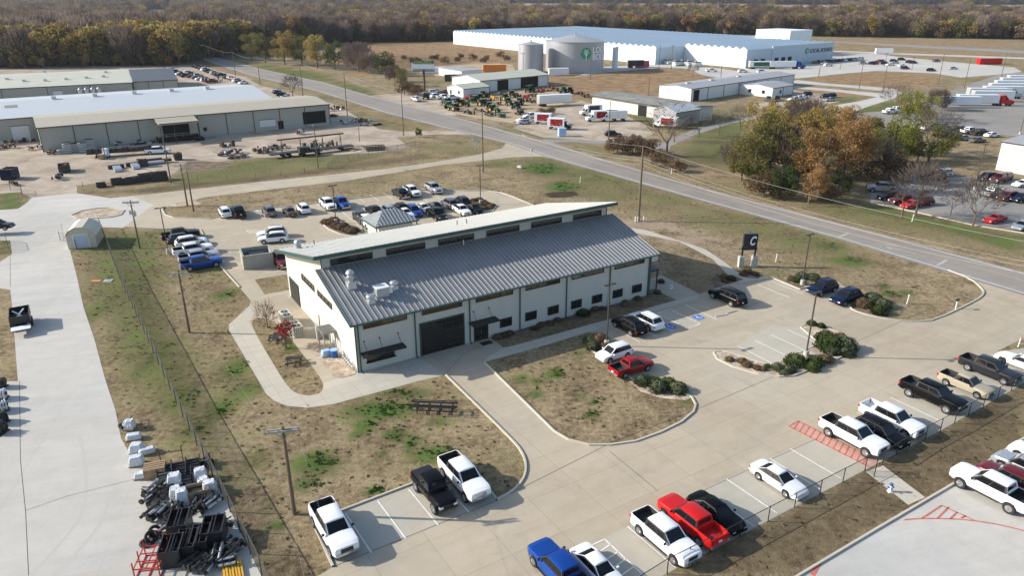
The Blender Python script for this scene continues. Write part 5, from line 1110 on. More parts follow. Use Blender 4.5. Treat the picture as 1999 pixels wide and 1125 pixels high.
def proto(key, kind, h, cr, nl, ls, seed, base=.28, twiggy=False):
    if key in _tree: return _tree[key]
    rng = random.Random(seed)
    if kind == 'bare':
        b = MB(); branches(b, Vector((0, 0, 0)), Vector((0, 0, 1)), h * .3, h * .02 + .04, 4, rng, .62, .18); tr = b.mesh('trunk', M['bark'])
        c = MB()
        for k in range(nl):   # outermost twigs
            a = rng.uniform(0, 6.28); ph = math.acos(rng.uniform(-.25, .98)); rr = rng.uniform(.55, 1.05); p = Vector((cr * rr * math.sin(ph) * math.cos(a), cr * rr * math.sin(ph) * math.sin(a), h * .55 + h * .42 * rr * math.cos(ph)))
            d = (p - Vector((0, 0, h * .3))).normalized() + Vector((rng.gauss(0, .35), rng.gauss(0, .35), rng.gauss(0, .3))); w_ = d.orthogonal().normalized() * ls * .05; c.add([p - w_, p + w_, p + d * ls], [(0, 1, 2)])
        cm = c.mesh('crown', M['leaf_darktwig'])
    else:
        tr = trunk_mb(h, .02 * h + .06, rng, 5, cr).mesh('trunk', M['bark'] if kind != 'twig' else M['bark_pale']); c = crown_mb(h, cr, nl, ls, rng, base, 13 if nl < 2000 else 26, 1.0)
        if kind == 'twig':
            c2 = MB()
            for k in range(nl):
                a = rng.uniform(0, 6.28); ph = math.acos(rng.uniform(-.9, .98)); rr = rng.uniform(.25, 1.0) ** .5 * (1 + .22 * math.sin(3 * a + h) * math.sin(4 * ph + cr)); p = Vector((cr * rr * math.sin(ph) * math.cos(a), cr * rr * math.sin(ph) * math.sin(a), h * .52 + h * .44 * rr * math.cos(ph)))
                d = (p - Vector((0, 0, h * .2))).normalized() + Vector((rng.gauss(0, .3), rng.gauss(0, .3), .3)); w_ = d.orthogonal().normalized() * ls * .14; c2.add([p - w_, p + w_, p + d * ls * 1.6 + w_ * .4, p + d * ls * 1.6 - w_ * .4], [(0, 1, 2, 3)])
            c = c2
        cm = c.mesh('crown', M['leaf_' + kind])
    _tree[key] = (tr, cm); return _tree[key]
def tree(key, loc, s_, rz, label, name='tree', cat='tree', group=None, sz=None):
    tr, cm = _tree[key]; t = thing(name, label, cat, loc, rz, group); t.scale = (s_, s_, sz or s_)
    for nm, me in (('trunk', tr), ('crown', cm)): o = bpy.data.objects.new(nm, me); link(o); o.parent = t
    return t
# the wood: kinds of tree seen far off
WK = ['gold', 'olive', 'rust', 'twig', 'twig2', 'green', 'brown']
for i, (k, kd, h, cr, nl, ls) in enumerate((('gold', 'gold', 15, 5.6, 1100, .85), ('olive', 'olive', 14, 5.8, 1100, .85), ('rust', 'rust', 14, 5.6, 1050, .85), ('twig', 'twig', 15, 5.4, 1300, .95), ('twig2', 'twig', 13, 5.8, 1200, 1.0), ('green', 'green', 12, 5.0, 950, .85), ('brown', 'brown', 14, 5.6, 1100, .8))):
    proto(k, kd, h, cr, nl, ls, 30 + i, .0 if kd not in ('twig',) else .1)
EDGE = [(-900, 135), (0, 134), (335, 128), (392, 117), (430, 110), (470, 104), (520, 98), (560, 92), (640, 84), (900, 80), (1100, 71), (1300, 65), (1585, 71), (1999, 77), (2900, 82)]
def proj(x, y, z=0.):
    q = Vector((x, y, z - H)); fw = Vector((0, math.cos(TH), -math.sin(TH))); up = Vector((0, math.sin(TH), math.cos(TH)))
    d = q.dot(fw); return CX + F * x / d, CY - F * q.dot(up) / d
openP = [[(q.x, q.y) for q in PW(p_)] for p_ in OPEN]
def inpoly(x, y, P):
    r = False; j = len(P) - 1
    for i in range(len(P)):
        if (P[i][1] > y) != (P[j][1] > y) and x < (P[j][0] - P[i][0]) * (y - P[i][1]) / (P[j][1] - P[i][1]) + P[i][0]: r = not r
        j = i
    return r
rng = random.Random(11); pts = []
y = 340.
while y < 3600:
    s_ = 7.2 if y < 700 else 9. if y < 1000 else 12. if y < 1700 else 17.
    x = -y * .78 - 30
    while x < y * .78 + 30:
        px, py_ = x + rng.uniform(-.45, .45) * s_, y + rng.uniform(-.45, .45) * s_; u, v = proj(px, py_)
        ok = v < interp(EDGE, u) + rng.uniform(-.6, .3)
        if ok and not any(inpoly(px, py_, P) for P in openP): pts.append((px, py_, u, v))
        x += s_
    y += s_
def pick(u, v, d):
    r = rng.random(); n1 = math.sin(u * .013 + 1) * math.sin(d * .02) 
    if u < 720 and d < 560: wts = (.42, .24, .12, .08, .03, .04, .07)
    elif u < 560 and d < 1000: wts = (.08, .10, .12, .34, .20, .06, .10)
    elif d < 760: wts = (.04, .05, .13, .36, .22, .02, .18)
    elif d < 1250: wts = (.14, .16, .17, .18, .10, .07, .18)
    else: wts = (.05, .12, .14, .28, .17, .10, .14)
    for i, w_ in enumerate(wts):
        r -= w_
        if r <= 0: return i
    return 3
def dist(p_): return math.hypot(p_[0], p_[1])
vis = sorted(pts, key=dist); near_t = [p_ for p_ in vis if -40 < p_[2] < 2040][:285]; ns_ = set(near_t); far_t = [p_ for p_ in pts if p_ not in ns_]
LAB = {'gold': 'tall golden autumn tree of the wood edge', 'olive': 'olive green tree of the wood edge', 'rust': 'rust brown leafed tree of the wood edge', 'twig': 'leafless grey tree of the wood edge', 'green': 'dark evergreen tree of the wood edge', 'brown': 'brown leafed oak of the wood edge'}
crown_obj = {}
def ST(u): return 'behind the left warehouses' if u < 240 else 'behind the woodside car park' if u < 400 else 'where the pale road enters' if u < 560 else 'behind the brown field' if u < 900 else 'behind the greenhouse' if u < 1480 else 'behind the far car park' if u < 1760 else 'at the far right field'
for px, py_, u, v in near_t:
    k = WK[pick(u, v, math.hypot(px, py_))]; kk = k.rstrip('2'); t = tree(k, (px, py_, 0), rng.uniform(.85, 1.2) * (1.36 if py_ < 620 and u < 700 else 1.12), rng.uniform(0, 6.28), LAB[kk] + ', ' + ST(u), 'tree', 'tree', kk + ' trees of the wood, ' + ST(u))
    crown_obj.setdefault(k, t.children[1] if t.children[1].name.startswith('crown') else t.children[0])
for k in WK:
    if k not in crown_obj: t = tree(k, (near_t[0][0] + 6, near_t[0][1] + 9, 0), 1, 0, LAB[k.rstrip('2')], 'tree', 'tree', k.rstrip('2') + ' trees along the wood edge'); crown_obj[k] = [c for c in t.children if c.name.startswith('crown')][0]
brush = [(p_[0] + rng.uniform(-3, 3), p_[1] - rng.uniform(0, 5)) for p_ in near_t for _ in range(2)]
brush = [(x, y) + proj(x, y) for x, y in brush if proj(x, y)[1] < interp(EDGE, proj(x, y)[0]) + 1.5]; nb_ = len(far_t); far_t = far_t + brush
me = bpy.data.meshes.new('wood'); me.from_pydata([(p_[0], p_[1], 0) for p_ in far_t], [], [])
ak = me.attributes.new('kind', 'INT', 'POINT'); ak.data.foreach_set('value', [pick(p_[2], p_[3], dist(p_)) for p_ in far_t])
as_ = me.attributes.new('scl', 'FLOAT', 'POINT'); as_.data.foreach_set('value', [rng.uniform(.8, 1.25) * (1.36 if (p_[1] < 620 and p_[2] < 700) else 1.1 if p_[1] < 1000 else 1.25 if p_[1] < 1700 else 1.6) for p_ in far_t[:nb_]] + [rng.uniform(.35, .6) for _ in brush])
ar = me.attributes.new('rot', 'FLOAT_VECTOR', 'POINT'); ar.data.foreach_set('vector', [c for p_ in far_t for c in (0, 0, rng.uniform(0, 6.28))])
wood = link(bpy.data.objects.new('wood', me)); tag(wood, kind='stuff')
ng = bpy.data.node_groups.new('wood', 'GeometryNodeTree'); ng.interface.new_socket('Geometry', in_out='INPUT', socket_type='NodeSocketGeometry'); ng.interface.new_socket('Geometry', in_out='OUTPUT', socket_type='NodeSocketGeometry')
gi, gO = ng.nodes.new('NodeGroupInput'), ng.nodes.new('NodeGroupOutput'); iop = ng.nodes.new('GeometryNodeInstanceOnPoints'); gti = ng.nodes.new('GeometryNodeJoinGeometry')
for k in reversed(WK):
    oi = ng.nodes.new('GeometryNodeObjectInfo'); oi.inputs['Object'].default_value = crown_obj[k]; oi.inputs['As Instance'].default_value = True; oi.transform_space = 'ORIGINAL'; ng.links.new(oi.outputs['Geometry'], gti.inputs[0])
def na(nm, ty):
    a = ng.nodes.new('GeometryNodeInputNamedAttribute'); a.data_type = ty; a.inputs[0].default_value = nm; return a.outputs[0]
iop.inputs['Pick Instance'].default_value = True
ng.links.new(gi.outputs[0], iop.inputs['Points']); ng.links.new(gti.outputs[0], iop.inputs['Instance']); ng.links.new(na('kind', 'INT'), iop.inputs['Instance Index']); ng.links.new(na('rot', 'FLOAT_VECTOR'), iop.inputs['Rotation']); ng.links.new(na('scl', 'FLOAT'), iop.inputs['Scale']); ng.links.new(iop.outputs[0], gO.inputs[0])
md = wood.modifiers.new('wood', 'NODES'); md.node_group = ng
# nearer trees
for i, (k, kd, h, cr, nl, ls) in enumerate((('n_gold', 'gold', 13, 5.6, 6500, .30), ('n_olive', 'olive', 12, 5.6, 6000, .30), ('n_rust', 'rust', 13, 6.0, 7500, .30), ('n_green', 'green', 10, 4.8, 4800, .30), ('n_lime', 'lime', 10, 5.8, 5200, .30), ('n_twig', 'twig', 9, 4.9, 2600, .55), ('n_brown', 'brown', 5, 4.2, 3200, .30), ('n_olive2', 'olive', 13, 4.8, 5400, .30))):
    proto(k, kd, h, cr, nl, ls, 60 + i, .1)
for i in range(3): proto('bare%d' % i, 'bare', 9, 4.0, 520, 1.1, 90 + i)
proto('small_twig', 'twig', 3.4, 1.3, 200, .32, 95); proto('small_red', 'crimson', 3.2, 1.35, 560, .2, 96, .35)
gN = 'autumn trees in the clump beside the highway'
for k, u, v, s_, lab in (('n_olive', 1468, 368, 1.0, 'olive tree at the left end of the highway clump, leaning over the verge'), ('n_olive', 1447, 352, .8, 'darker green tree at the far left of the highway clump'), ('n_olive2', 1500, 345, 1.15, 'tall thin olive tree in the left part of the clump'), ('n_gold', 1482, 302, 1.1, 'golden tree standing highest at the back left of the clump'),
                         ('n_gold', 1545, 318, 1.05, 'golden tree in the middle of the clump behind the olive ones'), ('n_olive', 1556, 362, .95, 'olive tree in the middle front of the highway clump'), ('n_rust', 1598, 378, 1.05, 'broad rust orange tree at the front of the clump'), ('n_rust', 1645, 352, 1.1, 'rust orange tree at the right side of the clump'),
                         ('n_gold', 1600, 325, 1.2, 'tall orange gold tree in the centre of the clump'), ('n_rust', 1655, 300, .95, 'rust orange tree at the back right of the clump'), ('n_green', 1520, 388, .7, 'low dark evergreen at the foot of the clump by the wires'), ('n_rust', 1578, 398, .6, 'low orange bush tree at the front foot of the clump'),
                         ('n_twig', 1570, 275, 1.25, 'half bare grey tree at the back of the clump'), ('n_gold', 1510, 268, .9, 'golden tree at the far back of the clump by the lane'), ('n_rust', 1560, 262, .8, 'small rust tree at the far back of the clump'), ('n_gold', 1620, 285, .9, 'golden tree behind the tall rust tree'), ('n_green', 1640, 385, .6, 'dark low tree at the right foot of the rust trees'), ('n_twig', 1440, 330, .8, 'small bare tree left of the clump'), ('n_brown', 1490, 385, 1.0, 'brown underbrush at the front left foot of the clump'), ('n_green', 1535, 390, .6, 'brown underbrush at the middle foot of the clump'), ('n_brown', 1620, 392, .7, 'brown underbrush at the right foot of the clump'), ('n_rust', 1665, 335, .85, 'rust tree at the right rim of the clump'), ('n_twig', 1530, 345, 1.2, 'grey bare tree in the heart of the clump'), ('n_lime', 1690, 275, .7, 'low yellow green tree behind the clump'), ('n_brown', 1690, 352, 1.0, 'brown thicket right of the clump'), ('n_brown', 1735, 350, 1.2, 'brown thicket at the shaded corner of the lot'),
                         ('n_lime', 1735, 322, 1.05, 'yellow green tree right of the clump above the shaded lot'), ('n_lime', 1790, 318, 1.0, 'yellow green tree in the middle of the right thicket'), ('n_lime', 1835, 306, .8, 'yellow green tree at the right end of the thicket'), ('n_lime', 1765, 300, 1.05, 'yellow green tree inside the right thicket'), ('n_twig', 1710, 340, .95, 'dark bare tree in front of the right thicket'), ('n_olive', 1700, 300, .8, 'olive tree between the clump and the thicket'),
                         ('n_lime', 1770, 232, .95, 'yellow green tree left of the parked white trailers'), ('n_lime', 1805, 240, .85, 'yellow green tree right beside the parked white trailers'), ('n_twig', 1830, 215, .8, 'bare tree behind the yellow green ones at the trailer yard')):
    tree(k, G(u, v), s_, rng.uniform(0, 6.28), lab, group=gN)
for k, u, v, s_, lab in (('bare0', 1301, 305, 1.55, 'tall leafless tree with two stems between the highway and the lane'), ('bare1', 1316, 277, .75, 'small bare tree first from the left along the lane'), ('bare2', 1364, 268, .85, 'small bare tree second along the lane'), ('bare1', 1404, 262, .8, 'small bare tree third along the lane'), ('bare0', 1444, 254, .85, 'small bare tree fourth along the lane near the clump'),
                         ('bare2', 1787, 422, 1.15, 'spreading bare tree with reddish twigs above the red cars'), ('bare1', 1855, 420, .55, 'small crooked bare tree between two larger bare trees'), ('bare0', 1899, 442, 1.0, 'spreading bare tree on the green verge of the corner lot'), ('bare2', 1812, 316, 1.5, 'tall bare tree rising above the right thicket'), ('bare1', 1744, 222, 1.2, 'bare tree by the white pickups at the trailer yard'),
                         ('bare0', 572, 192, 1.0, 'round bare tree behind the right end of the warehouse'), ('bare1', 1760, 425, .9, 'bare tree partly behind the spreading one by the corner lot'), ('bare2', 1352, 150, .7, 'lone bare tree on the brown field')):
    tree(k, G(u, v), s_, rng.uniform(0, 6.28), lab, 'bare_tree', 'tree', 'leafless trees')
for k, u, v, s_, lab in (('n_green', 654, 136, 1.55, 'dark round tree at the right end of the roadside group'), ('n_gold', 620, 132, 1.45, 'golden tree second from right in the roadside group'), ('n_olive', 590, 128, 1.45, 'olive tree in the middle of the roadside group'), ('n_gold', 556, 126, 1.55, 'broad golden tree at the left of the roadside group'), ('n_olive2', 518, 122, 1.4, 'olive tree at the left end of the roadside group'), ('n_olive', 492, 118, 1.4, 'olive tree beside the pale road entering the wood'),
                         ('n_green', 752, 148, 1.2, 'small dark cedar right of the roadside group'), ('n_twig', 700, 140, 1.6, 'grey bare tree right of the dark round tree'), ('n_twig', 722, 143, 1.2, 'grey bare tree left of the dark cedar'), ('n_olive', 785, 168, .7, 'small olive tree beside the billboard post'), ('n_twig', 770, 160, .8, 'scrubby bare tree left of the billboard'), ('n_brown', 790, 184, 1.1, 'reddish brown shrub beneath the billboard'), ('n_brown', 815, 186, .9, 'brown shrub right of the reddish one beneath the billboard'),
                         ('small_twig', 522, 640, 1.0, 'small young tree with few pinkish leaves in the long lawn'), ('small_red', 558, 680, 1.05, 'small crimson leafed tree beside the picnic table'), ('n_brown', 1205, 300, .9, 'brown thicket left of the highway pole'), ('n_brown', 1235, 300, .95, 'brown thicket behind the highway pole'), ('n_olive', 1240, 296, .4, 'olive bush in the brown thicket by the highway pole'), ('n_brown', 1262, 305, .9, 'brown thicket right of the highway pole'), ('n_brown', 1290, 325, .8, 'brown thicket under the tall bare tree'), ('n_brown', 1320, 335, .6, 'low brown thicket at the culvert'), ('n_brown', 1060, 225, .5, 'brown bush by the fence of the tractor lot'), ('n_brown', 1075, 222, .45, 'small brown bush right of the fence bush'), ('n_green', 818, 268, .28, 'dark green bush by the gravel road and pole')):
    tree(k, G(u, v), s_, rng.uniform(0, 6.28), lab, 'young_tree' if 'small_' in k else 'tree' if 'tree' in lab or 'cedar' in lab else 'bush', 'tree' if 'tree' in lab or 'cedar' in lab else 'bush')
for i in range(16): tree('n_brown', G(735 + i * 17 + 6 * math.sin(i * 2.3), 122 - i * .35 + 5 * math.sin(i * 1.7)), .55 + .25 * math.sin(i) ** 2, i, 'low brown scrub bush on the rough ground left of the greenhouse', 'bush', 'bush', 'scrub left of the greenhouse')
# shrubs in the beds
def shrub_mesh(kd, seed, r=1., n=520, ls=.13, flat=.85):
    rg = random.Random(seed); b = MB()
    for i in range(n):
        d = Vector((rg.gauss(0, 1), rg.gauss(0, 1), abs(rg.gauss(0, 1)))).normalized() * r * rg.uniform(.72, 1.06) * (1 + .12 * math.sin(seed + i % 7)); c = Vector((d.x, d.y, d.z * flat + .05)); s_ = ls * rg.uniform(.7, 1.4)
        u_ = Vector((rg.gauss(0, 1), rg.gauss(0, 1), rg.gauss(0, 1))).normalized(); w_ = u_.orthogonal().normalized(); b.add([c - u_ * s_, c - w_ * s_ * .7, c + u_ * s_, c + w_ * s_ * .7], [(0, 1, 2, 3)])
    co = MB(); co.ball((0, 0, r * .3), r * .78, None, 9, 6, .8, .15); return b.mesh('foliage', M['leaf_' + kd]), co.mesh('stems', M['leaf_' + kd])
SM = {k: shrub_mesh(k, i + 3, 1, 1500, .075) for i, k in enumerate(('sage', 'green', 'brown', 'twig'))}
def shrub(kd, u, v, r, lab, grp=None, h=1.):
    t = thing('shrub', lab, 'shrub', G(u, v), rng.uniform(0, 6), grp); t.scale = (r * 1.1, r * 1.1, r * h * 1.15)
    for me in SM[kd]: o = bpy.data.objects.new(me.name, me); link(o); o.parent = t
for a in ((('sage', 1257, 750, .95, 'rounded sage green shrub nearest the dark red pickup')), ('green', 1278, 752, .8, 'dark shrub tucked behind the rounded sage shrubs'), ('sage', 1286, 762, 1.0, 'large rounded sage shrub in the middle by the curb'), ('green', 1304, 755, .9, 'dark spiky shrub behind the middle rounded shrub'), ('sage', 1322, 764, .95, 'rounded sage shrub at the right end near the curving curb'),
          ('sage', 1151, 668, .75, 'pale green shrub left of the lamp post base'), ('sage', 1158, 681, .85, 'rounded sage shrub in front of the lamp post base'), ('brown', 1171, 667, .95, 'dark brown shrub beside the lamp post base'), ('brown', 1180, 682, .7, 'low dark shrub right of the rounded one at the lamp post'),
          ('green', 1553, 712, 1.15, 'tall dark shrub left of the lamp post on the median'), ('green', 1590, 712, .9, 'dark shrub right of the lamp post base on the median'), ('green', 1584, 722, .8, 'low dark shrub in front of the lamp post base'), ('sage', 1518, 722, .7, 'small pale shrub at the front of the median'), ('sage', 1540, 726, .7, 'pale green shrub between two others at the median front'), ('sage', 1530, 732, .5, 'tiny grey shrub on the median kerb'),
          ('brown', 1612, 706, .8, 'brown shrub right of the lamp post on the median'), ('green', 1620, 682, 1.5, 'largest dark shrub on the median'), ('green', 1612, 668, 1.2, 'dark shrub behind the largest one on the median'), ('sage', 1647, 682, 1.35, 'big pale green shrub at the right end of the median'), ('sage', 1652, 694, .9, 'pale shrub at the front right corner of the median'), ('green', 1584, 635, .6, 'small shrub at the far tip of the median'), ('green', 1603, 640, .55, 'small shrub second from the far tip of the median'), ('sage', 1625, 690, .9, 'greyish shrub left of the big pale one'), ('brown', 1640, 662, .7, 'brown shrub behind the big pale one'),
          ('brown', 1424, 705, .5, 'tiny brown tuft at the left end of the median'), ('brown', 1449, 709, .55, 'brown tuft second from the left end of the median'), ('brown', 1458, 716, .55, 'brown tuft third from the left end of the median'), ('brown', 1478, 722, .5, 'brown tuft fourth from the left end of the median'), ('brown', 1489, 724, .45, 'brown tuft fifth from the left end of the median'), ('green', 1498, 718, .4, 'small green tuft beside the brown tufts'),
          ('brown', 1547, 548, .65, 'brown shrub left of the far lamp post base'), ('sage', 1566, 543, .85, 'sage shrub behind the far lamp post base'), ('green', 1556, 551, .6, 'dark low shrub touching the far lamp post base'), ('sage', 1587, 546, .9, 'pale green shrub right of the far lamp post'), ('brown', 1683, 598, 1.0, 'feathery grey brown shrub beside the nearer dark blue SUV'), ('sage', 1703, 590, 1.2, 'wide sage shrub behind the feathery one'), ('sage', 1722, 600, 1.1, 'sage shrub at the right of the corner bed'), ('green', 1715, 612, 1.0, 'green shrub at the front of the corner bed'),
          ('brown', 1459, 533, .7, 'reddish shrub at the foot of the pylon sign'), ('brown', 1450, 538, .5, 'dark tuft left at the foot of the pylon sign'), ('brown', 1475, 538, .45, 'dark tuft right at the foot of the pylon sign'), ('brown', 1413, 543, .6, 'dark shrub in the bed beside the curved walk'), ('green', 1427, 547, .6, 'green shrub right of the dark one by the curved walk'), ('brown', 1415, 551, .45, 'low tuft in front of the shrubs by the curved walk'), ('brown', 1290, 552, .5, 'dark shrub beside the end entrance walk'), ('brown', 1283, 573, .5, 'low shrub at the right end of the front bed')): shrub(*a)
gF = 'low shrubs along the front wall'
for i, (u, v, r) in enumerate(((972, 660), (984, 657), (994, 652), (1044, 642), (1056, 635), (1073, 633), (1089, 627), (1137, 614), (1160, 605), (1177, 604), (1218, 596), (1218, 590), (1245, 585)) and [(972, 660, .6), (984, 657, .6), (994, 652, .55), (1044, 643, .5), (1056, 635, .5), (1073, 633, .55), (1089, 627, .55), (1137, 614, .95), (1160, 605, .7), (1177, 604, .5), (1218, 597, .5), (1219, 590, .45), (1245, 585, .6)]):
    shrub('brown' if i not in (7,) else 'green', u, v, r, ('first', 'second', 'third', 'fourth', 'fifth', 'sixth', 'seventh', 'eighth and largest', 'ninth, reddish', 'tenth', 'eleventh', 'twelfth', 'last')[i] + ' low shrub from the left along the front wall', gF, .7)
for i, (u, v) in enumerate(((637, 436), (646, 438), (652, 432), (655, 443), (664, 447), (671, 443), (678, 452), (686, 455), (692, 452))): shrub('brown', u, v, .95, 'brown clumped shrub number in the back lot island by the lamp'.replace('number ', ''), 'shrubs in the western back lot island', .8)
for i, (u, v) in enumerate(((925, 393), (935, 391), (943, 396), (950, 400), (955, 407), (945, 408), (960, 403))): shrub('brown', u, v, .8, 'reddish brown shrub in the eastern back lot island by the lamp', 'shrubs in the eastern back lot island', .7)

# ------------------------------------------------------------------ poles, lamps, wires
def top_of(u, v, vt):
    p = G(u, v); lo, hi = 0., 60.
    for _ in range(40):
        m = (lo + hi) / 2
        if proj(p.x, p.y, m)[1] > vt: lo = m
        else: hi = m
    return m
PT = {}
def upole(key, u, v, vt, lab, arm=0, rot=0., mm='wood_pole', r=.17, extra=None, grp='utility poles'):
    h = top_of(u, v, vt); t = thing('utility_pole', lab, 'utility pole', G(u, v), rot, grp); b = MB(); b.tube((0, 0, 0), (0, 0, h), r, r * .62, 8); b.build('post', M[mm], t)
    if arm:
        b = MB(); 
        for yy in ((-.14, .14) if arm == 2 else (-.12,)): b.box((0, yy, h - .45), (2.5, .12, .16))
        for x in (-1.1, -.4, .4, 1.1): b.tube((x, -.12, h - .3), (x, -.12, h - .08), .05, .03, 6)
        b.bar((-.7, -.1, h - .35), (0, -.1, h - 1.1), .05, .05); b.bar((.7, -.1, h - .35), (0, -.1, h - 1.1), .05, .05); b.build('crossarm', M['grey_wall'], t)
    if extra == 'tr': b = MB(); b.tube((.35, -.2, h - 2.6), (.35, -.2, h - 1.7), .24, None, 10); b.tube((-.3, -.2, h - 2.3), (-.3, -.2, h - 1.6), .2, None, 10); b.build('transformer', M['galv'], t)
    if extra == 'lamp': b = MB(); b.bar((0, 0, h), (0, -.9, h + .15), .08, .08); b.box((0, -1.0, h), (.3, .6, .14)); b.build('lamp_head', M['galv'], t)
    PT[key] = (t.location.copy(), h, rot)
for a in (('a', 575, 1005, 833, 'wooden pole with double crossarm standing in the brown lawn near the camera', 2, R(12)), ('b', 370, 650, 528, 'pole leaning beside the eroded soil strip left of the building', 1, R(5)), ('c', 273, 485, 391, 'pole with crossarm and transformers near the small barn', 2, R(5), 'wood_pole', .16, 'tr'),
          ('d', 366, 402, 320, 'pole with crossarm, left of two standing in the stones at the road bend', 1, R(30)), ('e', 378, 413, 332, 'pole with crossarm, right of two standing near the road bend', 1, R(30)), ('f', 334, 357, 268, 'pole standing on the verge below the warehouse canopy'), ('g', 621, 328, 244, 'pole with lamp standing on the green strip by the warehouse yard', 0, 0, 'wood_pole', .14, 'lamp'),
          ('P1', 943, 336, 218, 'bare wooden pole standing between the county road and the highway junction'), ('P2', 1246, 432, 284, 'thick tall wooden pole behind the right end of the long roof', 0, 0, 'wood_pole', .24), ('h', 678, 225, 142, 'pole on the grass triangle beyond the warehouse end'), ('i', 788, 265, 172, 'pole beside the dark green bush at the gravel road', 0, 0, 'wood_pole', .15, 'lamp'),
          ('j', 592, 190, 122, 'pole just behind the right end of the warehouse'), ('k', 508, 165, 112, 'pole at the highway edge above the parked cars'), ('l', 702, 276, 222, 'slender pole on the gravel near the scattered steel', 0, 0, 'wood_pole', .11), ('m', 1188, 272, 198, 'dark pole in front of the delivery trucks'), ('n', 1265, 196, 148, 'pole on the brown field left of the pale workshop', 0, 0, 'wood_pole', .15),
          ('o', 1021, 152, 102, 'pole in front of the smaller steel tank', 1, 0.), ('p', 1058, 154, 105, 'pole between the two steel tanks', 1, 0.), ('q', 1152, 155, 112, 'pole in front of the lettered steel tank'), ('r', 1310, 137, 88, 'pole with crossarm by the greenhouse pipework', 1, 0.), ('s', 1407, 150, 97, 'pole by the white sunlit greenhouse gables'), ('t', 1286, 136, 87, 'pole right of the first greenhouse gable wall'),
          ('u', 1598, 150, 96, 'thin pole on the kerb of the tan oval'), ('v', 1676, 178, 120, 'tall pole on the narrow verge left of the trailer yard'), ('w', 1722, 184, 128, 'tall pole on the verge right of the oval'), ('x', 1831, 165, 105, 'tall leaning pole at the right of the far car park'), ('y', 1955, 148, 102, 'pole near the red container'), ('z', 1882, 172, 112, 'pole behind the row of white trailers'),
          ('aa', 1741, 240, 172, 'pole with lamp in front of the white pickups'), ('bb', 412, 130, 90, 'pole by the car park in front of the wood'), ('cc', 460, 148, 102, 'pole beside the pale road into the wood'), ('dd', 374, 121, 75, 'pole against the dark wood edge')): upole(*a)
def lamp(u, v, vt, lab, heads=2, base=True, rot=R(32), grp='tall parking lot lamps'):
    h = top_of(u, v, vt); t = thing('street_lamp', lab, 'street lamp', G(u, v), rot, grp); k = .7 if base else 0
    if base: b = MB(); b.tube((0, 0, 0), (0, 0, .75), .32, .3, 14); b.build('base', M['conc_base'], t)
    b = MB(); b.box((0, 0, k), (.13, .13, h - k)); b.build('post', M['brown_trim'], t)
    for s_ in ((-1, 1) if heads == 2 else (1,)): b = MB(); b.box((s_ * .5, 0, h - .06), (.62, .34, .12)); b.bar((0, 0, h), (s_ * .3, 0, h), .06, .06); b.build('lamp_head', M['brown_trim'], t)
for a in ((1184, 676, 556, 'tall lamp on a concrete base in front of the building wall'), (1566, 556, 458, 'tall lamp on a concrete base beside the dark blue SUVs'), (1573, 696, 572, 'tall lamp on the planted median'), (329, 495, 406, 'tall lamp beside the row of parked trucks at the fence'), (656, 436, 362, 'tall lamp in the western back lot island'), (938, 398, 323, 'tall lamp in the eastern back lot island'),
          (1903, 370, 282, 'tall lamp beside the white corner building'), (1991, 262, 190, 'tall lamp at the right edge of the trailer yard')): lamp(*a)
for a in ((1640, 135, 108, 'short twin lamp in the far car park, left one'), (1727, 130, 103, 'short twin lamp in the far car park, middle one'), (1780, 137, 112, 'short twin lamp in the far car park, right one')): lamp(*a, 2, False, 0, 'far car park lamps')
WN = [0]
def wire(p, q, sag, lab, grp, r=.022, n=14, m_='galv'):
    b = MB(); prev = None
    for k in range(n + 1):
        f = k / n; c = p.lerp(q, f); c.z -= sag * 4 * f * (1 - f)
        if prev is not None: b.tube(prev, c, r, r, 4, None, False)
        prev = c
    o = b.build('power_line', M[m_]); return tag(o, lab, 'power line', grp)
def ptop(k, dz=0., dx=0.): l, h, r_ = PT[k]; return l + Vector((dx * math.cos(r_), dx * math.sin(r_), h + dz))
mat('wire', (.30, .29, .27), .5)
p1, p2 = ptop('P1'), ptop('P2'); p3 = p2 + (G(1246, 432) - G(943, 336)); p3.z = p2.z - 0; p0 = ptop('i')
p3 = G(2160, 500, 14.)
for i, (dz, sg, nm_) in enumerate(((-.1, 1.2, 'upper'), (-2.2, 1.5, 'second'), (-2.7, 1.6, 'third'), (-3.4, 1.8, 'lowest'))):
    d = Vector((0, 0, dz)); 
    wire(p1 + d * .6, p2 + d, sg, nm_ + ' line between the junction pole and the thick tall pole', 'lines along the highway', .018, m_='wire')
    wire(p2 + d, p3 + d, sg, nm_ + ' line running from the thick tall pole to the right edge', 'lines along the highway', .02, m_='wire')
    wire(ptop('h') + d * .5, p1 + d * .6, sg, nm_ + ' line between the grass triangle pole and the junction pole', 'lines along the highway', .018, m_='wire')
pend = G(700, 1500, 0); pend.z = 8.2
seq = [ptop('e', -.1), ptop('c', -.1), ptop('b', -.1), ptop('a', -.1), pend]
for i in range(4):
    for dx, nm_ in ((-1.05, 'left'), (1.05, 'right')):
        wire(seq[i] + Vector((dx, 0, 0)), seq[i + 1] + Vector((dx, 0, 0)), .8, nm_ + ' line over the lawn, span %s' % ('beyond the barn', 'from the barn to the leaning pole', 'above the eroded soil strip', 'nearest the camera')[i], 'lines over the lawn', .007, m_='wire')
for a, b_ in (('bb', 'dd'), ('cc', 'bb'), ('k', 'cc'), ('j', 'k'), ('h', 'j')): wire(ptop(a), ptop(b_), 1., 'far line between poles beside the wood and warehouse', 'far lines', .03, 8, m_='wire')
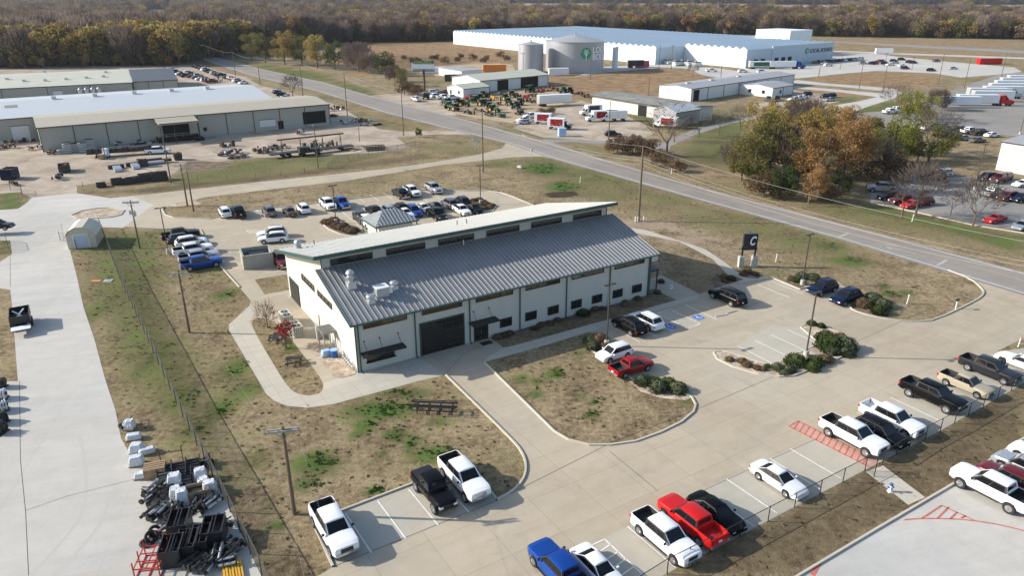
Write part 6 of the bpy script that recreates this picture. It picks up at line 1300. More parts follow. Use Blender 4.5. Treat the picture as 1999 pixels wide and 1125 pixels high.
# ------------------------------------------------------------------ fences
fm = bpy.data.materials.new('chain_link'); M['chain_link'] = fm; fm.use_nodes = True; n = fm.node_tree; bs_ = n.nodes['Principled BSDF']; bs_.inputs['Base Color'].default_value = (.05, .05, .05, 1); bs_.inputs['Roughness'].default_value = .6; bs_.inputs['Alpha'].default_value = .16
fd = bpy.data.materials.new('chain_link_dense'); M['chain_link_dense'] = fd; fd.use_nodes = True; n = fd.node_tree; bs_ = n.nodes['Principled BSDF']; bs_.inputs['Base Color'].default_value = (.10, .10, .10, 1); bs_.inputs['Roughness'].default_value = .6; bs_.inputs['Alpha'].default_value = .24
def fence(P, h, lab, sp=3.0, fabric='chain_link', pm='black_metal', r=.04, rail=True, grp=None):
    t = thing('fence', lab, 'fence', P[0], 0, grp); O = P[0]; Q = [p_ - O for p_ in P]; mb = MB(); rl_ = MB(); k = 0
    for a, b_ in zip(Q, Q[1:]):
        L_ = (b_ - a).length; n_ = max(1, round(L_ / sp)); mb.quad(a + Vector((0, 0, .05)), b_ + Vector((0, 0, .05)), b_ + Vector((0, 0, h)), a + Vector((0, 0, h)))
        if rail: rl_.tube(a + Vector((0, 0, h)), b_ + Vector((0, 0, h)), r * .8, None, 5)
        for i in range(n_ + (b_ is Q[-1])):
            q = a.lerp(b_, i / n_); ps = MB(); ps.tube(q, q + Vector((0, 0, h + .05)), r, None, 6); k += 1
            if k < 60: ps.build('post', M[pm], t)
    if fabric: mb.build('mesh_fabric', M[fabric], t)
    if rail: rl_.build('rail', M[pm], t)
    return t
fence(PW([(196, 445), (240, 560), (300, 690), (345, 790), (385, 872), (432, 965), (512, 1128), (600, 1300)]), 1.9, 'long dark chain link fence running down the lawn beside the yard road', 3.2, 'chain_link_dense', 'steel_dark', .05)
fence(PW([(118, 470), (139, 476), (150, 487)]), 1.6, 'short gate fence left of the small barn', 2.5, 'chain_link', 'steel_dark')
fence(PW([(0, 470), (14, 474), (18, 488), (0, 494)]), 1.6, 'short fence corner with yellow post at the left edge', 2, 'chain_link', 'steel_dark')
fence(PW([(1180, 1200), (1302, 1122), (1386, 1079), (1499, 1019), (1600, 966), (1688, 920)]), 1.45, 'black chain link fence behind the parked row, left of the gate', 2.8)
fence(PW([(1722, 908), (1775, 874), (1835, 843), (1890, 812), (1999, 750), (2100, 695)]), 1.45, 'black chain link fence behind the parked row, right of the gate', 2.8)
fence(PW([(1688, 920), (1706, 932)]), 1.9, 'open black gate leaf at the end of the short path', .9, 'chain_link')
fence(PW([(152, 372), (162, 366), (230, 361), (330, 356), (500, 351), (640, 330)]), 1.2, 'wire fence along the grass strip below the warehouse yard', 6, None, 'steel_dark', .04, False)
fence(PW([(642, 330), (660, 316), (700, 308), (738, 300), (812, 286)]), 1.3, 'dark pipe fence beside the steel scraps', 3, 'chain_link', 'green_trim', .05)
fence(PW([(1010, 258), (1040, 236), (1062, 246), (1120, 276)]), 1.6, 'thin fence around the delivery truck yard', 6, None, 'galv', .04)
fence(PW([(0, 372), (42, 372), (44, 384)]), 1.4, 'low rail fence at the left edge by the yard entry', 3, 'chain_link', 'steel_dark')
# ------------------------------------------------------------------ small things near the building
def mesh_thing(mb, name, lab, cat, loc, rz=0, grp=None, m=None): o = mb.build(name, m); o.location = loc; o.rotation_euler.z = rz; return tag(o, lab, cat, grp)
def table_(u, v, lab, rz):
    t = thing('picnic_table', lab, 'picnic table', G(u, v), rz, 'picnic tables in the long lawn'); b = MB(); b.box((0, 0, .7), (1.8, .75, .06)); b.build('table_top', M['steel_dark'], t)
    for s_ in (-1, 1):
        b = MB(); b.box((0, s_ * .75, .42), (1.8, .28, .05)); b.build('bench', M['steel_dark'], t); b = MB(); b.bar((s_ * .7, -.85, 0), (s_ * .7, 0, .7), .07, .07); b.bar((s_ * .7, .85, 0), (s_ * .7, 0, .7), .07, .07); b.bar((s_ * .7, -.75, .4), (s_ * .7, .75, .4), .06, .06); b.build('leg_frame', M['black_metal'], t)
table_(575, 710, 'dark picnic table in the lower half of the long lawn', R(10)); table_(540, 666, 'dark picnic table left of the crimson tree', R(100))
rk = thing('rack', 'low black steel frame rack standing on the lawn', 'rack', G(849, 806), R(-4)); b = MB()
for y in (-.45, .45):
    for z in (.45, .95): b.bar((-2.3, y, z), (2.3, y, z), .07, .07)
for x in (-1.7, -.5, .6, 1.8):
    b.bar((x, -.45, 0), (x, -.45, .95), .09, .09); b.bar((x, .45, 0), (x, .45, .95), .09, .09); b.bar((x, -.45, .95), (x, .45, .95), .08, .08); b.bar((x, -.45, .45), (x, .45, .45), .08, .08)
b.build('frame', M['black_metal'], rk); b = MB(); 
for y in (-.7, -.25, .2, .65): b.box((0, y, .97), (4.6, .12, .04))
b.build('slats', M['steel_dark'], rk)
mb = MB(); mb.box((0, 0, 0), (.1, .1, 1.2), M['white_metal']); mb.box((0, 0, 1.2), (.5, .25, .25), M['black_metal']); mesh_thing(mb, 'mailbox', 'black mailbox on a white post at the curving grass corner', 'mailbox', G(1865, 604), .5)
mb = MB(); mb.tube((0, 0, 0), (0, 0, .65), .13, .11, 10, M['sign_white']); mb.ball((0, 0, .7), .16, M['blue_plastic'], 10, 6); mb.tube((-.25, 0, .45), (.25, 0, .45), .07, None, 8, M['blue_plastic']); mb.tube((0, -.25, .4), (0, 0, .4), .06, None, 8, M['blue_plastic']); mb.box((0, 0, 0), (.35, .35, .06), M['sign_white']); mesh_thing(mb, 'hydrant', 'white hydrant with blue cap beside the short path', 'hydrant', G(1737, 961)).scale = (1.05, 1.05, 1.05)
for k, (u, v) in enumerate(((1408, 617), (1428, 610))): mb = MB(); mb.box((0, 0, 0), (1.8, .16, .12), M['conc_base'], 0, .95); mesh_thing(mb, 'wheel_stop', ('loose wheel stop below the long black SUV, left piece', 'loose wheel stop below the long black SUV, right piece')[k], 'wheel stop', G(u, v), R(20 + 10 * k), 'wheel stops')
for (u, v, lab) in ((1309, 583, 'small accessible parking sign on a post by the end walk'),): mb = MB(); mb.tube((0, 0, 0), (0, 0, 1.9), .035, None, 6, M['galv']); mb.box((0, -.04, 1.5), (.32, .03, .48), M['sign_white']); mb.box((0, -.065, 1.62), (.24, .02, .24), M['blue_line']); mesh_thing(mb, 'sign', lab, 'sign', G(u, v), R(-10))
for k, (u, v) in enumerate(((927, 294), (934, 296))): mb = MB(); mb.tube((0, 0, 0), (0, 0, 3.2), .05, None, 6, M['galv']); mb.tube((0, -.03, 2.7), (0, .03, 2.7), .5, None, 8, M['galv']); mesh_thing(mb, 'road_sign', ('left', 'right')[k] + ' of two grey backed octagonal road signs at the junction', 'road sign', G(u, v), R(20), 'road signs at the junction')
mb = MB(); mb.tube((0, 0, 0), (0, 0, 2.4), .05, None, 6, M['galv']); mb.tube((0, -.03, 2.3), (0, .03, 2.3), .38, None, 8, M['sign_white']); mesh_thing(mb, 'road_sign', 'white faced stop sign at the mouth of the county road', 'road sign', G(1038, 311), R(40))
for (u, v, lab) in ((1132, 357, 'white marker stake beside the green ditch'), (1514, 512, 'white marker stake on the bare grass by the pylon sign'), (1770, 594, 'white marker stake on the right hand lawn'), (1987, 678, 'orange and white marker at the right edge'), (1780, 433, 'pale stake leaning under the spreading bare tree'), (1310, 340, 'white post by the culvert')):
    mb = MB(); mb.tube((0, 0, 0), (.08, 0, 1.3), .06, .05, 6, M['sign_white']); mb.box((.08, 0, 1.2), (.14, .14, .16), M['paint_orange'] if 'orange' in lab else M['sign_white']); mesh_thing(mb, 'marker_post', lab, 'marker', G(u, v))
for (u, v, lab) in ((1240, 433, 'white guard post left of the thick tall pole'), (1256, 433, 'white guard post right of the thick tall pole')): mb = MB(); mb.tube((0, 0, 0), (0, 0, 1.0), .09, None, 8, M['sign_white']); mb.tube((.5, .1, 0), (.5, .1, .9), .09, None, 8, M['sign_white']); mesh_thing(mb, 'guard_post', lab, 'guard post', G(u, v))
mb = MB(); mb.box((0, 0, .1), (1.1, .8, .5), M['conc_base'], 0, .8); mb.tube((-.8, 0, .2), (.8, 0, .2), .22, None, 8, M['conc_base']); mesh_thing(mb, 'culvert', 'small concrete culvert end in the junction grass', 'culvert', G(1015, 328), R(-40))
mb = MB(); mb.box((0, 0, 0), (1.3, .8, .06), M['paint_orange']); mesh_thing(mb, 'sheet', 'orange sheet lying on the lawn left of the fence', 'sheet', G(188, 549), .1)
for k, (u, v) in enumerate(((211, 549),)): mb = MB(); mb.box((0, 0, 0), (1.3, 1.0, .12), M['conc_base'], 0, .9); mb.tube((0, 0, .12), (0, 0, .16), .35, None, 12, M['galv']); mesh_thing(mb, 'utility_box', 'flat concrete manhole cover beside the orange sheet', 'cover', G(u, v))
mb = MB(); mb.box((0, 0, 0), (1.4, .9, .03), M['steel_dark']); mesh_thing(mb, 'doormat', 'dark doormat in front of the glazed door', 'mat', L(15.6, -1.1, .02), ANG)

# ------------------------------------------------------------------ stored parts beside the yard road
def wrapped(u, v, d, lab, rz=0., grp='wrapped pallets beside the yard road', m='wrap_white', seed=0):
    d = tuple(q * .88 for q in d); rg = random.Random(seed + u); t = thing('wrapped_pallet', lab, 'pallet', G(u, v), rz, grp); b = MB()
    for k in range(3): b.box((0, (k - 1) * d[1] * .42, 0), (d[0], .1, .1))
    b.box((0, 0, .1), (d[0], d[1], .05)); b.build('pallet', M['wood'], t); b = MB(); n_ = 7; vs = []; fs = []
    for j in range(5):
        f = j / 4; s_ = (1 if j < 3 else 1 - .12 * (j - 2))
        for i in range(4 * n_):
            a = 2 * math.pi * i / (4 * n_); c_, s2 = math.cos(a), math.sin(a); q = max(abs(c_), abs(s2)) ; x = c_ / q; y = s2 / q
            vs.append((x * d[0] / 2 * s_ * rg.uniform(.92, 1.04), y * d[1] / 2 * s_ * rg.uniform(.92, 1.04), .15 + d[2] * f * rg.uniform(.93, 1.03)))
    N_ = 4 * n_
    for j in range(4):
        for i in range(N_): fs.append((j * N_ + i, j * N_ + (i + 1) % N_, (j + 1) * N_ + (i + 1) % N_, (j + 1) * N_ + i))
    fs.append(tuple(range(4 * N_, 5 * N_))); b.add(vs, fs); b.build('load', M[m], t); return t
for a in ((254, 838, (1.1, 1.0, 1.0), 'white wrapped load at the far end of the stored parts'), (262, 858, (1.5, .9, .5), 'low flat white wrapped load second from the far end', .3), (268, 882, (1.3, 1.2, .8), 'bulging white wrapped load beside a small tarp', .2), (288, 886, (1.6, .8, .5), 'long white wrapped load lying toward the grass', .5), (268, 908, (1.4, 1.0, .9), 'pale blue wrapped load beside dark parts', .3),
          (277, 934, (1.3, .8, .5), 'small white wrapped box left of the tan crate', .2), (343, 951, (1.3, 1.2, 1.3), 'tall open topped white wrapped load in the middle of the parts', .3), (345, 974, (1.1, 1.2, 1.1), 'white wrapped load just behind the tallest one', .4), (358, 985, (1.1, 1.1, 1.5), 'tallest ribbed white wrapped stack', .4), (393, 936, (1.2, 1.0, 1.1), 'grey wrapped load near the fence', .4), (399, 953, (1.1, 1.0, 1.0), 'white wrapped load near the fence', .4), (411, 962, (1.3, 1.1, 1.1), 'white bag-like wrapped load closest to the fence', .4)): wrapped(*a)
b = MB(); 
for s_ in (-.6, .6): b.box((0, s_, 0), (1.7, .06, 1.0), M['wood'])
for s_ in (-.82, .82): b.box((s_, 0, 0), (.06, 1.2, 1.0), M['wood'])
for k in range(4): b.box((0, -.45 + k * .3, .98), (1.7, .2, .04), M['wood'])
mesh_thing(b, 'crate', 'tan wooden crate among the stored parts', 'crate', G(305, 928), .35)
b = MB()
for s_ in (-.6, .6): b.box((0, s_, 0), (1.9, .06, 1.0), M['wood'])
for s_ in (-.92, .92): b.box((s_, 0, 0), (.06, 1.2, 1.0), M['wood'])
b.box((0, 0, .1), (1.8, 1.1, .6), M['steel_dark']); mesh_thing(b, 'crate', 'open crate of black parts beside the white bag-like load', 'crate', G(386, 972), .4)
def axles(u, v, n_, L_, lab, rz, tone='steel_dark', seed=1, grp='bundles of axles beside the yard road', wheels=True):
    L_ *= .85; n_ = max(3, int(n_ * .75)); rg = random.Random(seed); t = thing('axle_bundle', lab, 'axles', G(u, v), rz, grp); sh_, wh_, br = MB(), MB(), MB()
    for k in range(n_):
        y = (k - n_ / 2) * .27 + rg.uniform(-.05, .05); z = .32 + (.28 if k % 2 else 0) + rg.uniform(0, .12); dx = rg.uniform(-.15, .15); sk = rg.uniform(-.12, .12)
        sh_.tube((-L_ / 2 + dx, y - sk, z), (L_ / 2 + dx, y + sk, z + rg.uniform(-.08, .08)), rg.uniform(.07, .13), None, 8, rg.choice([M[tone], M['galv'], M['galv'], M['steel_dark']]))
        for s_ in (-1, 1): wh_.tube((s_ * L_ / 2 + dx - .08, y + s_ * sk, z), (s_ * L_ / 2 + dx + .08, y + s_ * sk, z), rg.uniform(.12, .22), None, 10)
        br.bar((dx - .3, y, z), (dx + rg.uniform(.2, .9), y + rg.uniform(-.25, .25), z + .15), .12, .08)
        sh_.bar((dx + rg.uniform(-.5, .5), y - .2, z + .1), (dx + rg.uniform(-.9, .9), y + .5, z + .12), .05, .1, M['steel_dark'])
    sh_.build('shafts', None, t); wh_.build('hubs', M['tyre'], t); br.build('brackets', M['steel_dark'], t)
axk = iter(range(1, 50))
for u, v, n_, L_, lab, rz in ((245, 836, 4, 1.3, 'small dark heap of parts left of the farthest white load', .9), (300, 965, 7, 2.0, 'upper left bundle of long axle shafts beside the road', R(78)), (322, 966, 6, 1.8, 'upper bundle of axle shafts left of the open white load', R(72)), (345, 958, 3, 1.0, 'short shafts behind the open white load', R(75)), (290, 983, 4, 1.3, 'short dark axles sticking out toward the road', R(70)),
                              (301, 1008, 7, 1.9, 'middle left bundle of dark axles beside the road', R(70)), (326, 1006, 7, 1.9, 'middle bundle of grey axle shafts', R(75)), (346, 994, 5, 1.6, 'short axle bundle in front of the tallest white stack', R(80)), (385, 996, 6, 1.8, 'dark tangled axles left of the shiny ones', R(100)), (410, 988, 6, 1.7, 'shiny axle shafts near the fence', R(65)),
                              (318, 1045, 5, 1.4, 'mixed axle pieces beside the old tyres', R(60)), (440, 1028, 5, 1.8, 'silver axles leaning by the fence at the right', R(-40)), (449, 1078, 9, 1.7, 'large heap of silver and black axles by the fence', R(60)), (425, 1092, 6, 2.2, 'black shafts with red bars near the bottom', R(105)), (375, 1105, 7, 1.6, 'heap of black and red frames near the bottom edge', R(60)), (400, 1112, 6, 1.6, 'second heap of black frames at the bottom edge', R(80)),
                              (440, 1105, 5, 1.5, 'dark parts heap in front of the silver heap', R(20)), (400, 910, 3, 1.0, 'short dark shafts near the fence top', R(70))): axles(u, v, n_, L_, lab, rz, seed=next(axk))
def rackpile(u, v, lab, rz, n_=6):
    t = thing('stacked_racks', lab, 'racks', G(u, v), rz, 'stacks of dark racks beside the fence'); b = MB(); g = MB()
    for k in range(n_):
        g.box((0, (k % 3 - 1) * .42, .1 + .28 * (k // 3)), (1.0, .3, .1)); b.tube((-.5, (k % 3 - 1) * .42, .25 + .28 * (k // 3)), (.5, (k % 3 - 1) * .42, .25 + .28 * (k // 3)), .12, None, 8)
    for s_ in (-.55, .55): b.box((s_, 0, 0), (.06, 1.4, .9))
    b.build('frame', M['steel_dark'], t); g.build('bars', M['galv'], t)
for u, v, lab in ((323, 926, 'small stack of striped dark racks right of the tan crate'), (351, 920, 'stack of dark racks behind the open white load'), (379, 913, 'stack of dark racks with pale bars by the fence'), (362, 938, 'low black racks between the wrapped loads'), (352, 934, 'black racks left of the low ones')): rackpile(u, v, lab, .4)
def toolbox(u, v, lab, h=1.5, w_=1.35, d_=2.1):
    t = thing('black_bin', lab, 'bin', G(u, v), R(12), 'tall black open bins beside the fence'); b = MB()
    for s_ in (-1, 1): b.box((s_ * w_ / 2, 0, 0), (.07, d_, h)); 
    for s_ in (-1, 1): b.box((0, s_ * d_ / 2, 0), (w_, .07, h))
    b.box((0, 0, 0), (w_, d_, h * .62)); b.build('body', M['black_metal'], t); b = MB()
    for s_ in (-.12, .12): b.bar((s_, -d_ / 2, h + .02), (s_, d_ / 2, h + .02), .06, .06)
    b.box((-w_ / 2, 0, h), (.09, d_ + .1, .06)); b.box((w_ / 2, 0, h), (.09, d_ + .1, .06)); b.build('rails', M['steel_dark'], t)
    b = MB(); b.box((-w_ / 2 - .08, 0, .2), (.06, d_ * .7, h - .5)); b.build('stripe', M['red_paint'], t)
for a in ((354, 1041, 'tall black open bin standing behind the row of bins'), (340, 1092, 'black open bin at the front left of the row of bins', 1.5, 1.4, 2.0), (369, 1078, 'black open bin second from left in the row of bins', 1.3), (395, 1068, 'black open bin third from left in the row, red stripe', 1.3, 1.2), (421, 1054, 'black open bin at the right end of the row of bins', 1.5, 1.5)): toolbox(*a)
for k, (u, v, lab) in enumerate(((287, 1063, 'old tyre lying flat at the left of the parts'), (295, 1056, 'old tyre leaning against the flat one'), (302, 1046, 'old tyre standing farthest back'))):
    bm_ = bmesh.new(); N1, N2 = 20, 8; vv = [[bm_.verts.new(((.42 + .13 * math.cos(6.283 * j / N2)) * math.cos(6.283 * i / N1), (.42 + .13 * math.cos(6.283 * j / N2)) * math.sin(6.283 * i / N1), .13 + .13 * math.sin(6.283 * j / N2))) for j in range(N2)] for i in range(N1)]
    for i in range(N1):
        for j in range(N2): bm_.faces.new((vv[i][j], vv[(i + 1) % N1][j], vv[(i + 1) % N1][(j + 1) % N2], vv[i][(j + 1) % N2]))
    me = bpy.data.meshes.new('tyre'); bm_.to_mesh(me); bm_.free(); me.materials.append(M['tyre']); o = link(bpy.data.objects.new('tyre', me)); o.location = G(u, v) + Vector((0, 0, .3 * (k > 0))); o.rotation_euler = (R(60) if k else 0, 0, R(60)); tag(o, lab, 'tyre', 'old tyres beside the yard road')
rr_ = thing('steel_rack', 'bright red steel rack lying at the bottom edge beside the bins', 'rack', G(299, 1107), R(8)); b = MB()
for z in (.05, .9):
    for x in (-.85, 0, .85): b.bar((x, -1.2, z), (x, 1.2, z), .07, .07)
    for y in (-1.2, -.4, .4, 1.2): b.bar((-.85, y, z), (.85, y, z), .07, .07)
for x in (-.85, .85):
    for y in (-1.2, 0, 1.2): b.bar((x, y, 0), (x, y, 1.5), .07, .07)
b.build('frame', M['red_paint'], rr_)
b = MB()
for k in range(7): b.box((0, -.6 + k * .2, .1 + .04 * (k % 2)), (2.0, .15, .14))
mesh_thing(b, 'lumber_stack', 'stack of yellow orange beams at the bottom edge', 'beams', G(455, 1118), R(115), None, M['yellow_paint'])
b = MB(); b.bar((-.9, 0, 0), (-.9, 0, 1.6), .07, .07); b.bar((.9, 0, 0), (.9, 0, 1.6), .07, .07); b.bar((-.9, 0, 1.2), (.9, 0, 1.2), .07, .07); b.bar((-.9, 0, .3), (.9, -.8, .1), .07, .07); mesh_thing(b, 'stand', 'thin rusty open frame standing on the grass edge', 'frame', G(337, 905), .3, None, M['rust'])
# box trailer with dump bodies on the yard road
dt = thing('flatbed_trailer', 'black dump body carried on a low trailer, parked on the yard road', 'trailer', G(44, 640), R(122)); b = MB()
L3, W3 = 3.6, 2.1
for s_ in (-1, 1): b.box((.9, s_ * W3 / 2, .9), (L3, .08, 1.0))
for x in (-.9, 2.7, .9): b.box((x, 0, .9), (.08, W3, 1.0 if x != .9 else .6))
b.box((.9, 0, .85), (L3, W3, .08)); b.build('dump_body', M['black_metal'], dt); b = MB(); b.box((0, 0, .6), (5.8, 1.2, .2)); b.box((-2.3, 0, .7), (1.3, 2.1, .12)); b.build('chassis', M['steel_dark'], dt)
b = MB(); b.box((-2.35, 0, .82), (1.25, 2.05, .1)); b.build('deck', M['white_metal'], dt)
b = MB(); b.bar((.2, -.6, 1.1), (1.6, .7, 1.8), .18, .12); b.bar((.2, .6, 1.1), (1.8, -.5, 1.8), .18, .12); b.bar((-.5, 0, 1.2), (1.2, 0, 1.6), .12, .12); b.build('arms', M['galv'], dt)
for x in (.2, 1.3):
    for s_ in (-1, 1): b = MB(); b.tube((x, s_ * .95, .42), (x, s_ * 1.2, .42), .42, None, 14); b.build('wheel', M['tyre'], dt)
for k, (u, v) in enumerate(((0, 757), (2, 780), (4, 803), (3, 826), (1, 846))): 
    t = thing('cable_reel', ('dark', 'pale ribbed', 'large pale ribbed', 'dark mixed', 'low blue grey')[k] + ' coil of parts at the left edge of the yard road, %s' % ('farthest', 'second', 'third', 'fourth', 'nearest')[k], 'coil', G(u, v), R(20 * k), 'coils of parts at the left edge'); b = MB(); c_ = MB()
    for j in range(5): b.tube((-.5 + j * .22, 0, .6), (-.38 + j * .22, 0, .6), .58 - .05 * (j % 2), None, 14)
    b.build('coils', M['wrap_white'] if k in (1, 2) else M['steel_dark'], t); c_.box((0, 0, 0), (1.3, 1.0, .12)); c_.tube((-.6, 0, .6), (.65, 0, .6), .2, None, 8); c_.build('cradle', M['steel_dark'], t)
vehicle('suv', 'charcoal', G(-3, 448, .8) * 1, R(10), 'dark vehicle cut by the left edge above the yard road', None, near=False)
# ------------------------------------------------------------------ warehouse yard
def junk(u, v, L_, W_, h, lab, seed, mats_=('rust', 'steel_dark'), rz=0., n_=18, name='scrap_pile', cat='scrap pile'):
    rg = random.Random(seed); b = MB()
    for k in range(n_):
        x, y = rg.uniform(-L_ / 2, L_ / 2), rg.uniform(-W_ / 2, W_ / 2); m_ = M[rg.choice(mats_)]; z = rg.uniform(0, h * .55)
        c = rg.random()
        if c < .4: b.box((x, y, z * .5), (rg.uniform(.3, 1.2), rg.uniform(.3, .9), rg.uniform(.3, h * .6)), m_, rg.uniform(0, 3))
        elif c < .75: b.bar((x, y, z), (x + rg.uniform(-1.6, 1.6), y + rg.uniform(-.8, .8), z + rg.uniform(-.1, .6)), rg.uniform(.08, .25), rg.uniform(.08, .2), m_)
        else: b.tube((x, y, z), (x + rg.uniform(-.8, .8), y + rg.uniform(-.6, .6), z + rg.uniform(0, .3)), rg.uniform(.15, .4), None, 8, m_)
    return mesh_thing(b, name, lab, cat, G(u, v), rz)
for i, a in enumerate(((10, 290, 5, 3, 2.2, 'mixed scrap and pallets at the left edge before the overhead door'), (40, 278, 8, 2, 1.4, 'weedy scrap heap along the recessed warehouse wall'), (68, 292, 3, 2, 1.5, 'small scrap heap at the warehouse corner'), (110, 300, 3, 2, 1.6, 'dark scrap just left of the stacked crates'), (246, 281, 8, 2, 1.5, 'grey tangled scrap heap against the warehouse wall'), (278, 281, 5, 1.5, .6, 'low dark scrap strip left of the loading dock'),
                       (445, 285, 4, 3, 2.4, 'rusty stacked frames left of the reddish heap'), (452, 301, 7, 3, 1.8, 'rusty red scrap heap at the edge of the green strip'), (466, 308, 5, 2, 1.0, 'low rusty scrap on the grass edge'), (522, 296, 7, 3, 2.2, 'tall mixed scrap heap with white scraps'), (541, 291, 6, 3, 1.8, 'brown scrap heap right of the mixed heap'), (612, 290, 5, 4, 3.0, 'tall brown machinery heap beneath the pole'), (636, 288, 6, 4, 2.4, 'round dark drum heap right of the pole'),
                       (585, 262, 3, 2, 2.2, 'scrap in a box in front of the open bay'), (700, 238, 12, 3, 1.6, 'long dark scrap row beyond the warehouse end'), (655, 228, 3, 2, 1.4, 'scrap by the right corner of the warehouse'), (645, 215, 10, 6, 2.2, 'brown brush and scrap mound behind the warehouse corner'), (725, 245, 6, 2, .8, 'low timber pile near the pipe fence'), (388, 178, 6, 4, 3, 'tall brown timber heap behind the warehouses'), (415, 160, 8, 4, 3.2, 'tall tangled timber heap by the far car park'), (455, 170, 6, 2, 1.2, 'flat scrap trailer by the far car park'))):
    junk(*a[:6], 200 + i, ('rust', 'steel_dark', 'galv') if i % 3 else ('rust', 'steel_dark', 'wood'), AA, 26 if a[2] > 4 else 12)
for k, (u, v, h) in enumerate(((133, 299, 2.8), (147, 297, 2.3), (163, 297, 2.8), (178, 294, 3.0), (120, 300, 1.4))):
    b = MB()
    for j in range(int(h / .28)): b.box((0, 0, j * .28), (1.9, 1.4, .2), M['wrap_white'] if j % 2 else M['grey_wall'])
    b.box((0, 0, h), (2.0, 1.5, .05), M['steel_dark']); mesh_thing(b, 'crate_stack', ('first and palest', 'second', 'third', 'fourth and tallest', 'lowest, leftmost')[k] + ' grey stack of crates against the warehouse wall', 'crates', G(u, v), AA, 'crate stacks against the warehouse')
for k, (u, v, L_, c_, lab) in enumerate(((240, 303, 16, 'steel_dark', 'long flat trailer loaded with dark bundles in front of the warehouse'), (610, 300, 22, 'steel_dark', 'long dark flatbed trailer under steel gantry by the green strip'), (605, 303, 6, 'steel_dark', 'short dark trailer end by the long flatbed'))):
    t = thing('flatbed_trailer', lab, 'trailer', G(u, v), AA if k else R(22)); b = MB(); b.box((0, 0, .9), (L_, 2.4, .25)); b.build('deck', M[c_], t)
    b = MB(); rg = random.Random(k)
    for j in range(int(L_ / 1.4)): b.box((-L_ / 2 + .8 + j * 1.35, 0, 1.15), (1.15, 2.1, rg.uniform(.5, 1.2)))
    b.build('load', M['steel_dark'] if k != 1 else M['rust'], t) if k != 1 else None
    for x in (-L_ * .35, -L_ * .28, L_ * .35):
        for s_ in (-1, 1): b = MB(); b.tube((x, s_ * 1.0, .45), (x, s_ * 1.25, .45), .45, None, 12); b.build('wheel', M['tyre'], t)
gt_ = thing('gantry', 'long rusty steel beam gantry on thin legs by the green strip', 'gantry', G(595, 292), AA); b = MB(); b.bar((-7, 0, 3.2), (11, 0, 3.2), .3, .35); b.build('beam', M['rust'], gt_)
for x in (-6, -1, 5, 10): b = MB(); b.bar((x, -.6, 0), (x, 0, 3.1), .12, .12); b.bar((x, .6, 0), (x, 0, 3.1), .12, .12); b.build('leg', M['steel_dark'], gt_)
def bin_(u, v, d, lab, rz, m_='steel_dark', load=True, grp=None, s_=7):
    t = thing('skip', lab, 'skip', G(u, v), rz, grp); b = MB(); L_, W_, h = d
    for k in (-1, 1): b.box((k * L_ / 2, 0, .1), (.1, W_, h)); b.box((0, k * W_ / 2, .1), (L_, .1, h))
    b.box((0, 0, .1), (L_, W_, .1)); 
    for k in range(int(L_ / .9)): b.box((-L_ / 2 + .45 + k * .9, -W_ / 2 - .06, .1), (.1, .08, h)); b.box((-L_ / 2 + .45 + k * .9, W_ / 2 + .06, .1), (.1, .08, h))
    b.build('body', M[m_], t)
    if load:
        rg = random.Random(s_ + int(u)); b = MB()
        for k in range(14): b.box((rg.uniform(-L_ * .4, L_ * .4), rg.uniform(-W_ * .35, W_ * .35), h * .4), (rg.uniform(.3, .8), rg.uniform(.3, .7), rg.uniform(.3, h * .8)), None, rg.uniform(0, 3))
        b.build('load', M['rust'], t)
    return t
bin_(21, 349, (3.2, 2.4, 2.3), 'dark blue scrap skip standing alone on the gravel at left', R(95), 'blue_plastic' if False else 'navy_steel' if False else 'paint_navy'); junk(28, 362, 2, 1.5, 1.2, 'small rusty part in front of the dark blue skip', 5, n_=8)
bin_(127, 335, (4.0, 2.2, 1.6), 'open dark skip of scrap in the middle of the gravel yard', R(120)); junk(112, 350, 3.4, 1.6, 1.6, 'small loader-like machine beside the open dark skip', 9, ('steel_dark', 'white_metal'), R(110), 16, 'loader', 'loader')
for k, (u, v, L_, h, lab) in enumerate(((198, 365, 1.8, .8, 'first small dark machine base along the fence line'), (229, 360, 2.2, 1.2, 'second dark machine base along the fence line'), (243, 359, 1.4, 1.0, 'third small dark box along the fence line'), (256, 358, 2.0, 1.2, 'fourth dark box along the fence line'), (268, 356, 1.5, 1.2, 'fifth dark box along the fence line'), (289, 353, 3.6, 1.6, 'large dark box along the fence line'), (312, 352, 3.2, 1.8, 'largest dark box at the end of the fence line'), (280, 325, 2.0, 1.6, 'dark open box beside the white stacked parts'), (348, 312, 1.6, 1.6, 'lone dark rusty box by the stony patch'))):
    bin_(u, v, (L_, 1.6, h), lab, AA, 'steel_dark', k > 4, None)
for k, (u, v, lab) in enumerate(((230, 333, 'three white ribbed tanks lying in a row, left group'), (265, 328, 'white ribbed tanks lying together, right group'))):
    b = MB()
    for j in range(3): b.tube((-.8, j * 1.5 - 1.5, .45), (.8, j * 1.5 - 1.5, .45), .45, None, 12, M['wrap_white'])
    b.box((0, 2.6, 0), (3.4, .8, .9), M['steel_dark']); mesh_thing(b, 'tank_row', lab, 'tanks', G(u, v), AA)
b = MB(); b.box((0, 0, .3), (4.6, 2.2, .5), M['wrap_white']); b.box((0, .6, .8), (4.2, 1.0, .4), M['steel_dark']); mesh_thing(b, 'sheet_stack', 'wide pale sheet stack with dark top by the first pole', 'sheets', G(300, 320), AA)
b = MB(); b.box((0, 0, .3), (2.4, 1.2, .6), M['steel_dark']); mesh_thing(b, 'beam_stack', 'dark low stack right behind the verge pole', 'beams', G(325, 317), AA)
b = MB()
for k in range(6): b.bar((k * .8, -3, .3), (k * .8 + 1, 3, .3), .25, .3)
for k in range(3): b.bar((-.5, -2 + k * 2, .6), (5.5, -2 + k * 2, .6), .2, .2)
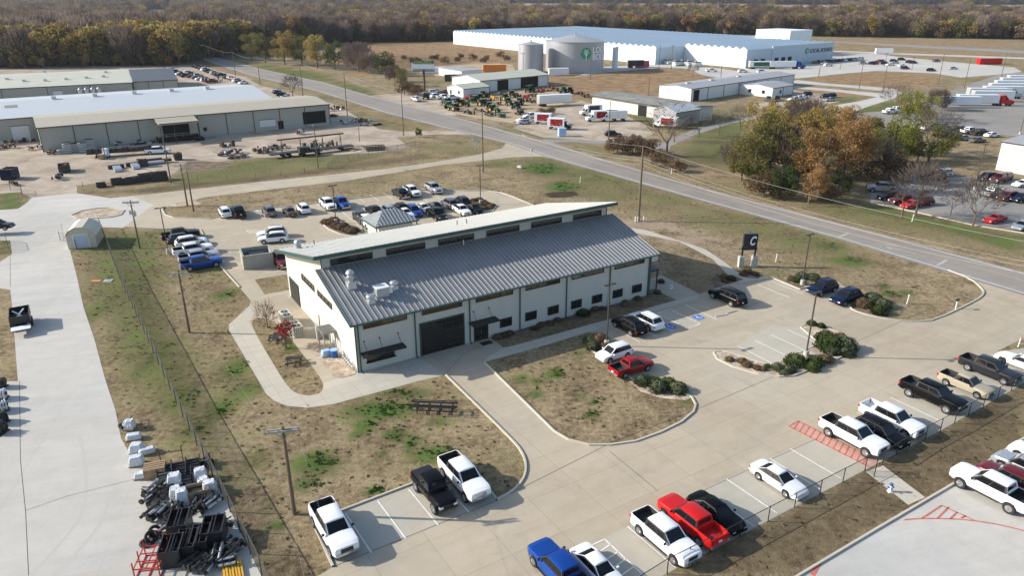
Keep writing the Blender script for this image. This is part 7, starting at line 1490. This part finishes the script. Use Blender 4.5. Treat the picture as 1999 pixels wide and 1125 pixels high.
mesh_thing(b, 'beam_stack', 'rust red steel beams laid out beside the pipe fence', 'beams', G(712, 292), R(20), None, M['rust'])
b = MB()
for k in range(5): b.bar((k * .5, -2, .2), (k * .5 + .5, 2, .3), .2, .2)
mesh_thing(b, 'beam_stack', 'yellowish timbers left of the rust red beams', 'beams', G(678, 294), R(60), None, M['wood'])
fk = thing('forklift', 'small white forklift with a tan crate in the gravel yard', 'forklift', G(207, 308), R(-90)); b = MB(); b.box((0, 0, .3), (1.9, 1.2, .9)); b.box((-.3, 0, 1.2), (1.1, 1.1, 1.1)); b.build('body', M['white_metal'], fk); b = MB(); b.bar((1.0, -.4, .1), (1.0, -.4, 2.6), .12, .12); b.bar((1.0, .4, .1), (1.0, .4, 2.6), .12, .12); b.build('mast', M['steel_dark'], fk); b = MB(); b.box((1.9, 0, .2), (1.3, 1.4, 1.1)); b.build('crate', M['wood'], fk)
for x in (-.6, .6):
    for s_ in (-1, 1): b = MB(); b.tube((x, s_ * .5, .3), (x, s_ * .7, .3), .3, None, 10); b.build('wheel', M['tyre'], fk)
vehicle('pickup', 'white', at(308, 294), R(15), 'white pickup parked before the loading dock of the warehouse')
# ------------------------------------------------------------------ far vehicles
rgv = random.Random(5)
ORD = ['first', 'second', 'third', 'fourth', 'fifth', 'sixth', 'seventh', 'eighth', 'ninth', 'tenth', 'eleventh', 'twelfth', 'thirteenth', 'fourteenth', 'fifteenth', 'sixteenth', 'seventeenth', 'eighteenth', 'nineteenth', 'twentieth']
CN = {'charcoal': 'dark grey', 'navy': 'dark blue'}
KN = {'suv': 'SUV', 'sedan': 'sedan', 'pickup': 'pickup', 'small_pickup': 'small pickup', 'van': 'van', 'coupe': 'coupe', 'hatch': 'hatchback', 'large_suv': 'long SUV'}
def row(items, head, where, grp):
    items = sorted(items, key=lambda q: q[2]); 
    for i, it in enumerate(items):
        k, c, u, v = it[:4]; h = it[4] if len(it) > 4 else head
        vehicle(k, c, at(u, v), h + rgv.uniform(-.04, .04), '%s %s, %s from left %s' % (CN.get(c, c), KN[k], ORD[i], where), grp, near=False)
kk_ = ['suv', 'sedan', 'pickup', 'suv', 'sedan', 'hatch']; cc_ = ['black', 'white', 'charcoal', 'silver', 'navy', 'grey', 'black', 'white', 'maroon']
def auto(u0, v0, u1, v1, n_, seed): rg = random.Random(seed); return [(rg.choice(kk_), rg.choice(cc_), u0 + (u1 - u0) * i / max(1, n_ - 1), v0 + (v1 - v0) * i / max(1, n_ - 1)) for i in range(n_)]
row(auto(330, 134, 362, 147, 7, 1), R(50), 'in the woodside car park, left aisle', 'cars parked by the wood, left aisle')
row(auto(368, 141, 412, 158, 9, 2), R(45), 'in the woodside car park, middle aisle', 'cars parked by the wood, middle aisle')
row(auto(374, 148, 400, 155, 4, 3), R(45), 'in the woodside car park, near aisle', 'cars parked by the wood, near middle aisle')
row(auto(382, 128, 430, 146, 9, 4), R(60), 'in the woodside car park, far aisle', 'cars parked by the wood, far aisle')
row(auto(445, 150, 475, 160, 6, 5), R(55), 'in the woodside car park, right group', 'cars parked by the wood, right group')
row(auto(540, 177, 566, 192, 5, 6), R(10), 'in the shaded row beyond the white warehouse roof', 'cars beyond the white roof')
row([('pickup', 'white', 843, 180), ('suv', 'white', 852, 186), ('pickup', 'white', 866, 189), ('sedan', 'silver', 852, 177), ('pickup', 'white', 882, 190), ('pickup', 'charcoal', 870, 180)], R(35), 'in front of the white farm office', 'vehicles at the farm office')
row([('pickup', 'white', 812, 193, R(120)), ], R(120), 'on the gravel left of the tractors', None)
row([('sedan', 'silver', 1023, 237, R(210)), ('sedan', 'white', 1022, 232, R(210)), ('suv', 'white', 1036, 225, R(200)), ('suv', 'charcoal', 1197, 261, R(5))], 0, 'around the delivery truck yard', 'cars at the delivery truck yard')
row([('pickup', 'white', 1389, 137), ('suv', 'white', 1450, 138), ('suv', 'white', 1487, 139)], R(5), 'on the drive before the greenhouse', 'cars on the greenhouse drive')
row(auto(1590, 121, 1680, 114, 12, 8), R(100), 'in the row under the greenhouse sign', 'cars in the far car park, wall row')
row([('suv', 'white', 1617, 126), ('pickup', 'silver', 1612, 124)], R(15), 'alone in the aisle of the far car park', 'cars in the far car park, aisle')
row([('suv', 'silver', 1684, 122), ('suv', 'charcoal', 1703, 123), ('suv', 'grey', 1708, 122), ('sedan', 'maroon', 1718, 118), ('suv', 'black', 1728, 123), ('sedan', 'white', 1738, 125), ('suv', 'maroon', 1722, 119), ('suv', 'navy', 1745, 118), ('sedan', 'silver', 1747, 121), ('suv', 'black', 1760, 115), ('sedan', 'white', 1762, 127), ('suv', 'charcoal', 1767, 132), ('suv', 'charcoal', 1776, 120), ('suv', 'navy', 1783, 121), ('suv', 'grey', 1828, 118), ('suv', 'black', 1818, 136), ('sedan', 'silver', 1861, 132)], R(15), 'in the far open car park', 'cars in the far car park, open part')
row([('sedan', 'white', 1550, 192), ('sedan', 'white', 1559, 190), ('sedan', 'white', 1568, 188), ('suv', 'navy', 1574, 183), ('suv', 'charcoal', 1612, 187), ('suv', 'black', 1621, 186), ('sedan', 'silver', 1620, 193)], R(200), 'beside the pale workshop annex', 'cars beside the workshop annex')
row([('pickup', 'grey', 1500, 193, R(80)), ('pickup', 'charcoal', 1516, 192, R(80))], 0, 'in front of the annex, seen from behind', 'pickups before the annex')
row([('pickup', 'white', 1738, 217), ('pickup', 'white', 1751, 214), ('pickup', 'red', 1765, 211), ('suv', 'charcoal', 1778, 210), ('suv', 'black', 1785, 208), ('suv', 'white', 1793, 205), ('suv', 'white', 1802, 203)], R(25), 'on the verge of the trailer yard', 'vehicles on the verge of the trailer yard')
row([('suv', 'navy', 1719, 250), ('sedan', 'silver', 1734, 251), ('suv', 'white', 1793, 245), ('sedan', 'white', 1813, 248), ('suv', 'grey', 1841, 246)], R(20), 'in the upper row below the trailers', 'cars below the trailers, upper row')
row([('suv', 'black', 1838, 262), ('pickup', 'charcoal', 1854, 258), ('pickup', 'black', 1862, 265), ('suv', 'charcoal', 1876, 252), ('pickup', 'white', 1893, 255), ('pickup', 'charcoal', 1914, 258), ('sedan', 'white', 1937, 262), ('sedan', 'silver', 1882, 268), ('sedan', 'grey', 1909, 272)], R(20), 'in the lower rows below the trailers', 'cars below the trailers, lower rows')
row([('large_suv', 'maroon', 1821, 343, R(160)), ('suv', 'white', 1840, 338, R(200)), ('suv', 'navy', 1927, 345, R(205)), ('pickup', 'maroon', 1951, 348, R(215)), ('suv', 'brown', 1962, 345, R(215)), ('sedan', 'white', 1998, 357, R(200)), ('pickup', 'silver', 1939, 375, R(30)), ('suv', 'maroon', 1968, 383, R(205)), ('suv', 'navy', 1994, 386, R(205)), ('coupe', 'red', 1943, 425, R(205)), ('sedan', 'silver', 1996, 438, R(215)), ('lifted', 'silver', 1721, 367, R(170)), ('pickup', 'maroon', 1762, 390, R(200)), ('sedan', 'red', 1780, 397, R(210)), ('suv', 'maroon', 1800, 393, R(200)), ('suv', 'black', 1735, 383, R(190))], 0, 'in the corner lot at the right', 'vehicles in the corner lot') if False else None
KN['lifted'] = 'lifted pickup'
row([('large_suv', 'maroon', 1821, 343, R(160)), ('suv', 'white', 1840, 338, R(200)), ('suv', 'navy', 1927, 345, R(205)), ('pickup', 'maroon', 1951, 348, R(215)), ('suv', 'brown', 1962, 345, R(215)), ('sedan', 'white', 1998, 357, R(200)), ('pickup', 'silver', 1939, 375, R(30)), ('suv', 'maroon', 1968, 383, R(205)), ('suv', 'navy', 1994, 386, R(205)), ('coupe', 'red', 1943, 425, R(205)), ('sedan', 'silver', 1996, 438, R(215)), ('lifted', 'silver', 1721, 367, R(170)), ('pickup', 'maroon', 1762, 390, R(200)), ('sedan', 'red', 1780, 397, R(210)), ('suv', 'maroon', 1800, 393, R(200)), ('suv', 'black', 1735, 383, R(190))], 0, 'in the corner lot at the right', 'vehicles in the corner lot')
# trucks
def semi(u, v, rz, lab, cabc=None, L_=14.5, grp=None, tc='white_metal', art=None):
    t = thing('semi_truck' if cabc else 'semi_trailer', lab, 'truck' if cabc else 'trailer', G(u, v), rz, grp); b = MB(); b.box((0, 0, 1.1), (L_, 2.6, 2.9)); tr = b.build('trailer_box' if cabc else 'box', M[tc], t)
    b = MB(); b.box((0, 0, .9), (L_ * .98, 1.2, .2)); b.box((L_ / 2 + .02, 0, 1.15), (.04, 2.5, 2.75)); b.box((-L_ / 2 - .02, 0, 1.15), (.04, 2.5, 2.75)); b.build('frame', M['grey_wall'], t)
    if art: b = MB(); b.box((.3, -1.32, 1.5), (L_ * .75, .04, 2.0)); b.build('panel_art', M[art], t)
    xs = [-L_ / 2 + 1.2, -L_ / 2 + 2.4] + ([L_ / 2 + .8, L_ / 2 - .4, L_ / 2 + 4.2] if cabc else [])
    if cabc:
        b = MB(); x0 = L_ / 2 + .9; pf = [(x0, .9), (x0 + 4.6, .9), (x0 + 4.6, 1.7), (x0 + 4.2, 2.05), (x0 + 2.6, 2.25), (x0 + 2.1, 3.0), (x0 + 1.2, 3.9), (x0, 3.95)]
        vs = [(x, y, z) for y in (-1.2, 1.2) for x, z in pf]; n_ = len(pf); b.add(vs, [tuple(range(n_)), tuple(range(2 * n_ - 1, n_ - 1, -1))] + [(i, i + n_, (i + 1) % n_ + n_, (i + 1) % n_) for i in range(n_)]); b.build('cab', M['paint_' + cabc], t)
        b = MB(); b.add([(x0 + 2.62, -1.0, 2.27), (x0 + 2.62, 1.0, 2.27), (x0 + 2.15, .95, 2.98), (x0 + 2.15, -.95, 2.98)], [(0, 1, 2, 3)]); b.box((x0 + 1.75, 0, 2.2), (.8, 2.46, .65)); b.build('windows', M['car_glass'], t)
        b = MB(); b.box((x0 + 4.62, 0, .95), (.1, 1.4, .9)); b.box((x0 + 4.6, 0, .6), (.3, 2.4, .3)); b.build('grille', M['chrome'], t)
    for x in xs:
        for s_ in (-1, 1): b = MB(); b.tube((x, s_ * .85, .5), (x, s_ * 1.22, .5), .5, None, 14); b.build('wheel', M['tyre'], t)
    return t
semi(1905, 206, R(-2), 'white trailer with bright red cab, nearest of the trailer row', 'red'); semi(1870, 210, R(-2), 'plain white trailer nearest the camera in the trailer row', None)
for k, (u, v) in enumerate(((1935, 198), (1925, 192), (1955, 188), (1965, 182), (1975, 176), (1985, 170), (1998, 165))): semi(u, v, R(-2), '%s white trailer behind the red cab one in the parked row' % ORD[k], None if k not in (1, 3) else 'silver', 15, 'parked trailers in the right yard')
semi(1526, 134, R(6), 'white trailer with a dark blue cab on the greenhouse drive', 'blue'); semi(1486, 134, R(6), 'trailer with green artwork parked beside the greenhouse docks', None, 14, None, 'white_metal', 'leafart' if 'leafart' in M else 'paint_green')
semi(1082, 206, R(22), 'long white trailer behind the thin fence of the tractor lot', None, 13); semi(1240, 132, R(8), 'dark trailer beside a pink box at the greenhouse', None, 9, None, 'steel_dark'); 
b = MB(); b.box((0, 0, .3), (8, 2.8, 3.2)); b.box((0, 0, 0), (7, 2, .3)); b.box((4.02, 0, .4), (.05, 2.4, 2.8)); mesh_thing(b, 'container', 'bright pink container at the foot of the greenhouse wall', 'container', G(1252, 131), R(8), None, M['paint_pink'])
def boxtruck(u, v, rz, lab, L_=6.5, art='truck_art', cabc='white', grp='delivery trucks'):
    t = thing('box_truck', lab, 'truck', G(u, v), rz, grp); b = MB(); b.box((0, 0, .9), (L_, 2.4, 2.5)); b.build('box', M['white_metal'], t)
    if art:
        for s_ in (-1, 1): b = MB(); b.box((.2, s_ * 1.21, 1.15), (L_ * .72, .05, 2.0)); b.build('panel_art', M[art], t)
    b = MB(); x0 = L_ / 2; pf = [(x0, .6), (x0 + 2.0, .6), (x0 + 2.0, 1.3), (x0 + 1.0, 1.55), (x0 + .6, 2.4), (x0, 2.5)]; vs = [(x, y, z) for y in (-1.0, 1.0) for x, z in pf]; n_ = 6
    b.add(vs, [tuple(range(n_)), tuple(range(2 * n_ - 1, n_ - 1, -1))] + [(i, i + n_, (i + 1) % n_ + n_, (i + 1) % n_) for i in range(n_)]); b.build('cab', M['paint_' + cabc], t); b = MB(); b.add([(x0 + 1.03, -.85, 1.57), (x0 + 1.03, .85, 1.57), (x0 + .64, .8, 2.36), (x0 + .64, -.8, 2.36)], [(0, 1, 2, 3)]); b.box((x0 + .35, 0, 1.5), (.5, 2.04, .6)); b.build('windows', M['car_glass'], t)
    for x in (-L_ / 2 + 1, x0 + 1.1):
        for s_ in (-1, 1): b = MB(); b.tube((x, s_ * .8, .42), (x, s_ * 1.1, .42), .42, None, 12); b.build('wheel', M['tyre'], t)
gravel_mat('truck_art', (.30, .012, .02), (.24, .02, .03), (.60, .42, .38), .5, 1.2)
boxtruck(1060, 242, R(-15), 'short box truck with red artwork and dark cab, left of two', 5.2, cabc='black'); boxtruck(1086, 252, R(-15), 'short box truck with red artwork and dark cab, right of two', 5.2, cabc='black')
boxtruck(1180, 236, R(195), 'long box truck with large red side artwork before the depot', 8.5); boxtruck(1203, 236, R(190), 'plain white box truck right of the red artwork truck', 6.5, None); boxtruck(1158, 224, R(200), 'white van-like truck with dark side behind the red artwork truck', 5.5, 'steel_dark'); boxtruck(1305, 250, R(150), 'box truck with red artwork behind the tall bare tree', 5.5)
b = MB(); b.box((0, 0, .1), (2.2, 1.8, 2.3), M['light_blue']); b.box((0, 0, 0), (2.0, 1.6, .1), M['steel_dark']); b.box((1.12, 0, .3), (.05, 1.4, 1.8), M['blue_plastic']); mesh_thing(b, 'blue_cabin', 'small bright blue booth by the highway fence', 'booth', G(1097, 266), R(10))
# tractors and implements at the dealer
def tractor(big=True):
    t = thing('tractor', 'x', 'tractor'); g = M['paint_green']; b = MB(); b.box((.9, 0, .9), (2.2, .9, .8)); b.box((2.05, 0, .95), (.15, .8, .65)); b.box((-.4, 0, .7), (1.4, 1.1, .5)); b.build('body', g, t); b = MB(); b.box((-.5, 0, 1.2), (1.3, 1.4, 1.2), M['car_glass']); b.box((-.5, 0, 2.4), (1.6, 1.6, .15), M['paint_green']); b.build('cab', None, t)
    for x, r in ((-.8, .85), (1.5, .55)):
        for s_ in (-1, 1): b = MB(); b.tube((x, s_ * .75, r), (x, s_ * 1.15, r), r, None, 14); w_ = b.build('wheel', M['tyre'], t); b = MB(); b.tube((x, s_ * 1.0, r), (x, s_ * 1.17, r), r * .5, None, 10); b.build('hub', M['yellow_paint'], w_)
    b = MB(); b.tube((1.3, .3, 1.6), (1.3, .3, 2.5), .06, None, 6); b.build('exhaust', M['steel_dark'], t); return t
tp = tractor(); TP = [(831, 194), (872, 205), (878, 212), (886, 216), (898, 205), (905, 208), (925, 200), (935, 196), (945, 190), (950, 182), (940, 207), (956, 214), (964, 219), (985, 196), (993, 205), (1008, 212), (1013, 205), (1030, 180), (1035, 178), (1100, 182), (1112, 182), (1000, 190)]
for i, (u, v) in enumerate(sorted(TP)):
    o = tp if i == 0 else copytree(tp); o.location = G(u, v); o.rotation_euler.z = rgv.uniform(0, 6.28); o.scale = (1.05,) * 3; o['group'] = 'green tractors at the dealer'; o['label'] = ('%s green tractor from the left at the farm dealer' % ORD[i]) if i < 20 else ('rightmost' if i == len(TP) - 1 else 'second to rightmost') + ' green tractor at the farm dealer'
IMP = [(915, 222, 'rust'), (925, 190, 'red_paint'), (912, 196, 'red_paint'), (968, 195, 'yellow_paint'), (985, 185, 'steel_dark'), (1002, 187, 'red_paint'), (1015, 190, 'rust'), (1028, 192, 'red_paint'), (1040, 188, 'rust'), (1050, 180, 'rust'), (1062, 178, 'red_paint'), (1072, 172, 'rust'), (1082, 178, 'rust'), (1020, 198, 'rust'), (1040, 200, 'rust'), (970, 205, 'wood'), (950, 200, 'steel_dark'), (978, 228, 'paint_green'), (955, 226, 'steel_dark'), (1015, 224, 'steel_dark'), (1130, 185, 'steel_dark'), (1145, 190, 'rust'), (895, 200, 'steel_dark'), (935, 218, 'rust')]
for i, (u, v, m_) in enumerate(sorted(IMP)): junk(u, v, 4.5, 3, 2.0, '%s farm implement heap from the left at the dealer yard' % (ORD[i] if i < 20 else ('twenty-first', 'twenty-second', 'twenty-third', 'last')[i - 20]), 300 + i, (m_, m_, 'steel_dark'), rgv.uniform(0, 3), 16, 'farm_implement', 'implement')['group'] = 'implements at the dealer yard'
for i, (u, v) in enumerate(((1320, 128), (1333, 127), (1345, 128), (1305, 125), (1360, 130))): b = MB(); b.box((0, 0, 0), (5, 3, 2.2), M['galv']); b.box((0, 0, 2.2), (4.4, 2.4, .4), M['steel_dark']); b.tube((-3, -1.8, 1), (3, -1.8, 1), .4, None, 8, M['white_metal']); b.tube((-1.2, 0, 2.4), (-1.2, 0, 3.2), .6, None, 10, M['galv']); mesh_thing(b, 'chiller', '%s grey cooling unit in the greenhouse service yard' % ORD[i], 'cooling unit', G(u, v), R(36), 'cooling units at the greenhouse')
b = MB(); b.tube((0, 0, 0), (0, 0, 11), 1.6, None, 16); b.ball((0, 0, 11), 1.6, None, 16, 6, .5); mesh_thing(b, 'gas_tank', 'slim white upright tank right of the lettered tank', 'tank', G(1200, 134), 0, None, M['white_metal'])
b = MB(); b.box((0, 0, .5), (11, 2.6, 2.7)); b.box((0, 0, 0), (10, 2, .5)); b.box((-5.5, 0, .7), (.1, 2.4, 2.3)); mesh_thing(b, 'canopy_tent', 'long white slanted cover by the far car park', 'cover', G(1725, 104), R(-8), None, M['white_metal'])

# ------------------------------------------------------------------ grass tufts over the near lawns
LM2 = {'grass_green': ((.018, .05, .008), (.05, .11, .02), (.11, .18, .05)), 'grass_dry': ((.07, .05, .03), (.19, .14, .08), (.36, .28, .17)), 'grass_dark': ((.05, .045, .02), (.10, .085, .042), (.17, .14, .075))}
for k_, v_ in LM2.items(): leaf_mat(k_, *v_)
LAWNS = [[(620, 1018), (668, 995), (900, 905), (968, 970), (1000, 958), (1024, 912), (1000, 862), (868, 737), (650, 793), (530, 787), (515, 770), (445, 648), (443, 634), (485, 594), (466, 562), (428, 520), (392, 455), (215, 452), (245, 560), (310, 700), (390, 870), (440, 965), (530, 1130), (605, 1130), (646, 1110)],
         [(150, 490), (200, 470), (235, 560), (300, 700), (380, 870), (400, 900), (330, 900), (245, 800), (205, 700)], [(960, 712), (1145, 665), (1232, 745), (1280, 780), (1350, 792), (1320, 825), (1190, 866), (1110, 856)],
         [(1290, 1130), (1500, 1022), (1690, 922), (1800, 975), (1700, 1038), (1555, 1125)], [(1740, 915), (1999, 757), (1999, 850), (1865, 940), (1812, 968)], [(1510, 548), (1600, 560), (1690, 590), (1760, 622), (1830, 622), (1910, 580), (1840, 530), (1640, 470), (1450, 425), (1300, 400), (1260, 440), (1400, 500), (1450, 530)],
         [(495, 640), (510, 630), (536, 634), (625, 748), (600, 768), (560, 750)], [(430, 422), (700, 388), (900, 368), (1050, 395), (1120, 400), (1240, 430), (1350, 400), (1100, 318), (1000, 312), (700, 358), (420, 388), (330, 412)]]
LP_ = [[(q.x, q.y) for q in PW(p_)] for p_ in LAWNS]
rt = random.Random(21); PTS = {'grass_green': [], 'grass_dry': [], 'grass_dark': []}
for P in LP_:
    xs_ = [q[0] for q in P]; ys_ = [q[1] for q in P]; A_ = (max(xs_) - min(xs_)) * (max(ys_) - min(ys_)); far_ = min(ys_) > 80
    for k in range(int(A_ * (3.2 if not far_ else 1.0))):
        x, y = rt.uniform(min(xs_), max(xs_)), rt.uniform(min(ys_), max(ys_))
        if not inpoly(x, y, P): continue
        ix = min(NX - 2, max(0, int(np.searchsorted(gx, x)) - 1)); iy = min(NY - 2, max(0, int(np.searchsorted(gy, y)) - 1)); g_ = PA[iy * NX + ix, 0]
        c_ = rt.random(); n_ = .5 + .5 * math.sin(x * .9 + 2 * math.sin(y * .7)) * math.sin(y * 1.1 + x * .3)
        if c_ < (g_ - .38) * 1.3 * (.35 + n_) : PTS['grass_green'].append((x, y))
        elif c_ > .91 - .09 * n_: PTS['grass_dark' if rt.random() < .28 else 'grass_dry'].append((x, y))
        if g_ > .7 and n_ > .3:
            for j in range(3): PTS['grass_green'].append((x + rt.gauss(0, .3), y + rt.gauss(0, .3)))
for k_, pp in PTS.items():
    b = MB()
    for j in range(16):
        a = rt.uniform(0, 6.28); rr = rt.uniform(0, .14); h_ = rt.uniform(.05, .13); c = Vector((rr * math.cos(a), rr * math.sin(a), 0)); w_ = Vector((math.cos(a * 3), math.sin(a * 3), 0)) * .035
        b.add([c - w_, c + w_, c + Vector((rt.gauss(0, .06), rt.gauss(0, .06), h_))], [(0, 1, 2)])
    src = b.build('grass', M[k_]); src.location = (pp[0][0], pp[0][1], 0); tag(src, kind='stuff')
    me = bpy.data.meshes.new('grass'); me.from_pydata([(x, y, 0) for x, y in pp], [], []); go_ = link(bpy.data.objects.new('grass', me)); tag(go_, kind='stuff')
    ng2 = bpy.data.node_groups.new('grass', 'GeometryNodeTree'); ng2.interface.new_socket('Geometry', in_out='INPUT', socket_type='NodeSocketGeometry'); ng2.interface.new_socket('Geometry', in_out='OUTPUT', socket_type='NodeSocketGeometry')
    a1, a2, ip, oi = (ng2.nodes.new(t_) for t_ in ('NodeGroupInput', 'NodeGroupOutput', 'GeometryNodeInstanceOnPoints', 'GeometryNodeObjectInfo')); oi.inputs['Object'].default_value = src; oi.inputs['As Instance'].default_value = True
    rv = ng2.nodes.new('FunctionNodeRandomValue'); rv.data_type = 'FLOAT_VECTOR'; rv.inputs[0].default_value = (0, 0, 0); rv.inputs[1].default_value = (0, 0, 6.28)
    rs = ng2.nodes.new('FunctionNodeRandomValue'); rs.data_type = 'FLOAT'; rs.inputs[2].default_value = .6; rs.inputs[3].default_value = 1.5
    ng2.links.new(a1.outputs[0], ip.inputs['Points']); ng2.links.new(oi.outputs['Geometry'], ip.inputs['Instance']); ng2.links.new(rv.outputs[0], ip.inputs['Rotation']); ng2.links.new(rs.outputs[1], ip.inputs['Scale']); ng2.links.new(ip.outputs[0], a2.inputs[0])
    go_.modifiers.new('grass', 'NODES').node_group = ng2

# ------------------------------------------------------------------ air
hz = bpy.data.materials.new('haze'); hz.use_nodes = True; n = hz.node_tree; n.nodes.clear(); ou = n.nodes.new('ShaderNodeOutputMaterial'); pv = n.nodes.new('ShaderNodeVolumePrincipled')
pv.inputs['Color'].default_value = (.80, .88, 1, 1); pv.inputs['Density'].default_value = .00005; pv.inputs['Anisotropy'].default_value = .2; n.links.new(pv.outputs[0], ou.inputs['Volume'])
b = MB(); b.box((0, 5000, -1), (20000, 20000, 46)); o = b.build('haze', hz); tag(o, kind='stuff')
